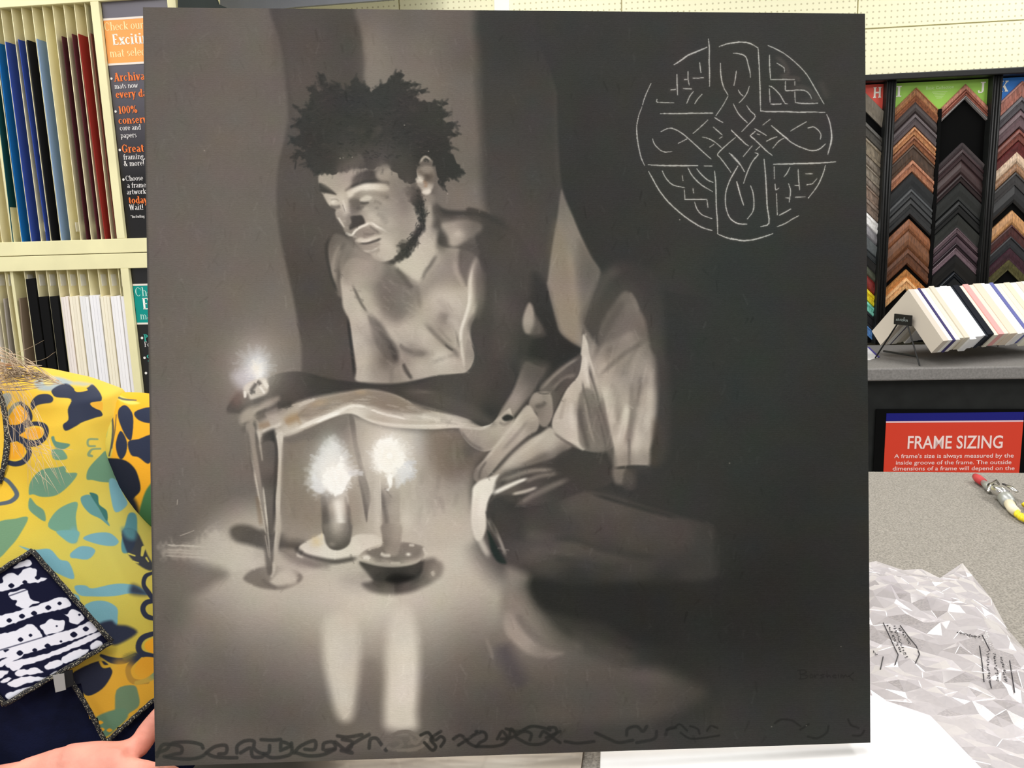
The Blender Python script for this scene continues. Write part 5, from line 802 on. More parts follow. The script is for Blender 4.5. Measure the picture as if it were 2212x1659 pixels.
for a in (('Check our', 226.6, 67, 17, CY), ('Exciting', 244, 97.5, 22, (255,252,240), .018), ('mat selection', 238, 124, 17, CY), ('Archival', 247, 176, 17, OR, .02), ('mats now', 248, 192, 11, WH), ('every day', 251, 212, 16, OR, .02),
          ('100%', 257, 246, 16, OR, .02), ('conservation', 257, 268, 16, OR, .02), ('core and', 259.5, 282, 11, WH), ('papers', 261, 298, 11, WH), ('Great', 264.5, 330, 17, OR, .02), ('framing,', 267, 345, 11.5, WH), ('& more!', 268, 359, 11.5, WH),
          ('Choose', 272, 391, 11, WH), ('a frame', 275.5, 406, 11, WH), ('artwork', 274.5, 420, 11, WH), ('today!', 278.7, 440, 15, OR, .02), ('Wait!', 280, 454, 12, WH), ('*Including', 283, 471, 6, WH)): wtext(sg, *a)
for x, y in ((241, 170), (250, 241), (259, 324), (267, 388)): dot(sg, x, y, 2.6, WH)
sg2 = sign(z_bot, z_r2, (rz(294, 700), rz(288, 616)), (0,150,142), (30,29,31), 'dark poster with teal title band beside the lower slots')
for a in (('Check', 293, 640, 19, (190,232,222)), ('Exciting', 309, 668, 24, (255,255,250), .018), ('mat', 303.5, 690, 16, (190,232,222)), ('P', 312, 737, 15, (60,180,165), .02), ('Fo', 312.5, 749, 11, WH), ('S', 318, 781, 15, (60,180,165), .02)): wtext(sg2, *a)
for x, y in ((307, 730), (312.5, 773), (315.5, 806)): dot(sg2, x, y, 2.8, WH)
# boards hung above, right of the rack
gb = thing('hanging_sign', 'grey board with a curved lower edge hanging before the pegboard', 'sign', wp(uz(640, -60, .34)[0], uz(640, 10, .34)[1], .34))
P_ = [wp(*uz(x, y, .34), .34) for x, y in ((474,60),(560,24),(640,15),(740,7),(830,0),(905,-10),(960,-60),(960,-260),(440,-260))]
MB().prism(P_, -WN*.02).build('panel', mat('grey_board', (112,114,119), .6, .2, nz=.05, nscale=5), gb)
MB().prism([wp(*uz(x, y, .345), .345) for x, y in ((462,60),(474,60),(474,-260),(462,-260))], -WN*.028).build('edge_strip', CREAM, gb)
tag(MB().prism([wp(*uz(x, y, .68), .68) for x, y in ((384,60),(560,60),(520,30),(470,8),(452,-40),(440,-260),(384,-260))], -WN*.02).build('display_board', mat('dark_green_board', (44,50,47), .6, .2, nz=.1, nscale=4)), 'dark green-black board between rack post and grey hanging sign', 'board')

# ================================================================ frame corner display (right)
DO = .10
du = lambda x, y: uz(x, y, DO)[0]
dz = lambda x, y: uz(x, y, DO)[1]
zt, zb = dz(2040, 168), dz(1990, 742); ua, ub = du(1560, 400), du(2620, 400)
disp = thing('frame_sample_display', 'wide black wall display with fluted posts holding frame corner samples', 'display', wp((ua+ub)/2, zb, 0))
MB().slab([wp(ua, zb, .05), wp(ub, zb, .05), wp(ub, zt, .05), wp(ua, zt, .05)], -WN*.03).build('back_panel', FELT, disp)
MB().box(wp((ua+ub)/2, zt+.012, .075), ((ub-ua)/2, .05, .013), (WU, WN, UP)).build('top_rail', BLACK, disp, bevel=.004)
cw = du(2145, 300)-du(1937, 300); zref = 400
postw = du(1936, 185)-du(1916, 185)
up1, up2 = du(1926, 185), du(2155, 185); pitch_c = up2-up1
for k in range(-2, 4):
    u = up1+k*pitch_c
    p = MB().box(wp(u, (zt+zb)/2, .075), (postw/2, .027, (zt-zb)/2), (WU, WN, UP)).build('post', BLACKP, disp)
    fm = MB()
    for q in (-.3, 0, .3): fm.tube([wp(u+q*postw, zb, .103), wp(u+q*postw, zt, .103)], postw*.13, 8)
    fm.build('flute', BLACK, p, smooth=True)
    um = u+pitch_c/2; zs_ = dz(2040, 233)
    MB().box(wp(um, (zs_+zb)/2, .06), (.007, .012, (zs_-zb)/2), (WU, WN, UP)).build('divider_strip', FELT, disp)
half = (pitch_c-postw-.014)/4;
def col_center(i):            # 0: H (right half of the left bay), 1: I, 2: J, 3: K
    b = {0: (up1-pitch_c, 1), 1: (up1, 0), 2: (up1, 1), 3: (up2, 0)}[i]
    return b[0]+postw/2+half+(2*half+.014)*b[1]
ORD = 'first second third fourth fifth sixth seventh eighth ninth tenth eleventh twelfth thirteenth fourteenth fifteenth sixteenth seventeenth eighteenth nineteenth'.split()
PROF = ([(0,.012),(.06,.020),(.30,.022),(.36,.014),(.55,.013),(.62,.020),(.9,.017),(1,.008)], [(0,.010),(.1,.024),(.45,.019),(.8,.012),(1,.010)], [(0,.016),(.15,.018),(.22,.012),(.7,.010),(.78,.016),(1,.014)], [(0,.010),(.2,.015),(.5,.018),(.8,.016),(1,.009)])
rnd = random.Random(7)
def cname(c):
    r, g, b = c; v = max(c); s = v-min(c)
    if s < 22: return 'black' if v < 45 else 'charcoal' if v < 70 else 'dark grey' if v < 95 else 'grey' if v < 175 else 'white'
    if b == v: return 'blue'
    if g == v: return 'turquoise' if b > r else 'olive green'
    if r > 200 and g > 180 and b < 90: return 'yellow'
    if g < .62*r and r < 130: return 'dark red-brown'
    if v > 190: return 'pale tan'
    return 'mid brown' if v > 125 else 'dark brown'
def corner(ci, letter, k, y_apex, y_next, rgb, x_ref):
    uc = col_center(ci); za = dz(x_ref, y_apex); h = min(za-dz(x_ref, y_next), .075)*.985; hw = half-.001
    o = thing('frame_corner_sample', f'{cname(rgb)} frame corner sample, {ORD[k]} from the top in column {letter}', 'frame sample', wp(uc, za-hw-h, .052), 'frame corner samples on the black display')
    pr = PROF[rnd.randrange(4)]; w = max(rgb)-min(rgb)
    m = mat('moulding', rgb, .38, .45, nz=.22 if w > 20 else .1, nscale=3, stretch=(60, 60, 8), bump=.05, bscale=300)
    for sgn in (-1, 1):
        b = MB(); r0 = [wp(uc, za-t*h, .052+d) for t, d in pr]; r1 = [wp(uc+sgn*hw, za-hw-t*h, .052+d) for t, d in pr]; n = len(pr)
        bk0 = [wp(uc, za, .0505), wp(uc, za-h, .0505)]; bk1 = [wp(uc+sgn*hw, za-hw, .0505), wp(uc+sgn*hw, za-hw-h, .0505)]
        b.add(r0+r1+bk0+bk1, [(i, i+1, n+i+1, n+i) for i in range(n-1)]+[tuple(range(n))+(2*n+1, 2*n), tuple(range(n, 2*n))+(2*n+3, 2*n+2), (0, n, 2*n+2, 2*n), (n-1, 2*n-1, 2*n+3, 2*n+1), (2*n, 2*n+1, 2*n+3, 2*n+2)])
        b.build('moulding_rail', m, o)
    return o
colI = [(186,(168,118,80)),(203,(150,94,66)),(217,(62,53,52)),(242,(90,80,82)),(271,(188,134,92)),(291,(142,92,64)),(311,(78,60,48)),(343,(168,114,86)),(371,(46,48,50)),(406,(74,76,78)),(427,(48,49,50)),(472,(134,84,54)),(498,(112,72,46)),(535,(98,62,42)),(582,(206,142,82)),(599,(222,172,118)),(626,None)]
colJ = [(178,(182,124,104)),(192,(150,90,74)),(204,(172,166,164)),(210,None),(306,(88,80,82)),(319,(60,44,46)),(345,(64,48,48)),(374,(52,40,41)),(392,(44,46,45)),(432,(26,27,27)),(461,(48,50,48)),(491,(112,94,100)),(502,(46,32,38)),(510,(110,92,100)),(524,(48,36,42)),(535,(122,102,110)),(549,(20,20,21)),(588,(36,40,46)),(598,(22,24,28)),(640,None)]
colK = [(174,(168,112,98)),(207,(84,80,84)),(237,(106,86,90)),(278,(122,70,60)),(305,(102,46,46)),(328,(206,180,154)),(353,(150,114,86)),(372,(62,60,60)),(400,(38,38,39)),(455,(192,142,94)),(486,(76,42,40)),(511,(44,45,48)),(536,(68,42,52)),(562,(90,86,52)),(585,None)]
colH = [(186,(122,114,102)),(247,(78,75,70)),(280,(134,122,104)),(314,(120,110,98)),(336,(138,128,114)),(360,(120,108,98)),(379,(136,116,102)),(405,(128,112,100)),(435,(246,244,240)),(461,(140,138,142)),(485,(100,106,108)),(510,(54,58,60)),(526,(20,20,20)),(547,(76,80,66)),(566,(124,42,38)),(594,(252,208,34)),(620,(126,206,186)),(642,(30,30,34)),(672,(92,142,202)),(692,None)]
for ci, letter, lst, xr in ((1, 'I', colI, 1988), (2, 'J', colJ, 2095), (3, 'K', colK, 2167), (0, 'H', colH, 1913)):
    k = 0
    for (y, c), (y2, _) in zip(lst, lst[1:]):
        if c is None: continue
        corner(ci, letter, k, y, y2, c, xr); k += 1
def header(i0, i1, rgb, letters, label, extra=False):
    a, b = col_center(i0)-half, col_center(i1)+half; z0 = dz(2040, 233); z1 = dz(2040, 171); zk = dz(2040, 196)
    o = thing('header_card', label, 'sign', wp((a+b)/2, z0, .0515))
    cs = [wp(a, z0, .0515), wp(b, z0, .0515), wp(b, z1, .0515), wp(a, z1, .0515)]
    if i0 != i1:
        m_ = (a+b)/2; MB().prism([wp(a, z0, .0515), wp(a, z1, .0515), wp(b, z1, .0515), wp(b, z0, .0515), wp(b-.004, z0, .0515), wp(col_center(i1), zk, .0515), wp(m_+.003, z0, .0515), wp(m_-.003, z0, .0515), wp(col_center(i0), zk, .0515), wp(a+.004, z0, .0515)], -WN*.0012).build('card', flat(rgb, .45, .3), o)
    elif letters[0][1] > 0: MB().prism([wp(b, z0, .0515), wp(b, z1, .0515), wp(a, z1, .0515), wp(col_center(i0), zk, .0515), wp(b-.004, z0, .0515)], -WN*.0012).build('card', flat(rgb, .45, .3), o)
    else: MB().prism([wp(a, z0, .0515), wp(a+.004, z0, .0515), wp(col_center(i0), zk, .0515), wp(b, z1, .0515), wp(a, z1, .0515)], -WN*.0012).build('card', flat(rgb, .45, .3), o)
    for t, sd in letters:
        seriffed(o, t, (a+.010) if sd < 0 else (b-.008-.034), dz(2040, 201), .045)
    if extra:
        c0 = (a+b)/2; z = dz(2040, 188)
        lettering('Basic Collection', wp(c0, z, .0516), WU, UP, .0125, flat((214,240,176)), o, align='CENTER')
        for q in range(5): MB().box(wp(c0, z-.012-.0065*q, .052), (.032-.005*q, .0004, .0016), (WU, WN, UP)).build('fine_print', flat((190,224,140)), o)
def seriffed(o, t, u, z, h):     # block serif capitals
    bars = {'H': [(.08,0,.3,1),(.7,0,.92,1),(.3,.42,.7,.56),(0,0,.38,.09),(.62,0,1,.09),(0,.91,.38,1),(.62,.91,1,1)], 'I': [(.36,0,.64,1),(.18,0,.82,.09),(.18,.91,.82,1)],
            'J': [(.5,.2,.76,1),(.34,.91,.94,1),(.1,0,.6,.1),(.06,.08,.24,.24),(.5,.06,.7,.24)], 'K': [(.08,0,.3,1),(0,0,.4,.09),(0,.91,.4,1),(.62,.91,1,1),(.6,0,1.02,.09)]}[t]
    m = MB(); w = .034; n = 0
    def quad(ps):
        nonlocal n; n += 1; m.prism([wp(u+x*w, z+y*h, .0532+.0001*n) for x, y in ps], -WN*.0011)
    for x0, y0, x1, y1 in bars: quad([(x0, y0), (x1, y0), (x1, y1), (x0, y1)])
    if t == 'K': quad([(.28,.36),(.46,.5),(.94,.95),(.74,.95)]); quad([(.36,.5),(.58,.62),(.98,.05),(.7,.05)])
    m.build('letter', flat((252,248,236), .5), o)
header(0, 0, (236,92,78), [('H', 1)], 'red header card lettered H at the top of the display')
header(1, 2, (156,206,84), [('I', -1), ('J', 1)], 'green header card lettered I and J at the top of the display', True)
header(3, 3, (52,128,214), [('K', -1)], 'blue header card lettered K at the top of the display')

# ================================================================ back counter under the display
zc = dz(1990, 741)-.004
A = on_z(1876, 796, zc); B = on_z(2212, 791, zc); ce = (B-A).normalized(); cn = Vector((ce.y, -ce.x, 0))      # front edge, towards the viewer
lip = (on_z(1990, 794, zc)-hit(1990, 822, A, cn)).length
c0, c1 = A-ce*1.35, B+ce*.9
dep = (W0+WN*.11-A).dot(-cn)+.12
ctr = thing('back_counter', 'long counter with grey top and black front below the frame display', 'counter', ((c0+c1)/2).xy.to_3d())
CTOP = mat('grey_laminate', (132,129,126), .55, .3, nz=.09, nscale=140)
wl0, wl1 = c0-cn*((c0-(W0+WN*.115)).dot(WN)/cn.dot(WN)), c1-cn*((c1-(W0+WN*.115)).dot(WN)/cn.dot(WN))
MB().prism([c0, c1, wl1, wl0], -UP*lip).build('countertop', CTOP, ctr, bevel=.006)
q = [c0-cn*.05, c1-cn*.05, wl1, wl0]; q = [Vector((p.x, p.y, zc-lip)) for p in q]
MB().prism(q, -UP*(zc-lip-.002)).build('front_panel', BLACKP, ctr)
fp = c0-cn*.05
def ft(x, y, off=.012): return hit(x, y, fp+cn*off, cn)
fs = thing('frame_sizing_sign', 'red sign about frame sizes in a black holder on counter front', 'sign', ft(2060, 1100))
tl, tr = ft(1893, 884), ft(2240, 884); bl = tl-UP*.42; br = tr-UP*.42
MB().slab([bl, br, tr, tl], -cn*.011).build('holder', FELT, fs, bevel=.003)
a0, a1 = ft(1915, 893, .014), ft(2212, 894, .014); zr = ft(2060, 909, .014).z; zq = a0.z
sq = lambda z0, z1, m, nm, of: MB().slab([Vector((p.x, p.y, z))+cn*of for p, z in ((a0, z0), (a1, z0), (a1, z1), (a0, z1))], -cn*.0015).build(nm, m, fs)
sq(zr, zq, flat((22,24,120), .4, .3), 'blue_band', .0); sq(zr-.006, zr, flat((240,200,205), .4), 'white_rule', .0004); sq(zq-.39, zr-.004, flat((222,66,44), .4, .3), 'red_card', .0002)
sc = lambda x, y: -(CAM_R.inverted() @ (ft(x, y)-EYEP)).z/FPX
for t, x, y, cp, wd, bo in (('FRAME SIZING', 1958, 969, 28, 195, .035), ("A frame's size is always measured by the", 1931.5, 989.4, 9, 245, .012), ('inside groove of the frame. The outside', 1934.3, 1003.5, 9, 237, .012), ('dimensions of a frame will depend on the', 1927.4, 1016.3, 9, 250, .012)):
    s = sc(x, y); lettering(t, ft(x, y, .0145), ce, UP, cp*s, flat((252,226,220)), fs, width=wd*s, bold=bo*.5)
# leaflet lying on the counter
l0 = [on_z(x, y, zc+.0015) for x, y in ((1800,752),(1875,749),(1899,771),(1880,777),(1800,776))]
lf = MB().prism(l0, -UP*.0012).build('leaflet', flat((240,238,238), .4)); tag(lf, 'white leaflet with purple edge lying on the back counter', 'leaflet')
MB().prism([on_z(x, y, zc+.0021) for x, y in ((1873,749),(1877,749),(1901,771),(1896,772))], -UP*.0006).build('purple_edge', flat((86,76,150), .4), lf)

# ---------------------------------------------------------------- stack of mat corner samples on a wire stand
th_ = math.radians(19); sa = Vector((math.cos(th_), math.sin(th_), 0)); sh = Vector((math.sin(th_), -math.cos(th_), 0))
apex = hit(1962, 626, on_z(1948, 782, zc), Vector((0, -1, 0)))
foot_r = .0
stand = thing('wire_stand', 'black wire stand with a name plate holding mat corner samples', 'stand', Vector((apex.x, apex.y, zc)))
H_ = apex.z-zc
legL, wL = H_*.88, .074          # limb length on the flat, limb width
def chev(pos, rgb, th, label, dl=0, lift=0, up=0):
    a = apex+sa*pos+UP*(lift-.0)
    k = math.sqrt(.5); d1 = (sh*k-UP*k); d2 = (-sh*k-UP*k); L = legL*1.02+dl
    pts = [a, a+d1*L, a+d1*L+d2*wL, a+(d1+d2)*wL, a+d2*L+d1*wL, a+d2*L]
    o = MB().prism(pts, sa*th).build('mat_corner_sample', flat(rgb, .7, .15)); return tag(o, label, 'mat sample', 'mat corner samples stacked on the wire stand')
seq = [((216,206,192),'beige'),((252,250,244),'bright white'),((70,64,110),'dark violet'),((246,242,232),'white'),((232,224,208),'cream'),((222,214,196),'oatmeal'),((250,250,250),'snow white'),((252,252,253),'pure white'),((244,244,247),'cool white'),((48,52,60),'slate'),((30,32,40),'navy black'),((238,232,214),'ivory'),((240,176,172),'pink'),((240,226,210),'peach white'),((236,220,200),'pale peach'),((250,246,240),'warm white'),((252,252,252),'chalk white'),((112,116,176),'lavender blue'),((248,244,222),'pale yellow'),((244,238,216),'straw'),((238,228,204),'sand'),((250,248,240),'off-white'),((230,222,208),'stone'),((248,240,228),'pale cream')]
pos = 0; prev = 'bare wire'
for i, (c, n) in enumerate(seq):
    th = 1.75*(.016, .011, .006, .014, .012, .014, .018, .020, .010, .007, .018, .012, .016, .015, .022, .012, .016, .010, .018, .016, .018, .02, .016, .02)[i]
    nxt = seq[i+1][1] if i+1 < len(seq) else 'nothing'
    chev(pos, c, th*.97, (f'{n} mat corner sample at the front of the stack, facing the room' if i == 0 else f'{n} mat corner sample between the {prev} and the {nxt} ones' if i+1 < len(seq) else f'{n} mat corner sample at the far end of the stack'), rnd.uniform(-.008, .006)+(.0 if i in (0, 1) else .004), rnd.uniform(-.004, .005)+ (0.004 if i > 4 else 0)); pos += th
inner = apex+(-UP*math.sqrt(2))*wL
WIRE = mat('black_wire', (16,16,16), .4, .4)
z_in = inner.z-.012
MB().tube([inner-sa*.02-UP*.012, inner+sa*(pos+.02)-UP*.012], .0035, 8).build('rod', WIRE, stand)
pl = inner-sa*.018-UP*.012
MB().box(pl, (.004, .044, .021), (sa, sh, UP)).build('name_plate', BLACK, stand, bevel=.002)
sm_ = MB(); rs = random.Random(4)      # worn, illegible name printed on the plate
for k in range(9):
    x = -.030+.0068*k; p0 = pl-sa*.0046+sh*x; sm_.tube([p0+UP*rs.uniform(-.007, -.002), p0+sh*rs.uniform(.001, .005)+UP*rs.uniform(.0, .005)], .0011, 5); sm_.tube([p0+UP*rs.uniform(0, .003), p0+sh*.004+UP*rs.uniform(-.005, 0)], .0009, 5)
sm_.tube([pl-sa*.0046+sh*.006+UP*.006, pl-sa*.0046+sh*.010+UP*.011, pl-sa*.0046+sh*.014+UP*.006], .0009, 5)
sm_.build('worn_print', flat((150,158,156), .5), stand)
for e, sg_ in ((-.018, 1), (-.018, -1), (pos+.018, 1), (pos+.018, -1)):
    MB().tube([inner+sa*e-UP*.02+sh*.02*sg_, Vector(((inner+sa*(e-.02)+sh*.115*sg_).x, (inner+sa*(e-.02)+sh*.115*sg_).y, zc+.004))], .003, 8).build('leg', WIRE, stand)
cb = Vector((inner.x, inner.y, zc+.035))-sa*.025
MB().tube([cb-sh*.085, cb+sh*.085], .004, 8).build('crossbar', WIRE, stand)
# ================================================================ front work table
ZT = .8735
FA, FB = on_z(1876, 1018, ZT), on_z(2212, 1020.5, ZT); fd = (FB-FA).normalized(); fn = Vector((fd.y, -fd.x, 0))
CARPET = mat('grey_carpet', (146,141,133), .95, .05, nz=.17, nscale=330, bump=.35, bscale=600)
tx = FA-fd*((FA.x+.285)/fd.x); t1 = FB+fd*.55
nr = lambda p, d: p+(Vector((0, -1, 0))*d if p is tx else fn*d)
tbl = thing('work_table', 'waist-high work table topped with grey carpet', 'table', Vector((.3, 1.1, 0)))
MB().prism([tx, t1, nr(t1, 1.45), nr(tx, 1.45)], -UP*.03).build('tabletop', CARPET, tbl, bevel=.004)
q = [tx+Vector((.04, -.04, 0)), nr(t1, .04)-fd*.04, nr(t1, 1.38)-fd*.04, tx+Vector((.04, -1.38, 0))]
MB().prism([Vector((p.x, p.y, ZT-.03)) for p in q], -UP*(ZT-.031)).build('cabinet_base', BLACKP, tbl)

# ---------------------------------------------------------------- painting
PW, PH, PT = .762, .788, .022
PM = Matrix.Translation((0.00392793, 0.86356795, 1.29284619)) @ (Matrix.Rotation(math.radians(2.70289353), 4, 'Z') @ Matrix.Rotation(math.radians(-9.66069832), 4, 'X') @ Matrix.Rotation(math.radians(1.5272003), 4, 'Y'))
pw_ = lambda x, y, z: PM @ Vector((x, y, z))
pic = paint_canvas()
pt = thing('canvas_painting', 'large unframed oil painting of a man holding a candle', 'painting', pw_(0, .01, -PH/2))
n = 9; r_ = .004
cG = [[pw_(-PW/2+PW*j/(n-1), 0, PH/2-PH*k/(n-1)) for j in range(n)] for k in range(n)]
CM = print_mat('oil_paint', bake(cG, pic, 1700, 1756), .6, .08, bump=.15, weave=1500, gain=.80, lift=.006)
fr = MB().grid(cG).build('canvas_front', CM, pt)
EDGE = mat('painted_edge', (58,57,54), .65, .2, nz=.2, nscale=30)
em = MB(); rim = [(-PW/2, PH/2), (PW/2, PH/2), (PW/2, -PH/2), (-PW/2, -PH/2)]
for i in range(4):
    (x0, z0), (x1, z1) = rim[i], rim[(i+1) % 4]; ix, iz = (z1-z0 > 0)-(z1-z0 < 0), 0
    ox, oz = (0, .0012) if i == 0 else (.0012, 0) if i == 1 else (0, -.0012) if i == 2 else (-.0012, 0)
    em.add([pw_(x0, 0, z0), pw_(x1, 0, z1), pw_(x1+ox, .004, z1+oz), pw_(x0+ox, .004, z0+oz), pw_(x1+ox, PT, z1+oz), pw_(x0+ox, PT, z0+oz)], [(0, 1, 2, 3), (3, 2, 4, 5)])
em.build('canvas_edge', EDGE, pt, smooth=False)
WOOD = mat('pine_bar', (196,160,112), .6, .2, nz=.15, nscale=2, stretch=(20, 20, 3))
for c, h in (((0, PT-.009, PH/2-.022), (PW/2-.001, .008, .02)), ((0, PT-.009, -PH/2+.022), (PW/2-.001, .008, .02)), ((-PW/2+.022, PT-.009, 0), (.02, .008, PH/2-.043)), ((PW/2-.022, PT-.009, 0), (.02, .008, PH/2-.043)), ((0, PT-.009, 0), (.02, .007, PH/2-.043))):
    ax = [(PM.to_3x3() @ Vector(v)) for v in ((1,0,0),(0,1,0),(0,0,1))]; MB().box(pw_(*c), h, ax).build('stretcher_bar', WOOD, pt)

# ---------------------------------------------------------------- second canvas and white sheet below it
ZL = .8845
low = thing('lying_canvas', 'beige and grey canvas lying flat on the table under the large painting', 'painting', on_z(900, 1640, ZT))
lq = [on_z(x, y, ZL) for x, y in ((478, 1600), (1268, 1560))]
e1 = on_z(1262, 1600, ZL); e2 = on_z(1250, 1700, ZL); dd_ = (e2-e1).normalized(); wdt = .425
back = e1-dd_*.10; fl_ = back-Vector((wdt, -.01, 0))
lc = [back, back+dd_*.34, fl_+dd_*.34, fl_]
pl2 = Picture(300, 1500, 1100, 400, 8)
pl2.P([(520,1655,40),(620,1650,44),(700,1640,120),(760,1650,178),(900,1640,140),(950,1655,170),(1000,1635,214),(1100,1645,228),(1180,1640,180),(1230,1640,168),(1240,1620,160),(860,1640,160),(640,1700,60),(900,1800,150),(1200,1800,200)], [(300,1500),(1400,1500),(1400,1900),(300,1900)], 1, sm=False)
for k in range(60): pl2.S(120+110*pl2.rng.random(), [(700+560*pl2.rng.random(), 1625+60*pl2.rng.random(), 8), (700+560*pl2.rng.random(), 1625+60*pl2.rng.random(), 4)], 3, .18)
lg = [[fl_+(back-fl_)*(j/8)+dd_*(.34*k/8) for j in range(9)] for k in range(9)]
MB().grid(lg).build('canvas_face', print_mat('lying_canvas_paint', bake(lg, pl2, 500, 380), .6, .2), low)
MB().prism([p-UP*.0006 for p in lc], -UP*(ZL-ZT-.0016)).build('canvas_side', mat('brown_edge', (96,84,72), .7, .2), low)
sh0 = [on_z(x, y, ZT+.004) for x, y in ((1300, 1500), (1700, 1440), (2010, 1545), (2180, 1720), (2150, 1900), (1290, 1900))]
SHEET = mat('white_foam_sheet', (255,252,252), .6, .25, nz=.05, nscale=9, rgb2=(255,255,255))
tag(MB().prism(sh0, -UP*.0035).build('foam_sheet', SHEET, bevel=.001), 'bright white sheet on the table below the painting and the plastic', 'sheet')

# ---------------------------------------------------------------- crumpled clear plastic
random.seed(5)
outline = [(1815,1236),(1892,1224),(1950,1240),(1990,1238),(2030,1256),(2078,1228),(2100,1250),(2140,1300),(2175,1370),(2212,1420),(2290,1500),(2330,1700),(2120,1790),(2050,1690),(1985,1610),(1960,1560),(1950,1552),(1890,1545),(1815,1545)]
ow = [on_z(x, y, ZT).xy for x, y in outline]
def d_edge(p):
    return min((p-(a+(b-a)*max(0, min(1, (p-a).dot(b-a)/(b-a).length_squared)))).length for a, b in zip(ow, ow[1:]+ow[:1]))
fa_ = math.radians(-24); fx_, fy_ = Vector((math.cos(fa_), math.sin(fa_))), Vector((-math.sin(fa_), math.cos(fa_)))
def film_z(p):
    u, v = p.dot(fx_), p.dot(fy_); e = min(1, d_edge(p)/.05); z = 0
    for f, a, o, st in ((6, .034, 1.3, .35), (13, .018, 4.1, .4), (30, .007, 9.7, .6)): z += a*(1-2.2*abs(noise.noise(Vector((u*f*st+o, v*f-o, o)))))
    return ZT+.006+max(0, z-.012)*(.25+.75*e)+.010*e
rb = random.Random(5); pts = [Vector(p) for p in ow]; bound = len(pts); xs_ = [p.x for p in ow]; ys_ = [p.y for p in ow]
def in_out(p): return inside_poly(p.x, p.y, ow)
def inside_poly(x, y, poly):
    c = False
    for a, b in zip(poly, poly[1:]+poly[:1]):
        if (a.y > y) != (b.y > y) and x < a.x+(y-a.y)*(b.x-a.x)/(b.y-a.y): c = not c
    return c
cell = {}
for k in range(16000):
    p = Vector((rb.uniform(min(xs_), max(xs_)), rb.uniform(min(ys_), max(ys_))))
    if not in_out(p) or d_edge(p) < .006: continue
    u, v = p.dot(fx_)/.023, p.dot(fy_)/.0085; c_ = (int(math.floor(u)), int(math.floor(v)))
    if any((cell[q][0]-u)**2+(cell[q][1]-v)**2 < .72 for q in ((c_[0]+i, c_[1]+j) for i in (-1, 0, 1) for j in (-1, 0, 1)) if q in cell): continue
    cell[c_] = (u, v); pts.append(p)
from mathutils.geometry import delaunay_2d_cdt
V2, E2, F2, *_r = delaunay_2d_cdt([Vector(p) for p in pts], [(i, (i+1) % bound) for i in range(bound)], [list(range(bound))], 1, 1e-5)
V3 = [Vector((p.x, p.y, film_z(p)+(rb.uniform(-.0033, .0033) if d_edge(p) > .004 else 0))) for p in V2]
FILM = bpy.data.materials.new('clear_film'); FILM.use_nodes = True; nt = FILM.node_tree; b = nt.nodes['Principled BSDF']
b.inputs['Base Color'].default_value = (*lin((226,220,224)), 1); b.inputs['Roughness'].default_value = .09; b.inputs['Specular IOR Level'].default_value = 1.0; b.inputs['Coat Weight'].default_value = .6; b.inputs['Coat Roughness'].default_value = .06
tr_ = nt.nodes.new('ShaderNodeBsdfTransparent'); tr_.inputs[0].default_value = (.97, .96, .98, 1); mx = nt.nodes.new('ShaderNodeMixShader'); lw = nt.nodes.new('ShaderNodeLayerWeight'); lw.inputs[0].default_value = .38
mr = nt.nodes.new('ShaderNodeMapRange'); mr.inputs[1].default_value = 0; mr.inputs[2].default_value = 1; mr.inputs[3].default_value = .24; mr.inputs[4].default_value = .95
nt.links.new(lw.outputs['Facing'], mr.inputs[0]); nt.links.new(mr.outputs[0], mx.inputs[0]); nt.links.new(tr_.outputs[0], mx.inputs[1]); nt.links.new(b.outputs[0], mx.inputs[2]); nt.links.new(mx.outputs[0], nt.nodes['Material Output'].inputs[0])
bm_ = MB(); bm_.add(V3, [tuple(f) for f in F2]); bag = bm_.build('plastic_bag', FILM); tag(bag, 'crumpled clear plastic bag with black warning print on the grey table', 'plastic bag')
cr = MB()  # creases as thin white tubes, their white standing in for bright highlights
for a, b_ in E2:
    d = V3[b_]-V3[a]
    if rb.random() < .07 and d.length > .012: cr.tube([V3[a], V3[a]+d*.5, V3[b_]], [.0003, .0007, .0003], 5, cap=False)
tag(cr.build('crease_highlight', mat('film_highlight', (250,247,248), .2, .7), bag, smooth=True), kind='stuff')
from mathutils.bvhtree import BVHTree
bv = BVHTree.FromPolygons([Vector(v.co) for v in bag.data.vertices], [tuple(p.vertices) for p in bag.data.polygons])
INK = flat((52,50,54), .5)
def on_bag(x, y):
    h = bv.ray_cast(EYEP, ray(x, y))[0]; return h-ray(x, y)*.0022 if h else on_z(x, y, ZT+.05)
def inkline(px, w, nm='print_line'):
    P = []
    for (x0, y0), (x1, y1) in zip(px, px[1:]):
        k = max(2, int(math.hypot(x1-x0, y1-y0)/5)); P += [on_bag(x0+(x1-x0)*i/k, y0+(y1-y0)*i/k) for i in range(k)]
    P.append(on_bag(*px[-1])); MB().tube(P, w, 5).build(nm, INK, bag)
cv = lambda L: [(1640+x/3.614, 1200+y/3.614) for x, y in L]
for L in ([(968,525),(1010,615),(1055,715),(1085,775),(1062,850)],[(1100,545),(1170,640),(1225,705),(1252,770),(1220,840)],[(968,790),(945,890)],[(1720,705),(1740,840),(1755,985)],[(1740,620),(1800,740)],[(1955,820),(1975,950),(1995,1070)],[(1800,985),(1812,1035)]): inkline(cv(L), .0007)
rg = random.Random(3)
tx_m = MB()
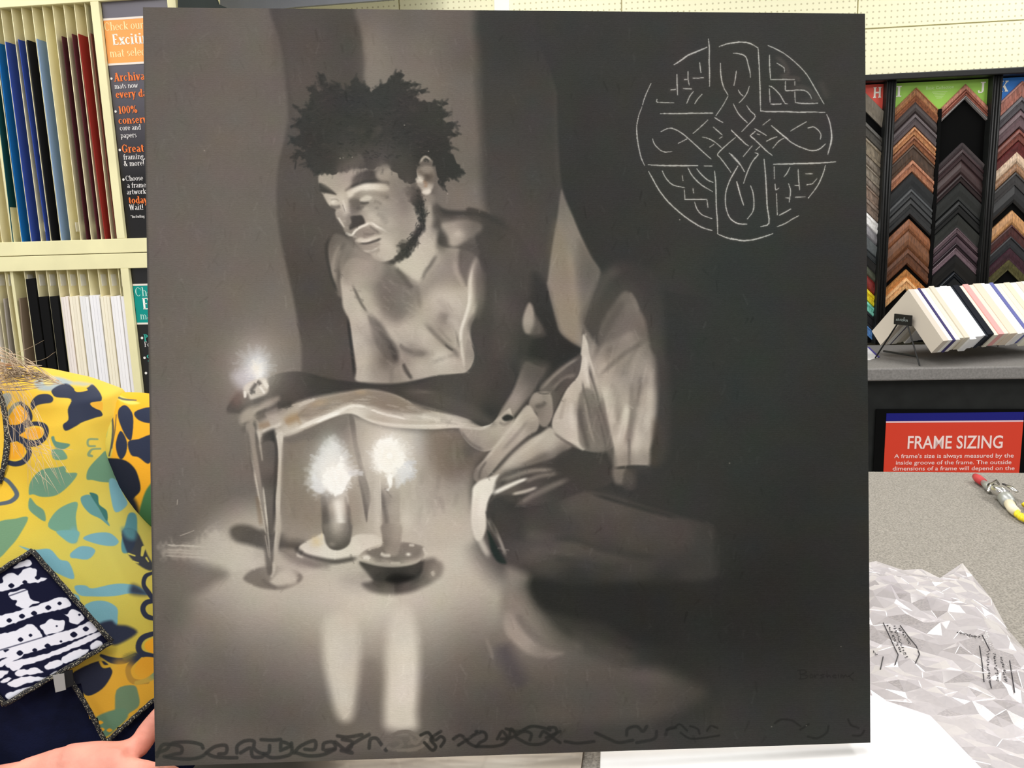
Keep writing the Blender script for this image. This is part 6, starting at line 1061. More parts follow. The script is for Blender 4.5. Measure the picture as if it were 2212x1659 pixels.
for (x0, y0, x1, y1, n_) in ((1000,540,1110,760,13),(1050,545,1150,800,14),(1090,560,1180,690,8),(1780,740,1795,990,12),(1835,760,1860,985,12),(1890,790,1925,990,11),(1545,600,1720,640,10),(890,745,915,775,2)):
    for k in range(n_):
        t = (k+.5)/n_; x, y = x0+(x1-x0)*t, y0+(y1-y0)*t
        for s in range(3):
            dx, dy = rg.uniform(-9, 9), rg.uniform(-7, 7); p = cv([(x+dx-4, y+dy), (x+dx+rg.uniform(2, 8), y+dy+rg.uniform(-5, 5))])
            tx_m.tube([on_bag(*p[0]), on_bag(*p[1])], .00045, 4)
tag(tx_m.build('warning_print', INK, bag), kind='stuff')

# ---------------------------------------------------------------- air blow gun on a coiled hose
tg = lambda x, y, h=.012: on_z(x, y, ZT+h)
gun = thing('air_blow_gun', 'chrome air blow gun with red tip and yellow coiled hose at table edge', 'tool', on_z(2150, 1075, ZT))
CHROME = mat('chrome', (210,208,204), .22, .5, metal=1); GREYF = mat('zinc_fitting', (170,172,168), .4, .5, metal=.6)
RED = mat('red_rubber', (190,64,66), .5, .3); YEL = mat('yellow_hose', (236,214,40), .4, .4)
MB().tube([tg(2107,1029), tg(2113,1034), tg(2124,1042)], [.007, .0095, .0085], 12).build('nozzle_tip', RED, gun, smooth=True)
MB().tube([tg(2124,1042), tg(2132,1049), tg(2142,1057)], [.006, .008, .009], 12).build('barrel', GREYF, gun, smooth=True)
MB().tube([tg(2140,1050,.022), tg(2150,1057,.022), tg(2162,1063,.02), tg(2172,1070,.016)], [.008, .010, .012, .012], 12).build('body', CHROME, gun, smooth=True)
MB().tube([tg(2168,1046,.02), tg(2182,1052,.026), tg(2196,1062,.024)], [.003, .0045, .003], 8, sq=(1.5, .7)).build('lever', CHROME, gun, smooth=True)
MB().tube([tg(2134,1062,.03), tg(2140,1046,.036), tg(2152,1038,.03), tg(2158,1046,.02)], .0025, 8).build('hanging_loop', CHROME, gun, smooth=True)
MB().tube([tg(2164,1066), tg(2172,1076), tg(2180,1088)], [.012, .0145, .013], 14).build('swivel_fitting', GREYF, gun, smooth=True)
MB().tube([tg(2180,1088), tg(2186,1098), tg(2195,1106)], [.010, .0095, .009], 12).build('hose_collar', mat('cream_collar', (236,226,196), .45, .3), gun, smooth=True)
hp = [];
c_pts = [tg(2192,1104,.010), tg(2206,1116,.010), tg(2222,1122,.010), tg(2250,1116,.012), tg(2262,1098,.012), tg(2240,1086,.012), tg(2214,1092,.012)]
cs_ = smooth_pts([tuple(p) for p in c_pts], False, 14)
for i, p in enumerate(cs_):
    a = i*1.15; hp.append(Vector(p)+Vector((math.cos(a)*.0025, math.sin(a)*.0025, math.sin(a*1.0+1)*.0025)))
MB().tube(hp, .0052, 8).build('coiled_hose', YEL, gun, smooth=True)
# ================================================================ the person holding the painting
def at_y(px, py, Y): return hit(px, py, (0, Y, 0), Vector((0, -1, 0)))
SKIN = mat('skin', (222,150,131), .5, .35, nz=.10, nscale=24, bump=.12, bscale=260); SKIN.node_tree.nodes['Principled BSDF'].inputs['Subsurface Weight'].default_value = .08
SKIN.node_tree.nodes['Principled BSDF'].inputs['Subsurface Radius'].default_value = (.01, .004, .002)
XC, YC = -.745, 1.07
per = thing('person', 'person in a yellow, teal and navy printed tunic holding the painting by its corner', 'person', (XC, YC, 0))
b = MB()
# legs, feet, trunk, neck
for s in (-1, 1):
    b.tube([(XC+s*.09, YC+.01, .80), (XC+s*.10, YC, .62), (XC+s*.10, YC-.005, .46), (XC+s*.10, YC+.01, .28), (XC+s*.10, YC+.02, .09)], [.088, .078, .056, .052, .036], 14)
    b.tube([(XC+s*.10, YC+.05, .05), (XC+s*.105, YC-.04, .045), (XC+s*.115, YC-.13, .03)], [.034, .036, .026], 12)
b.tube([(XC, YC, .76), (XC, YC, .88), (XC, YC, 1.0), (XC, YC, 1.12), (XC, YC, 1.20), (XC-.01, YC+.01, 1.245)], [.135, .15, .125, .13, .14, .10], 18, sq=(1.12, .8))
HD = Vector((XC-.125, YC+.02, 1.455))
b.tube([(XC-.02, YC+.02, 1.22), (XC-.07, YC+.02, 1.31), HD+Vector((.01, .01, -.06))], [.062, .05, .05], 14)
b.ball(HD, .1, (.78, .95, 1.12), 22, 16); b.ball(HD+Vector((-.004, -.035, -.06)), .055, (.95, .9, .9), 16, 10)      # skull and jaw
b.tube([HD+Vector((0, -.088, .012)), HD+Vector((0, -.105, -.018)), HD+Vector((0, -.107, -.03))], [.008, .012, .013], 10); b.ball(HD+Vector((0, -.090, -.062)), .02, (1.1, .5, .45))
for s in (-1, 1): b.ball(HD+Vector((s*.078, .005, -.01)), .028, (.35, .7, 1.1)); b.ball(HD+Vector((s*.032, -.078, .028)), .02, (1.2, .6, .5))
# far arm: raised behind the canvas, palm against its back
shL = Vector((XC+.175, YC, 1.215)); elL = Vector((-.33, 1.12, 1.08)); wrL = Vector((-.20, .955, 1.10))
b.tube([(XC+.08, YC, 1.20), shL, shL.lerp(elL, .5), elL], [.07, .062, .05, .042], 14); b.tube([elL, elL.lerp(wrL, .4), wrL], [.042, .04, .027], 14)
def hand(palm, dirs, thumb):
    b.tube(*palm, 14, sq=(.66, 1))
    for pts, r in dirs: b.tube(pts, r, 10); b.ball(pts[-1], r[-1]*1.0, nu=10, nv=7)
    b.tube(*thumb, 10); b.ball(thumb[0][-1], thumb[1][-1], nu=10, nv=7)
pb = lambda x, z, o=.014: pw_(x, PT+o, z)
w = wrL; hand(([w, pb(-.19, -.14, .05), pb(-.165, -.12, .022)], [.028, .036, .032]),
     [([pb(-.165+.004*i, -.145+.022*i), pb(-.13+.004*i, -.142+.026*i), pb(-.10+.003*i, -.142+.028*i), pb(-.078-.006*abs(i-1.4), -.142+.029*i, .012)], [.010, .0088, .0082, .007]) for i in range(4)],
     ([pb(-.19, -.09, .03), pb(-.175, -.06, .018), pb(-.155, -.035, .014)], [.014, .011, .009]))
# near arm: forearm from the left, hand under the lower corner
shR = Vector((XC-.175, YC, 1.215)); elR = Vector((XC-.22, YC-.06, .95)); wrR = at_y(60, 1702, .80)
b.tube([(XC-.08, YC, 1.20), shR, shR.lerp(elR, .5), elR], [.07, .062, .05, .043], 14); b.tube([elR, elR.lerp(wrR, .5), at_y(-60, 1722, .81), wrR], [.043, .040, .032, .0285], 16)
P = at_y
hand(([wrR, P(130,1684,.797), P(205,1676,.795), P(272,1668,.797)], [.031, .0335, .0315, .027]),
     [([P(258,1662,.792), P(308,1668,.794), P(350,1676,.800), P(374,1672,.824)], [.0145, .0128, .0118, .009]), ([P(262,1698,.800), P(318,1706,.806), P(366,1706,.814), P(386,1692,.834)], [.0135, .012, .0108, .0088]),
      ([P(252,1726,.804), P(306,1736,.812), P(350,1734,.822), P(366,1718,.840)], [.0128, .0112, .010, .0082]), ([P(234,1750,.808), P(284,1760,.816), P(318,1758,.826), P(330,1742,.842)], [.0115, .0098, .0088, .0072])],
     ([P(150,1650,.800), P(214,1634,.806), P(262,1629,.812), P(300,1612,.822), P(322,1578,.828), P(344,1540,.832)], [.021, .0165, .0138, .0128, .0125, .0085]))
body = b.build('body', SKIN, per, smooth=True)
rm = body.modifiers.new('remesh', 'REMESH'); rm.mode = 'VOXEL'; rm.voxel_size = .0034; rm.use_smooth_shade = True
sm = body.modifiers.new('smooth', 'SMOOTH'); sm.factor = .5; sm.iterations = 6
# eyes, brows, hair of the head (turned out of the picture)
EYE_ = flat((242,238,232), .2, .5); IRIS = flat((70,56,44), .2, .5); HAIRM = mat('ash_blond_hair', (196,172,142), .45, .4, nz=.25, nscale=60, stretch=(1, 1, .15))
for s in (-1, 1):
    e = MB().ball(HD+Vector((s*.032, -.083, .014)), .0115).build('eye', EYE_, per, smooth=True); MB().ball(HD+Vector((s*.032, -.0915, .014)), .005, (1, .6, 1)).build('iris', IRIS, e, smooth=True)
    MB().tube([HD+Vector((s*.016, -.094, .034)), HD+Vector((s*.034, -.094, .04)), HD+Vector((s*.052, -.082, .034))], [.003, .0036, .002], 6).build('eyebrow', HAIRM, per, smooth=True)
MB().tube([HD+Vector((-.022, -.094, -.062)), HD+Vector((0, -.102, -.060)), HD+Vector((.022, -.094, -.062))], [.003, .0065, .003], 8).build('lips', flat((190,104,100), .4, .4), per, smooth=True)
hb = MB(); rg = random.Random(9)
hb.ball(HD+Vector((0, .018, .022)), .106, (.86, .92, 1.08), 20, 14)
for k in range(70):       # locks hanging to the shoulders
    a = math.radians(rg.uniform(-40, 220)); x, y = math.cos(a), math.sin(a)
    p0 = HD+Vector((x*.075, y*.085+.02, .06)); p1 = HD+Vector((x*.098, y*.10+.02, -.03)); p2 = HD+Vector((x*.10+rg.uniform(-.01, .01), y*.105+.03, -.12)); p3 = HD+Vector((x*.10+rg.uniform(-.02, .02), y*.11+.02, -.2-rg.random()*.06))
    hb.tube([p0, p1, p2, p3], [.010, .011, .009, .003], 6)
hair = hb.build('hair', HAIRM, per, smooth=True)
hs = MB()
def strand(pts, r=.00034, Y=(.99, .955)):
    q = smooth_pts(pts, False, 6); n = len(q); hs.tube([at_y(x, y, Y[0]+(Y[1]-Y[0])*i/(n-1)) for i, (x, y) in enumerate(q)], [r]*(n-1)+[r*.4], 4)
for k in range(60):
    y0 = rg.uniform(715, 830); x1 = rg.uniform(10, 140); y1 = 806+ (x1/140)*26+rg.uniform(-34, 6)*(1-x1/170); strand([(-150, y0-rg.uniform(10, 60)), (-60, y0-8), (-10+rg.uniform(-6, 8), y0+10+(y1-y0)*.25), (x1*.55, y0+(y1-y0)*.62+rg.uniform(-5, 5)), (x1, y1)], rg.uniform(.00025, .00055))
for k in range(22):
    y0 = rg.uniform(800, 850); strand([(-80, y0-30), (-20, y0-8), (25+rg.uniform(0, 20), y0-rg.uniform(0, 14)), (60+rg.uniform(0, 40), y0-rg.uniform(4, 16))], rg.uniform(.0003, .0006))
for k in range(26):
    x0 = rg.uniform(0, 70); strand([(x0-50, 800+rg.uniform(-20, 20)), (x0, 850+rg.uniform(0, 60)), (x0+rg.uniform(0, 40), 930+rg.uniform(-20, 50)), (x0+rg.uniform(20, 110), 1000+rg.uniform(-30, 80))], .00022, (.97, .915))
for x in ((95,735,88,760),(120,760,100,790)): strand([(-40,790),(x[0]-40,x[1]+20),(x[0],x[1])], .0002)
hs.build('loose_hair', HAIRM, hair, smooth=True)

# ---------------------------------------------------------------- printed cloth
NV, TE, BL, ORG, YE, LE, GB = (50,56,76), (118,160,132), (128,182,196), (250,178,48), (238,204,74), (220,210,102), (162,176,184)
def paint_print():
    p = Picture(-560, 740, 1000, 960, 12); P, S, G = p.P, p.S, p.G
    full = [(-560,740),(440,740),(440,1700),(-560,1700)]
    P([(20,850,(244,190,60)),(100,840,(238,196,64)),(60,960,(246,196,60)),(180,900,(240,200,70)),(200,1000,(228,208,92)),(60,1080,(242,206,70)),(120,1200,(224,210,96)),(250,1150,(214,208,110)),(200,1350,(214,206,98)),(300,1400,(206,196,86)),(250,1500,(230,178,62)),(300,1480,(232,176,58)),(-200,900,(244,196,64)),(-300,1200,(224,206,90)),(-300,1500,(226,190,70))], full, 14.1, sm=False)
    def motif(dx, dy):
        p.F(dx, 740+dy, 3.606)
        P(ORG,[(66,590),(120,515),(185,490),(218,540),(212,610),(160,655),(80,660)],1.2); P(ORG,[(66,800),(120,775),(182,800),(192,862),(150,905),(60,900)],1.2); P(ORG,[(138,722),(200,675),(290,662),(334,690),(322,732),(250,752),(170,748)],1.2)
        S((130,140,140),[(60,560,30),(110,490,28),(160,468,26)],1,.9); S(NV,[(160,470,24),(215,520,34),(232,590,40),(180,645,44),(90,680,54)],1); S(NV,[(180,650,36),(270,630,32),(340,645,36),(362,690,36),(340,748,36),(270,785,50),(190,770,50),(110,730,44),(60,720,50)],1); S(NV,[(190,780,30),(228,850,40),(190,920,44),(120,945,40),(50,930,36)],1); P(NV,[(60,650),(150,650),(200,680),(150,720),(140,760),(60,770)],1.2)
        S((96,106,118),[(0,1050,26),(60,1078,30),(118,1150,34),(128,1195,36),(80,1238,32),(0,1256,28)],1); P((250,200,60),[(0,1070),(60,1110),(100,1170),(80,1210),(0,1225)],2,.8)
        P(GB,[(10,410),(70,392),(90,430),(70,470),(40,505),(0,490)],1.5,.9); P(NV,[(238,470),(290,410),(370,400),(412,430),(400,465),(340,475),(285,490),(252,525)],1.5)
        P(GB,[(262,300),(330,270),(430,262),(520,285),(560,310),(480,350),(400,375),(310,370),(270,340)],5,.95); P((240,205,90),[(330,285),(400,270),(430,290),(400,330),(350,330)],4,.6)
        P(NV,[(402,370),(450,335),(520,318),(560,345),(600,375),(680,350),(720,325),(780,395),(790,450),(740,470),(800,560),(740,585),(640,620),(590,650),(512,686),(490,640),(532,600),(528,520),(552,440),(440,425),(408,400)],1.5); P((240,190,60),[(575,360),(650,345),(680,372),(600,385)],1.2); P((240,180,60),[(706,468),(790,460),(800,500),(790,530),(720,500)],1.2); P((168,180,190),[(520,320),(640,340),(700,330),(720,320),(600,300)],5,.7)
        P((104,146,128),[(398,742),(420,730),(440,770),(545,792),(490,832),(430,812)],1.5); P(TE,[(408,832),(480,830),(524,902),(430,912),(404,872)],1.5)
        S((140,164,122),[(760,752,14),(690,755,16),(688,802,16),(740,806,14)],1); S((140,164,122),[(782,826,14),(716,832,16),(690,872,24),(716,884,18)],1)
        P(TE,[(224,1180),(238,1080),(320,992),(440,972),(508,964),(518,1012),(602,1020),(540,1110),(440,1188),(330,1202),(260,1182)],1.5); P((112,154,126),[(674,1062),(690,980),(780,880),(832,850),(880,1000),(902,1080),(800,1086),(720,1070)],1.5); P(BL,[(850,1070),(905,1070),(960,1180),(992,1262),(900,1322),(862,1200)],2)
        P(TE,[(232,1208),(280,1262),(342,1310),(352,1392),(280,1352),(222,1292)],1.5); P((122,170,146),[(602,1244),(590,1360),(606,1530),(562,1562),(480,1492),(374,1432),(420,1332),(500,1270)],1.5); P(BL,[(570,1440),(606,1500),(590,1560),(520,1530)],9,.7)
        P((106,160,160),[(632,1202),(710,1190),(770,1290),(832,1380),(852,1430),(780,1372),(700,1332),(640,1262)],1.5); P((66,122,116),[(700,1168),(760,1188),(772,1260),(832,1312),(832,1392),(770,1290),(712,1200)],1.5)
        P((124,164,128),[(-30,1420),(120,1372),(218,1364),(150,1500),(80,1590),(-30,1680)],1.5); P(BL,[(648,1522),(740,1484),(850,1490),(926,1552),(850,1584),(730,1562)],1.5); P(BL,[(545,1662),(600,1602),(680,1590),(742,1622),(680,1690)],1.5)
        P((96,152,162),[(945,1560),(975,1420),(1005,1330),(1062,1345),(1065,1480),(1035,1610),(960,1640)],2.5)
        p.F(dx, 1150+dy, 3.26)
        P(BL,[(132,95),(240,122),(350,118),(420,190),(486,212),(522,326),(430,302),(330,240),(250,160)],1.5); P(BL,[(586,45),(660,8),(770,4),(832,60),(800,96),(700,82)],1.5); P(BL,[(497,155),(560,100),(640,104),(668,135),(600,172),(510,182)],1.5); P((124,182,182),[(400,-10),(550,-10),(545,50),(505,78),(440,40)],2)
        P(BL,[(524,380),(600,374),(650,395),(800,364),(900,364),(980,385),(1044,440),(920,430),(800,450),(650,452),(560,442)],1.5); P(NV,[(930,368),(990,390),(1044,440),(920,432)],10,.9); P(BL,[(588,540),(640,490),(740,484),(822,530),(828,600),(820,660),(760,700),(690,640)],1.5); P(NV,[(690,650),(780,620),(822,650),(900,660),(966,705),(870,772),(790,792),(730,720)],6); P(BL,[(480,430),(552,445),(558,500),(520,480)],1.5)
        P(NV,[(858,-10),(960,-10),(1040,160),(1080,230),(1060,270),(980,232),(900,150)],3,.9); P((96,152,162),[(858,-30),(955,-30),(950,50),(890,40)],9,.9)
        for q in ([(905,150,12),(950,165,10)],[(940,205,12),(975,215,8)],[(1030,180,14),(1045,205,10)],[(1010,110,30),(1000,160,20)]): S(LE,q,1)
        S(NV,[(1075,285,20),(1025,310,30),(1012,370,30),(1050,430,34),(1100,500,30)],1); S(NV,[(1100,480,30),(1030,495,36),(1006,540,36),(1032,590,36),(1100,612,30)],1)
        P(ORG,[(1100,745),(1030,770),(1018,812),(1050,842),(1100,848)],1.2); S(NV,[(1110,705,30),(1010,740,40),(975,800,40),(1000,855,44),(1100,880,40)],1); P((238,172,52),[(945,962),(990,890),(1050,878),(1110,900),(1110,1000),(1010,1028),(960,1002)],1.2); S(NV,[(990,865,30),(912,940,38),(905,1000,38),(940,1050,40),(1040,1056,24)],1); S(TE,[(960,1062,30),(1040,1040,34),(1100,1000,40)],1.5)
        S(NV,[(712,868,20),(790,902,44),(870,905,44),(955,868,40)],1.2); G((120,112,66),915,880,40,24,.7,-20); S((140,134,70),[(880,880,30),(950,850,20)],4,.5,dry=.6)
        P((238,178,58),[(600,1160),(760,1000),(830,900),(960,940),(1100,1060),(1100,1240),(960,1300),(700,1320)],14,.75); P((44,48,66),[(490,1010),(700,905),(782,960),(782,1012),(720,1102),(620,1152),(560,1100)],1.5); S((224,180,60),[(706,912,20),(730,945,24),(780,940,16)],1.5)
        P((116,144,112),[(820,1112),(940,1078),(972,1132),(978,1222),(900,1282),(820,1342),(740,1442),(718,1432),(690,1312),(800,1290)],2); P((110,146,116),[(680,1300),(860,1240),(900,1300),(800,1400),(740,1440),(700,1380)],3)
        for x, y in ((705,1340),(770,1395),(715,1390),(700,1420)): P(ORG,[(x-20,y),(x,y-14),(x+22,y),(x,y+14)],1.5)
    for dx, dy in ((-360, 60), (-360, -420), (0, 0)): motif(dx, dy)
    return p
def paint_sleeve():
    p = Picture(180, 800, 700, 560, 13); P, S = p.P, p.S
    P((252,182,50),[(100,700),(900,700),(900,1500),(100,1500)],1,sm=False)
    p.F(0,740,3.606)
    P((222,204,92),[(700,300),(860,380),(880,600),(860,900),(700,900)],3); P((240,224,120),[(860,385),(1000,440),(1090,470),(1000,480),(900,430)],3,.8); S((70,80,90),[(830,420,10),(880,410,14),(960,440,16),(1060,448,10)],1,.8); P((110,140,140),[(790,470),(840,440),(830,480),(800,490)],2)
    for dx, dy in ((0,0),(420,-150),(380,360),(820,120),(800,600)):
        q = lambda L: [(x+dx, y+dy) for x, y in L]
        P(NV,q([(928,512),(980,488),(1036,570),(1026,745),(990,742),(942,650),(918,570)]),1.5); P(NV,q([(904,772),(940,686),(988,770),(980,862),(942,908),(910,852)]),1.5); P(NV,q([(1048,540),(1170,502),(1230,560),(1180,625),(1080,602)]),1.5); P(NV,q([(998,772),(1080,750),(1200,715),(1260,820),(1190,905),(1150,942),(1080,892),(1020,872)]),1.5)
    P((38,42,56),[(780,905),(950,908),(1042,970),(1082,1060),(1092,1152),(1040,1212),(980,1300),(900,1200),(840,1050),(790,960)],2); P((38,42,56),[(800,1000),(960,1120),(1060,1240),(1110,1420),(1200,1700),(900,1700)],8); P((78,128,84),[(1260,1000),(1180,1090),(1120,1190),(1080,1380),(1160,1440),(1300,1460)],3); S((230,170,50),[(1080,1440,12),(1130,1470,26),(1200,1520,20)],2)
    S((60,66,80),[(862,520,10),(880,650,14),(870,780,12),(850,880,10)],1.5,.9); S((60,66,80),[(905,560,6),(895,680,8),(870,820,8)],1,.8); P((190,190,100),[(810,620),(840,640),(835,720),(815,740)],2)
    return p
def paint_batik():
    p = Picture(-220, 1160, 500, 420, 14); P, G, S = p.P, p.G, p.S; W_, D_ = (226,226,236), (20,22,46)
    P(D_,[(-400,1000),(500,1000),(500,1700),(-400,1700)],1,sm=False)
    whites = ([(95,248),(150,205),(205,192),(224,225),(160,245)],[(20,318),(60,288),(100,285),(130,305),(160,262),(215,248),(262,265),(262,310),(335,322),(280,352),(180,360),(100,392),(0,415),(-40,380),(20,350)],[(60,432),(120,410),(185,402),(200,430),(215,470),(275,492),(230,510),(180,535),(110,512),(120,480),(80,470)],[(-60,612),(150,545),(300,500),(440,452),(500,512),(420,545),(250,582),(100,642),(-60,680)],[(440,570),(470,575),(490,550),(530,542),(596,600),(545,645),(490,635),(480,600)],[(280,655),(320,640),(350,612),(410,622),(450,618),(455,660),(430,695),(330,722),(300,690)],
              [(-80,740),(100,695),(180,655),(240,655),(302,740),(200,792),(100,822),(-80,820)],[(120,805),(330,728),(520,678),(640,626),(694,682),(560,742),(330,812),(80,884),(30,850)],[(50,918),(330,852),(560,756),(700,702),(712,728),(560,800),(300,900),(80,952)],[(105,985),(150,965),(190,968),(240,950),(305,985),(200,1002),(120,1014)],[(315,945),(370,905),(420,900),(444,930),(340,968)],[(435,885),(490,850),(540,828),(590,822),(625,830),(560,882),(450,922)],[(632,800),(660,770),(700,762),(724,790),(660,828)],[(50,1066),(150,1022),(240,1016),(335,1028),(200,1062),(100,1092)],[(50,1136),(200,1090),(330,1056),(352,1080),(150,1152),(60,1176)],[(350,1000),(400,975),(420,1000),(370,1020)],[(480,950),(540,930),(530,950),(490,965)],[(560,900),(620,870),(640,885),(580,915)])
    for dx, dy in ((-560,150),(0,0)):
        p.F(0,1150,3.26)
        for q in whites: P(W_,[(x+dx,y+dy) for x,y in q],1.3,wob=1.5)
        for x, y, r in ((80,375,22),(175,350,18),(265,318,20),(65,620,20),(155,590,22),(240,570,22),(340,530,22),(420,500,16),(145,755,20),(215,725,14),(140,850,24),(245,830,18),(335,800,22),(520,720,26),(605,680,22),(430,768,10),(560,580,10),(400,660,8)): P(D_,[(x+dx-r,y+dy),(x+dx,y+dy-r*.8),(x+dx+r,y+dy),(x+dx,y+dy+r*.8)],1.2)
        for q in ([(0,300),(330,210)],[(0,470),(400,330)],[(0,690),(480,530)],[(0,830),(330,730)]): S(D_,[(q[0][0]+dx,q[0][1]+dy,8),(q[1][0]+dx,q[1][1]+dy,4)],1.5,.7,False)
    return p
pr1 = paint_print()
# tunic: loose A-line body of cloth
rings = [(.86,.372,.205),(.95,.345,.190),(1.02,.318,.178),(1.09,.285,.166),(1.15,.258,.155),(1.20,.242,.142),(1.235,.236,.120),(1.258,.226,.098),(1.275,.190,.080),(1.288,.140,.068),(1.296,.085,.062)]
def shape(z):
    zz = [r[0] for r in rings]; return np.interp(z, zz, [r[1] for r in rings]), np.interp(z, zz, [r[2] for r in rings])
def fold(th, z):      # soft vertical drapes running down from the shoulder
    k = max(0, min(1, (1.28-z)/.25)); x = math.cos(th)
    g = 0
    for c, sl, w, a in ((.55, .10, .075, .016), (.78, .05, .05, .012), (.18, .06, .09, .010), (-.3, -.05, .1, .012), (-.7, -.1, .07, .012)):
        d = (x-(c+sl*(1.28-z)*4))/w; g += a*math.exp(-d*d)*(1 if d < 0 else math.exp(-d*2))
    return g*k
FOLDS = []
for L, a_, w0, w1 in (([(72,880),(160,1010),(265,1165),(345,1300)], .009, .030, .0045), ([(196,872),(226,960),(262,1050),(330,1160)], .007, .022, .004), ([(10,1040),(90,1200),(160,1330)], .004, .03, .012), ([(120,830),(200,930),(300,1110)], .004, .03, .010)):
    FOLDS.append(([at_y(x, y, .945).xz for x, y in L], a_, w0, w1))
def drape(x, z):      # pressed folds of the cloth: a broad rise that drops off sharply on its right side
    h = 0
    for L, a_, w0, w1 in FOLDS:
        best = None
        for p, q in zip(L, L[1:]):
            e = q-p; t = max(0, min(1, ((x-p.x)*e.x+(z-p.y)*e.y)/e.length_squared)); c = p+e*t; d = math.hypot(x-c.x, z-c.y); sg = (x-p.x)*(-e.y)+(z-p.y)*e.x
            if best is None or d < best[0]: best = (d, sg)
        d, sg = best
        if d < w0*2.5: h += a_*math.exp(-(d/(w1 if sg > 0 else w0))**2)
    return h
def surf(th, z, off=0):
    a, b_ = shape(z); f = 1+off+ (fold(th, z)*1.2 if math.sin(th) > -.2 else 0)
    c, s_ = math.cos(th), math.sin(th); e = .86
    x_ = XC+a*f*math.copysign(abs(c)**e, c)
    return Vector((x_, YC-b_*f*math.copysign(abs(s_)**e, s_)+.02*max(0, (z-1.2))*3-(drape(x_, z) if s_ > .1 and off == 0 else 0), z))
zsm = np.concatenate([np.linspace(1.296, 1.235, 22), np.linspace(1.23, .86, 95)])
NT = 220
tG = [[surf(2*math.pi*j/NT+math.pi, z) for j in range(NT)] for z in zsm]
navy_px = [(150,1442),(190,1528),(228,1604),(280,1556),(336,1511),(430,1440),(430,1900),(-700,1900),(-700,1750),(18,1506)]
def inside(x, y, poly):
    c = False
    for (ax, ay), (bx, by) in zip(poly, poly[1:]+poly[:1]):
        if (ay > y) != (by > y) and x < ax+(y-ay)*(bx-ax)/(by-ay): c = not c
    return c
tm = MB().grid(tG, True)
keep = []; uvk = {}
for i, f in enumerate(tm.f):
    c = sum((Vector(tm.v[k]) for k in f), Vector())/4; q = photo(np.array(c))
    if c.y < YC and inside(q[0], q[1], navy_px): continue
    uvk[len(keep)] = tm.uv[i]; keep.append(f)
tm.f, tm.uv = keep, uvk
tun = tm.build('tunic', print_mat('tunic_print', bake([r+[r[0]] for r in tG], pr1, 2000, 1000), .85, .1, bump=.15, weave=1100, sheen=.1, gain=.86), per, smooth=True)
NAVY = mat('navy_cloth', (17,22,46), .85, .1, nz=.18, nscale=40, bump=.2, bscale=500)
MB().grid([[surf(2*math.pi*j/96+math.pi, z, -.02) for j in range(96)] for z in np.linspace(1.24, .62, 40)], True).build('under_dress', NAVY, per, smooth=True)
for s in (-1, 1):
    MB().tube([(XC+s*.10, YC, .66), (XC+s*.10, YC, .45), (XC+s*.10, YC+.01, .10)], [.10, .088, .075], 18).build('trouser_leg', NAVY, per, smooth=True)
    MB().tube([(XC+s*.10, YC+.065, .05), (XC+s*.105, YC-.04, .05), (XC+s*.115, YC-.15, .035)], [.042, .044, .032], 14, sq=(1, 1)).build('shoe', BLACK, per, smooth=True)
def on_tunic(x, y, off=.004):
    d = ray(x, y); t0, t1 = .6, 1.5
    def F(t):
        P = EYEP+d*t
        if P.z > 1.296 or P.z < .6: return 1
        th = math.atan2(-(P.y-YC), P.x-XC); a, b_ = shape(P.z); e = .86; f = 1+off*4
        return (abs((P.x-XC)/(a*f)))**(2/e)+(abs((P.y-YC)/(b_*f)))**(2/e)-1
    last = t0
    for t in np.arange(t0, t1, .004):
        if F(t) < 0:
            lo, hi = last, t
            for _ in range(18):
                m_ = (lo+hi)/2
                if F(m_) < 0: hi = m_
                else: lo = m_
            th = math.atan2(-((EYEP+d*hi).y-YC), (EYEP+d*hi).x-XC)
            return EYEP+d*(hi-off*.6-fold(th, (EYEP+d*hi).z)*.16)
        last = t
    return EYEP+d*1.02
SERGE = bpy.data.materials.new('serged_edge'); SERGE.use_nodes = True; nt = SERGE.node_tree; b_ = nt.nodes['Principled BSDF']; b_.inputs['Roughness'].default_value = .9
tc = nt.nodes.new('ShaderNodeTexCoord'); nn = nt.nodes.new('ShaderNodeTexNoise'); nn.inputs['Scale'].default_value = 760; rp = nt.nodes.new('ShaderNodeValToRGB'); rp.color_ramp.interpolation = 'CONSTANT'
rp.color_ramp.elements[0].color = (*lin((22,22,26)), 1); rp.color_ramp.elements[1].position = .60; rp.color_ramp.elements[1].color = (*lin((170,164,142)), 1)
nt.links.new(tc.outputs['Object'], nn.inputs[0]); nt.links.new(nn.outputs[0], rp.inputs[0]); nt.links.new(rp.outputs[0], b_.inputs['Base Color'])
def hem(px, wpx, nm='hem', off=.005, parent=None):
    q = smooth_pts(px, False, 8) if len(px) > 2 else np.array([np.array(px[0])*(1-t)+np.array(px[1])*t for t in np.linspace(0, 1, 16)])
    MB().tube([on_tunic(x, y, off)+Vector((0, 0, math.sin(i*2.2)*.0006)) for i, (x, y) in enumerate(q)], wpx*.00052/2, 8, sq=(1, .8)).build(nm, SERGE, parent or tun, smooth=True)
hem([(153,1470),(190,1530),(228,1604)], 13); hem([(228,1604),(280,1558),(333,1512),(420,1448)], 13)
hem([(-2,846),(8,880),(14,920),(15,960),(10,1000),(-2,1044)], 13, 'neck_trim')
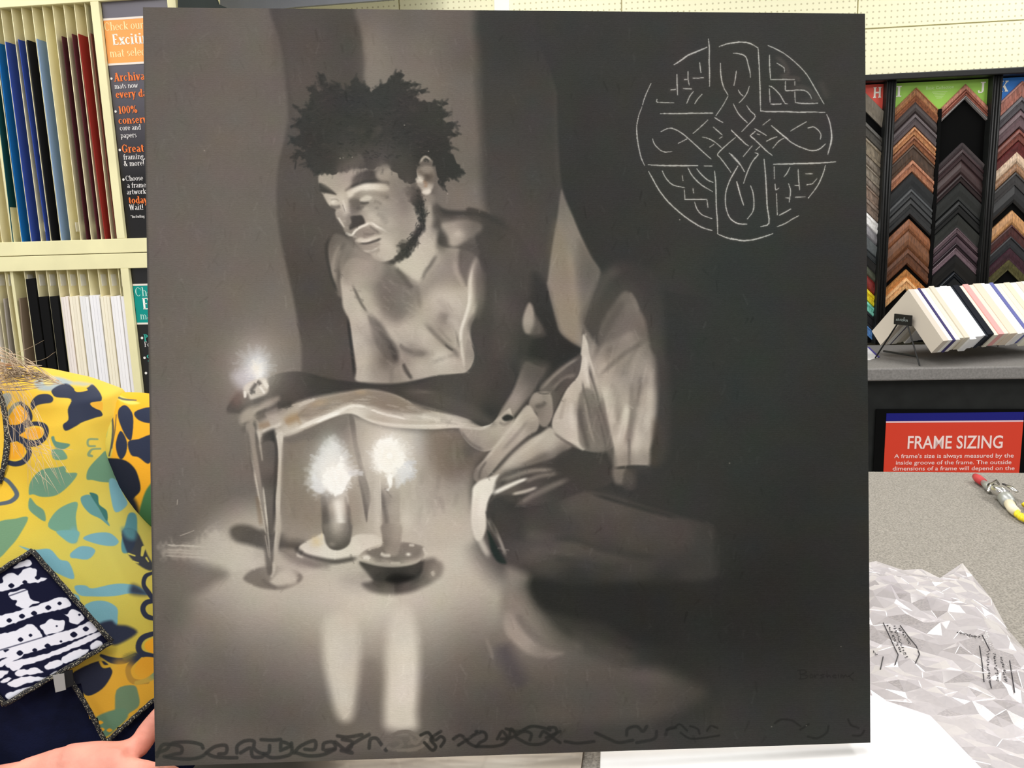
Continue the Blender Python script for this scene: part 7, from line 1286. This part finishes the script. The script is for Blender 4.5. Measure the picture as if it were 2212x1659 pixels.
# batik patch
C4 = [(70,1190),(242,1387),(10,1522),(-166,1332)]
bt = paint_batik(); NG = 26
pg = [[on_tunic(*( (np.array(C4[3])*(1-u)+np.array(C4[0])*u)*(1-v)+(np.array(C4[2])*(1-u)+np.array(C4[1])*u)*v ), .009) for u in np.linspace(0, 1, NG)] for v in np.linspace(0, 1, NG)]
pp = MB().grid(pg).build('patch', print_mat('batik_print', bake(pg, bt, 700, 700), .85, .1, bump=.15, weave=1100), tun, smooth=True)
tag(pp, 'black and white batik patch on the tunic'); so = pp.modifiers.new('thick', 'SOLIDIFY'); so.thickness = .0012
for a, c in ((0, 1), (1, 2), (2, 3), (3, 0)): hem([C4[a], C4[c]], 14, 'patch_hem', .012)
tq = [on_tunic(x, y, .016) for x, y in ((114,1459),(138,1455),(142,1490),(120,1496))]
MB().prism(tq, Vector((0, .0008, 0))).build('care_tag', flat((150,148,146), .3, .5), tun); MB().prism([on_tunic(x, y, .015) for x, y in ((134,1452),(156,1447),(160,1480),(140,1488))], Vector((0, .001, 0))).build('tag_fold', flat((18,18,20)), tun)
# sleeve over the arm that reaches behind the canvas
ps = paint_sleeve()
ax_ = [Vector((XC+.155, YC+.012, 1.192)), Vector((XC+.23, YC+.014, 1.172)), Vector((-.44, 1.075, 1.138)), Vector((-.375, 1.095, 1.10)), Vector((-.325, 1.11, 1.075))]
rr = [.062, .086, .090, .082, .072]; sG = []
ap = smooth_pts([tuple(v) for v in ax_], False, 8); ar = np.interp(np.linspace(0, 4, len(ap)), range(5), rr)
for i, p_ in enumerate(ap):
    t_ = Vector(ap[min(i+1, len(ap)-1)])-Vector(ap[max(i-1, 0)]); t_.normalize(); u_ = Vector((0, 1, 0)); n_ = t_.cross(u_).normalized(); u_ = n_.cross(t_)
    sG.append([Vector(p_)+(n_*math.cos(2*math.pi*j/48)+u_*math.sin(2*math.pi*j/48)*.85)*ar[i]*(1+.03*math.sin(5*2*math.pi*j/48+i*.25)) for j in range(48)])
sv = MB().grid(sG, True).build('sleeve', print_mat('sleeve_print', bake([r+[r[0]] for r in sG], ps, 700, 500), .85, .1, bump=.15, weave=1100, gain=.86), tun, smooth=True)
so = sv.modifiers.new('thick', 'SOLIDIFY'); so.thickness = .0015
# the other sleeve, outside the picture, and its cuff
aR = smooth_pts([tuple(shR+Vector((.06, 0, .0))), tuple(shR+Vector((-.02, 0, -.01))), tuple(shR.lerp(elR, .5)), tuple(elR+Vector((0, 0, .03)))], False, 6)
rG = [[Vector(p_)+Vector((math.cos(2*math.pi*j/32)*.082, math.sin(2*math.pi*j/32)*.078, -.02*math.cos(2*math.pi*j/32))) for j in range(32)] for p_ in aR]
MB().grid(rG, True).build('sleeve', print_mat('sleeve_print_far', bake([r+[r[0]] for r in rG], pr1, 300, 300), .85, .1), tun, smooth=True)
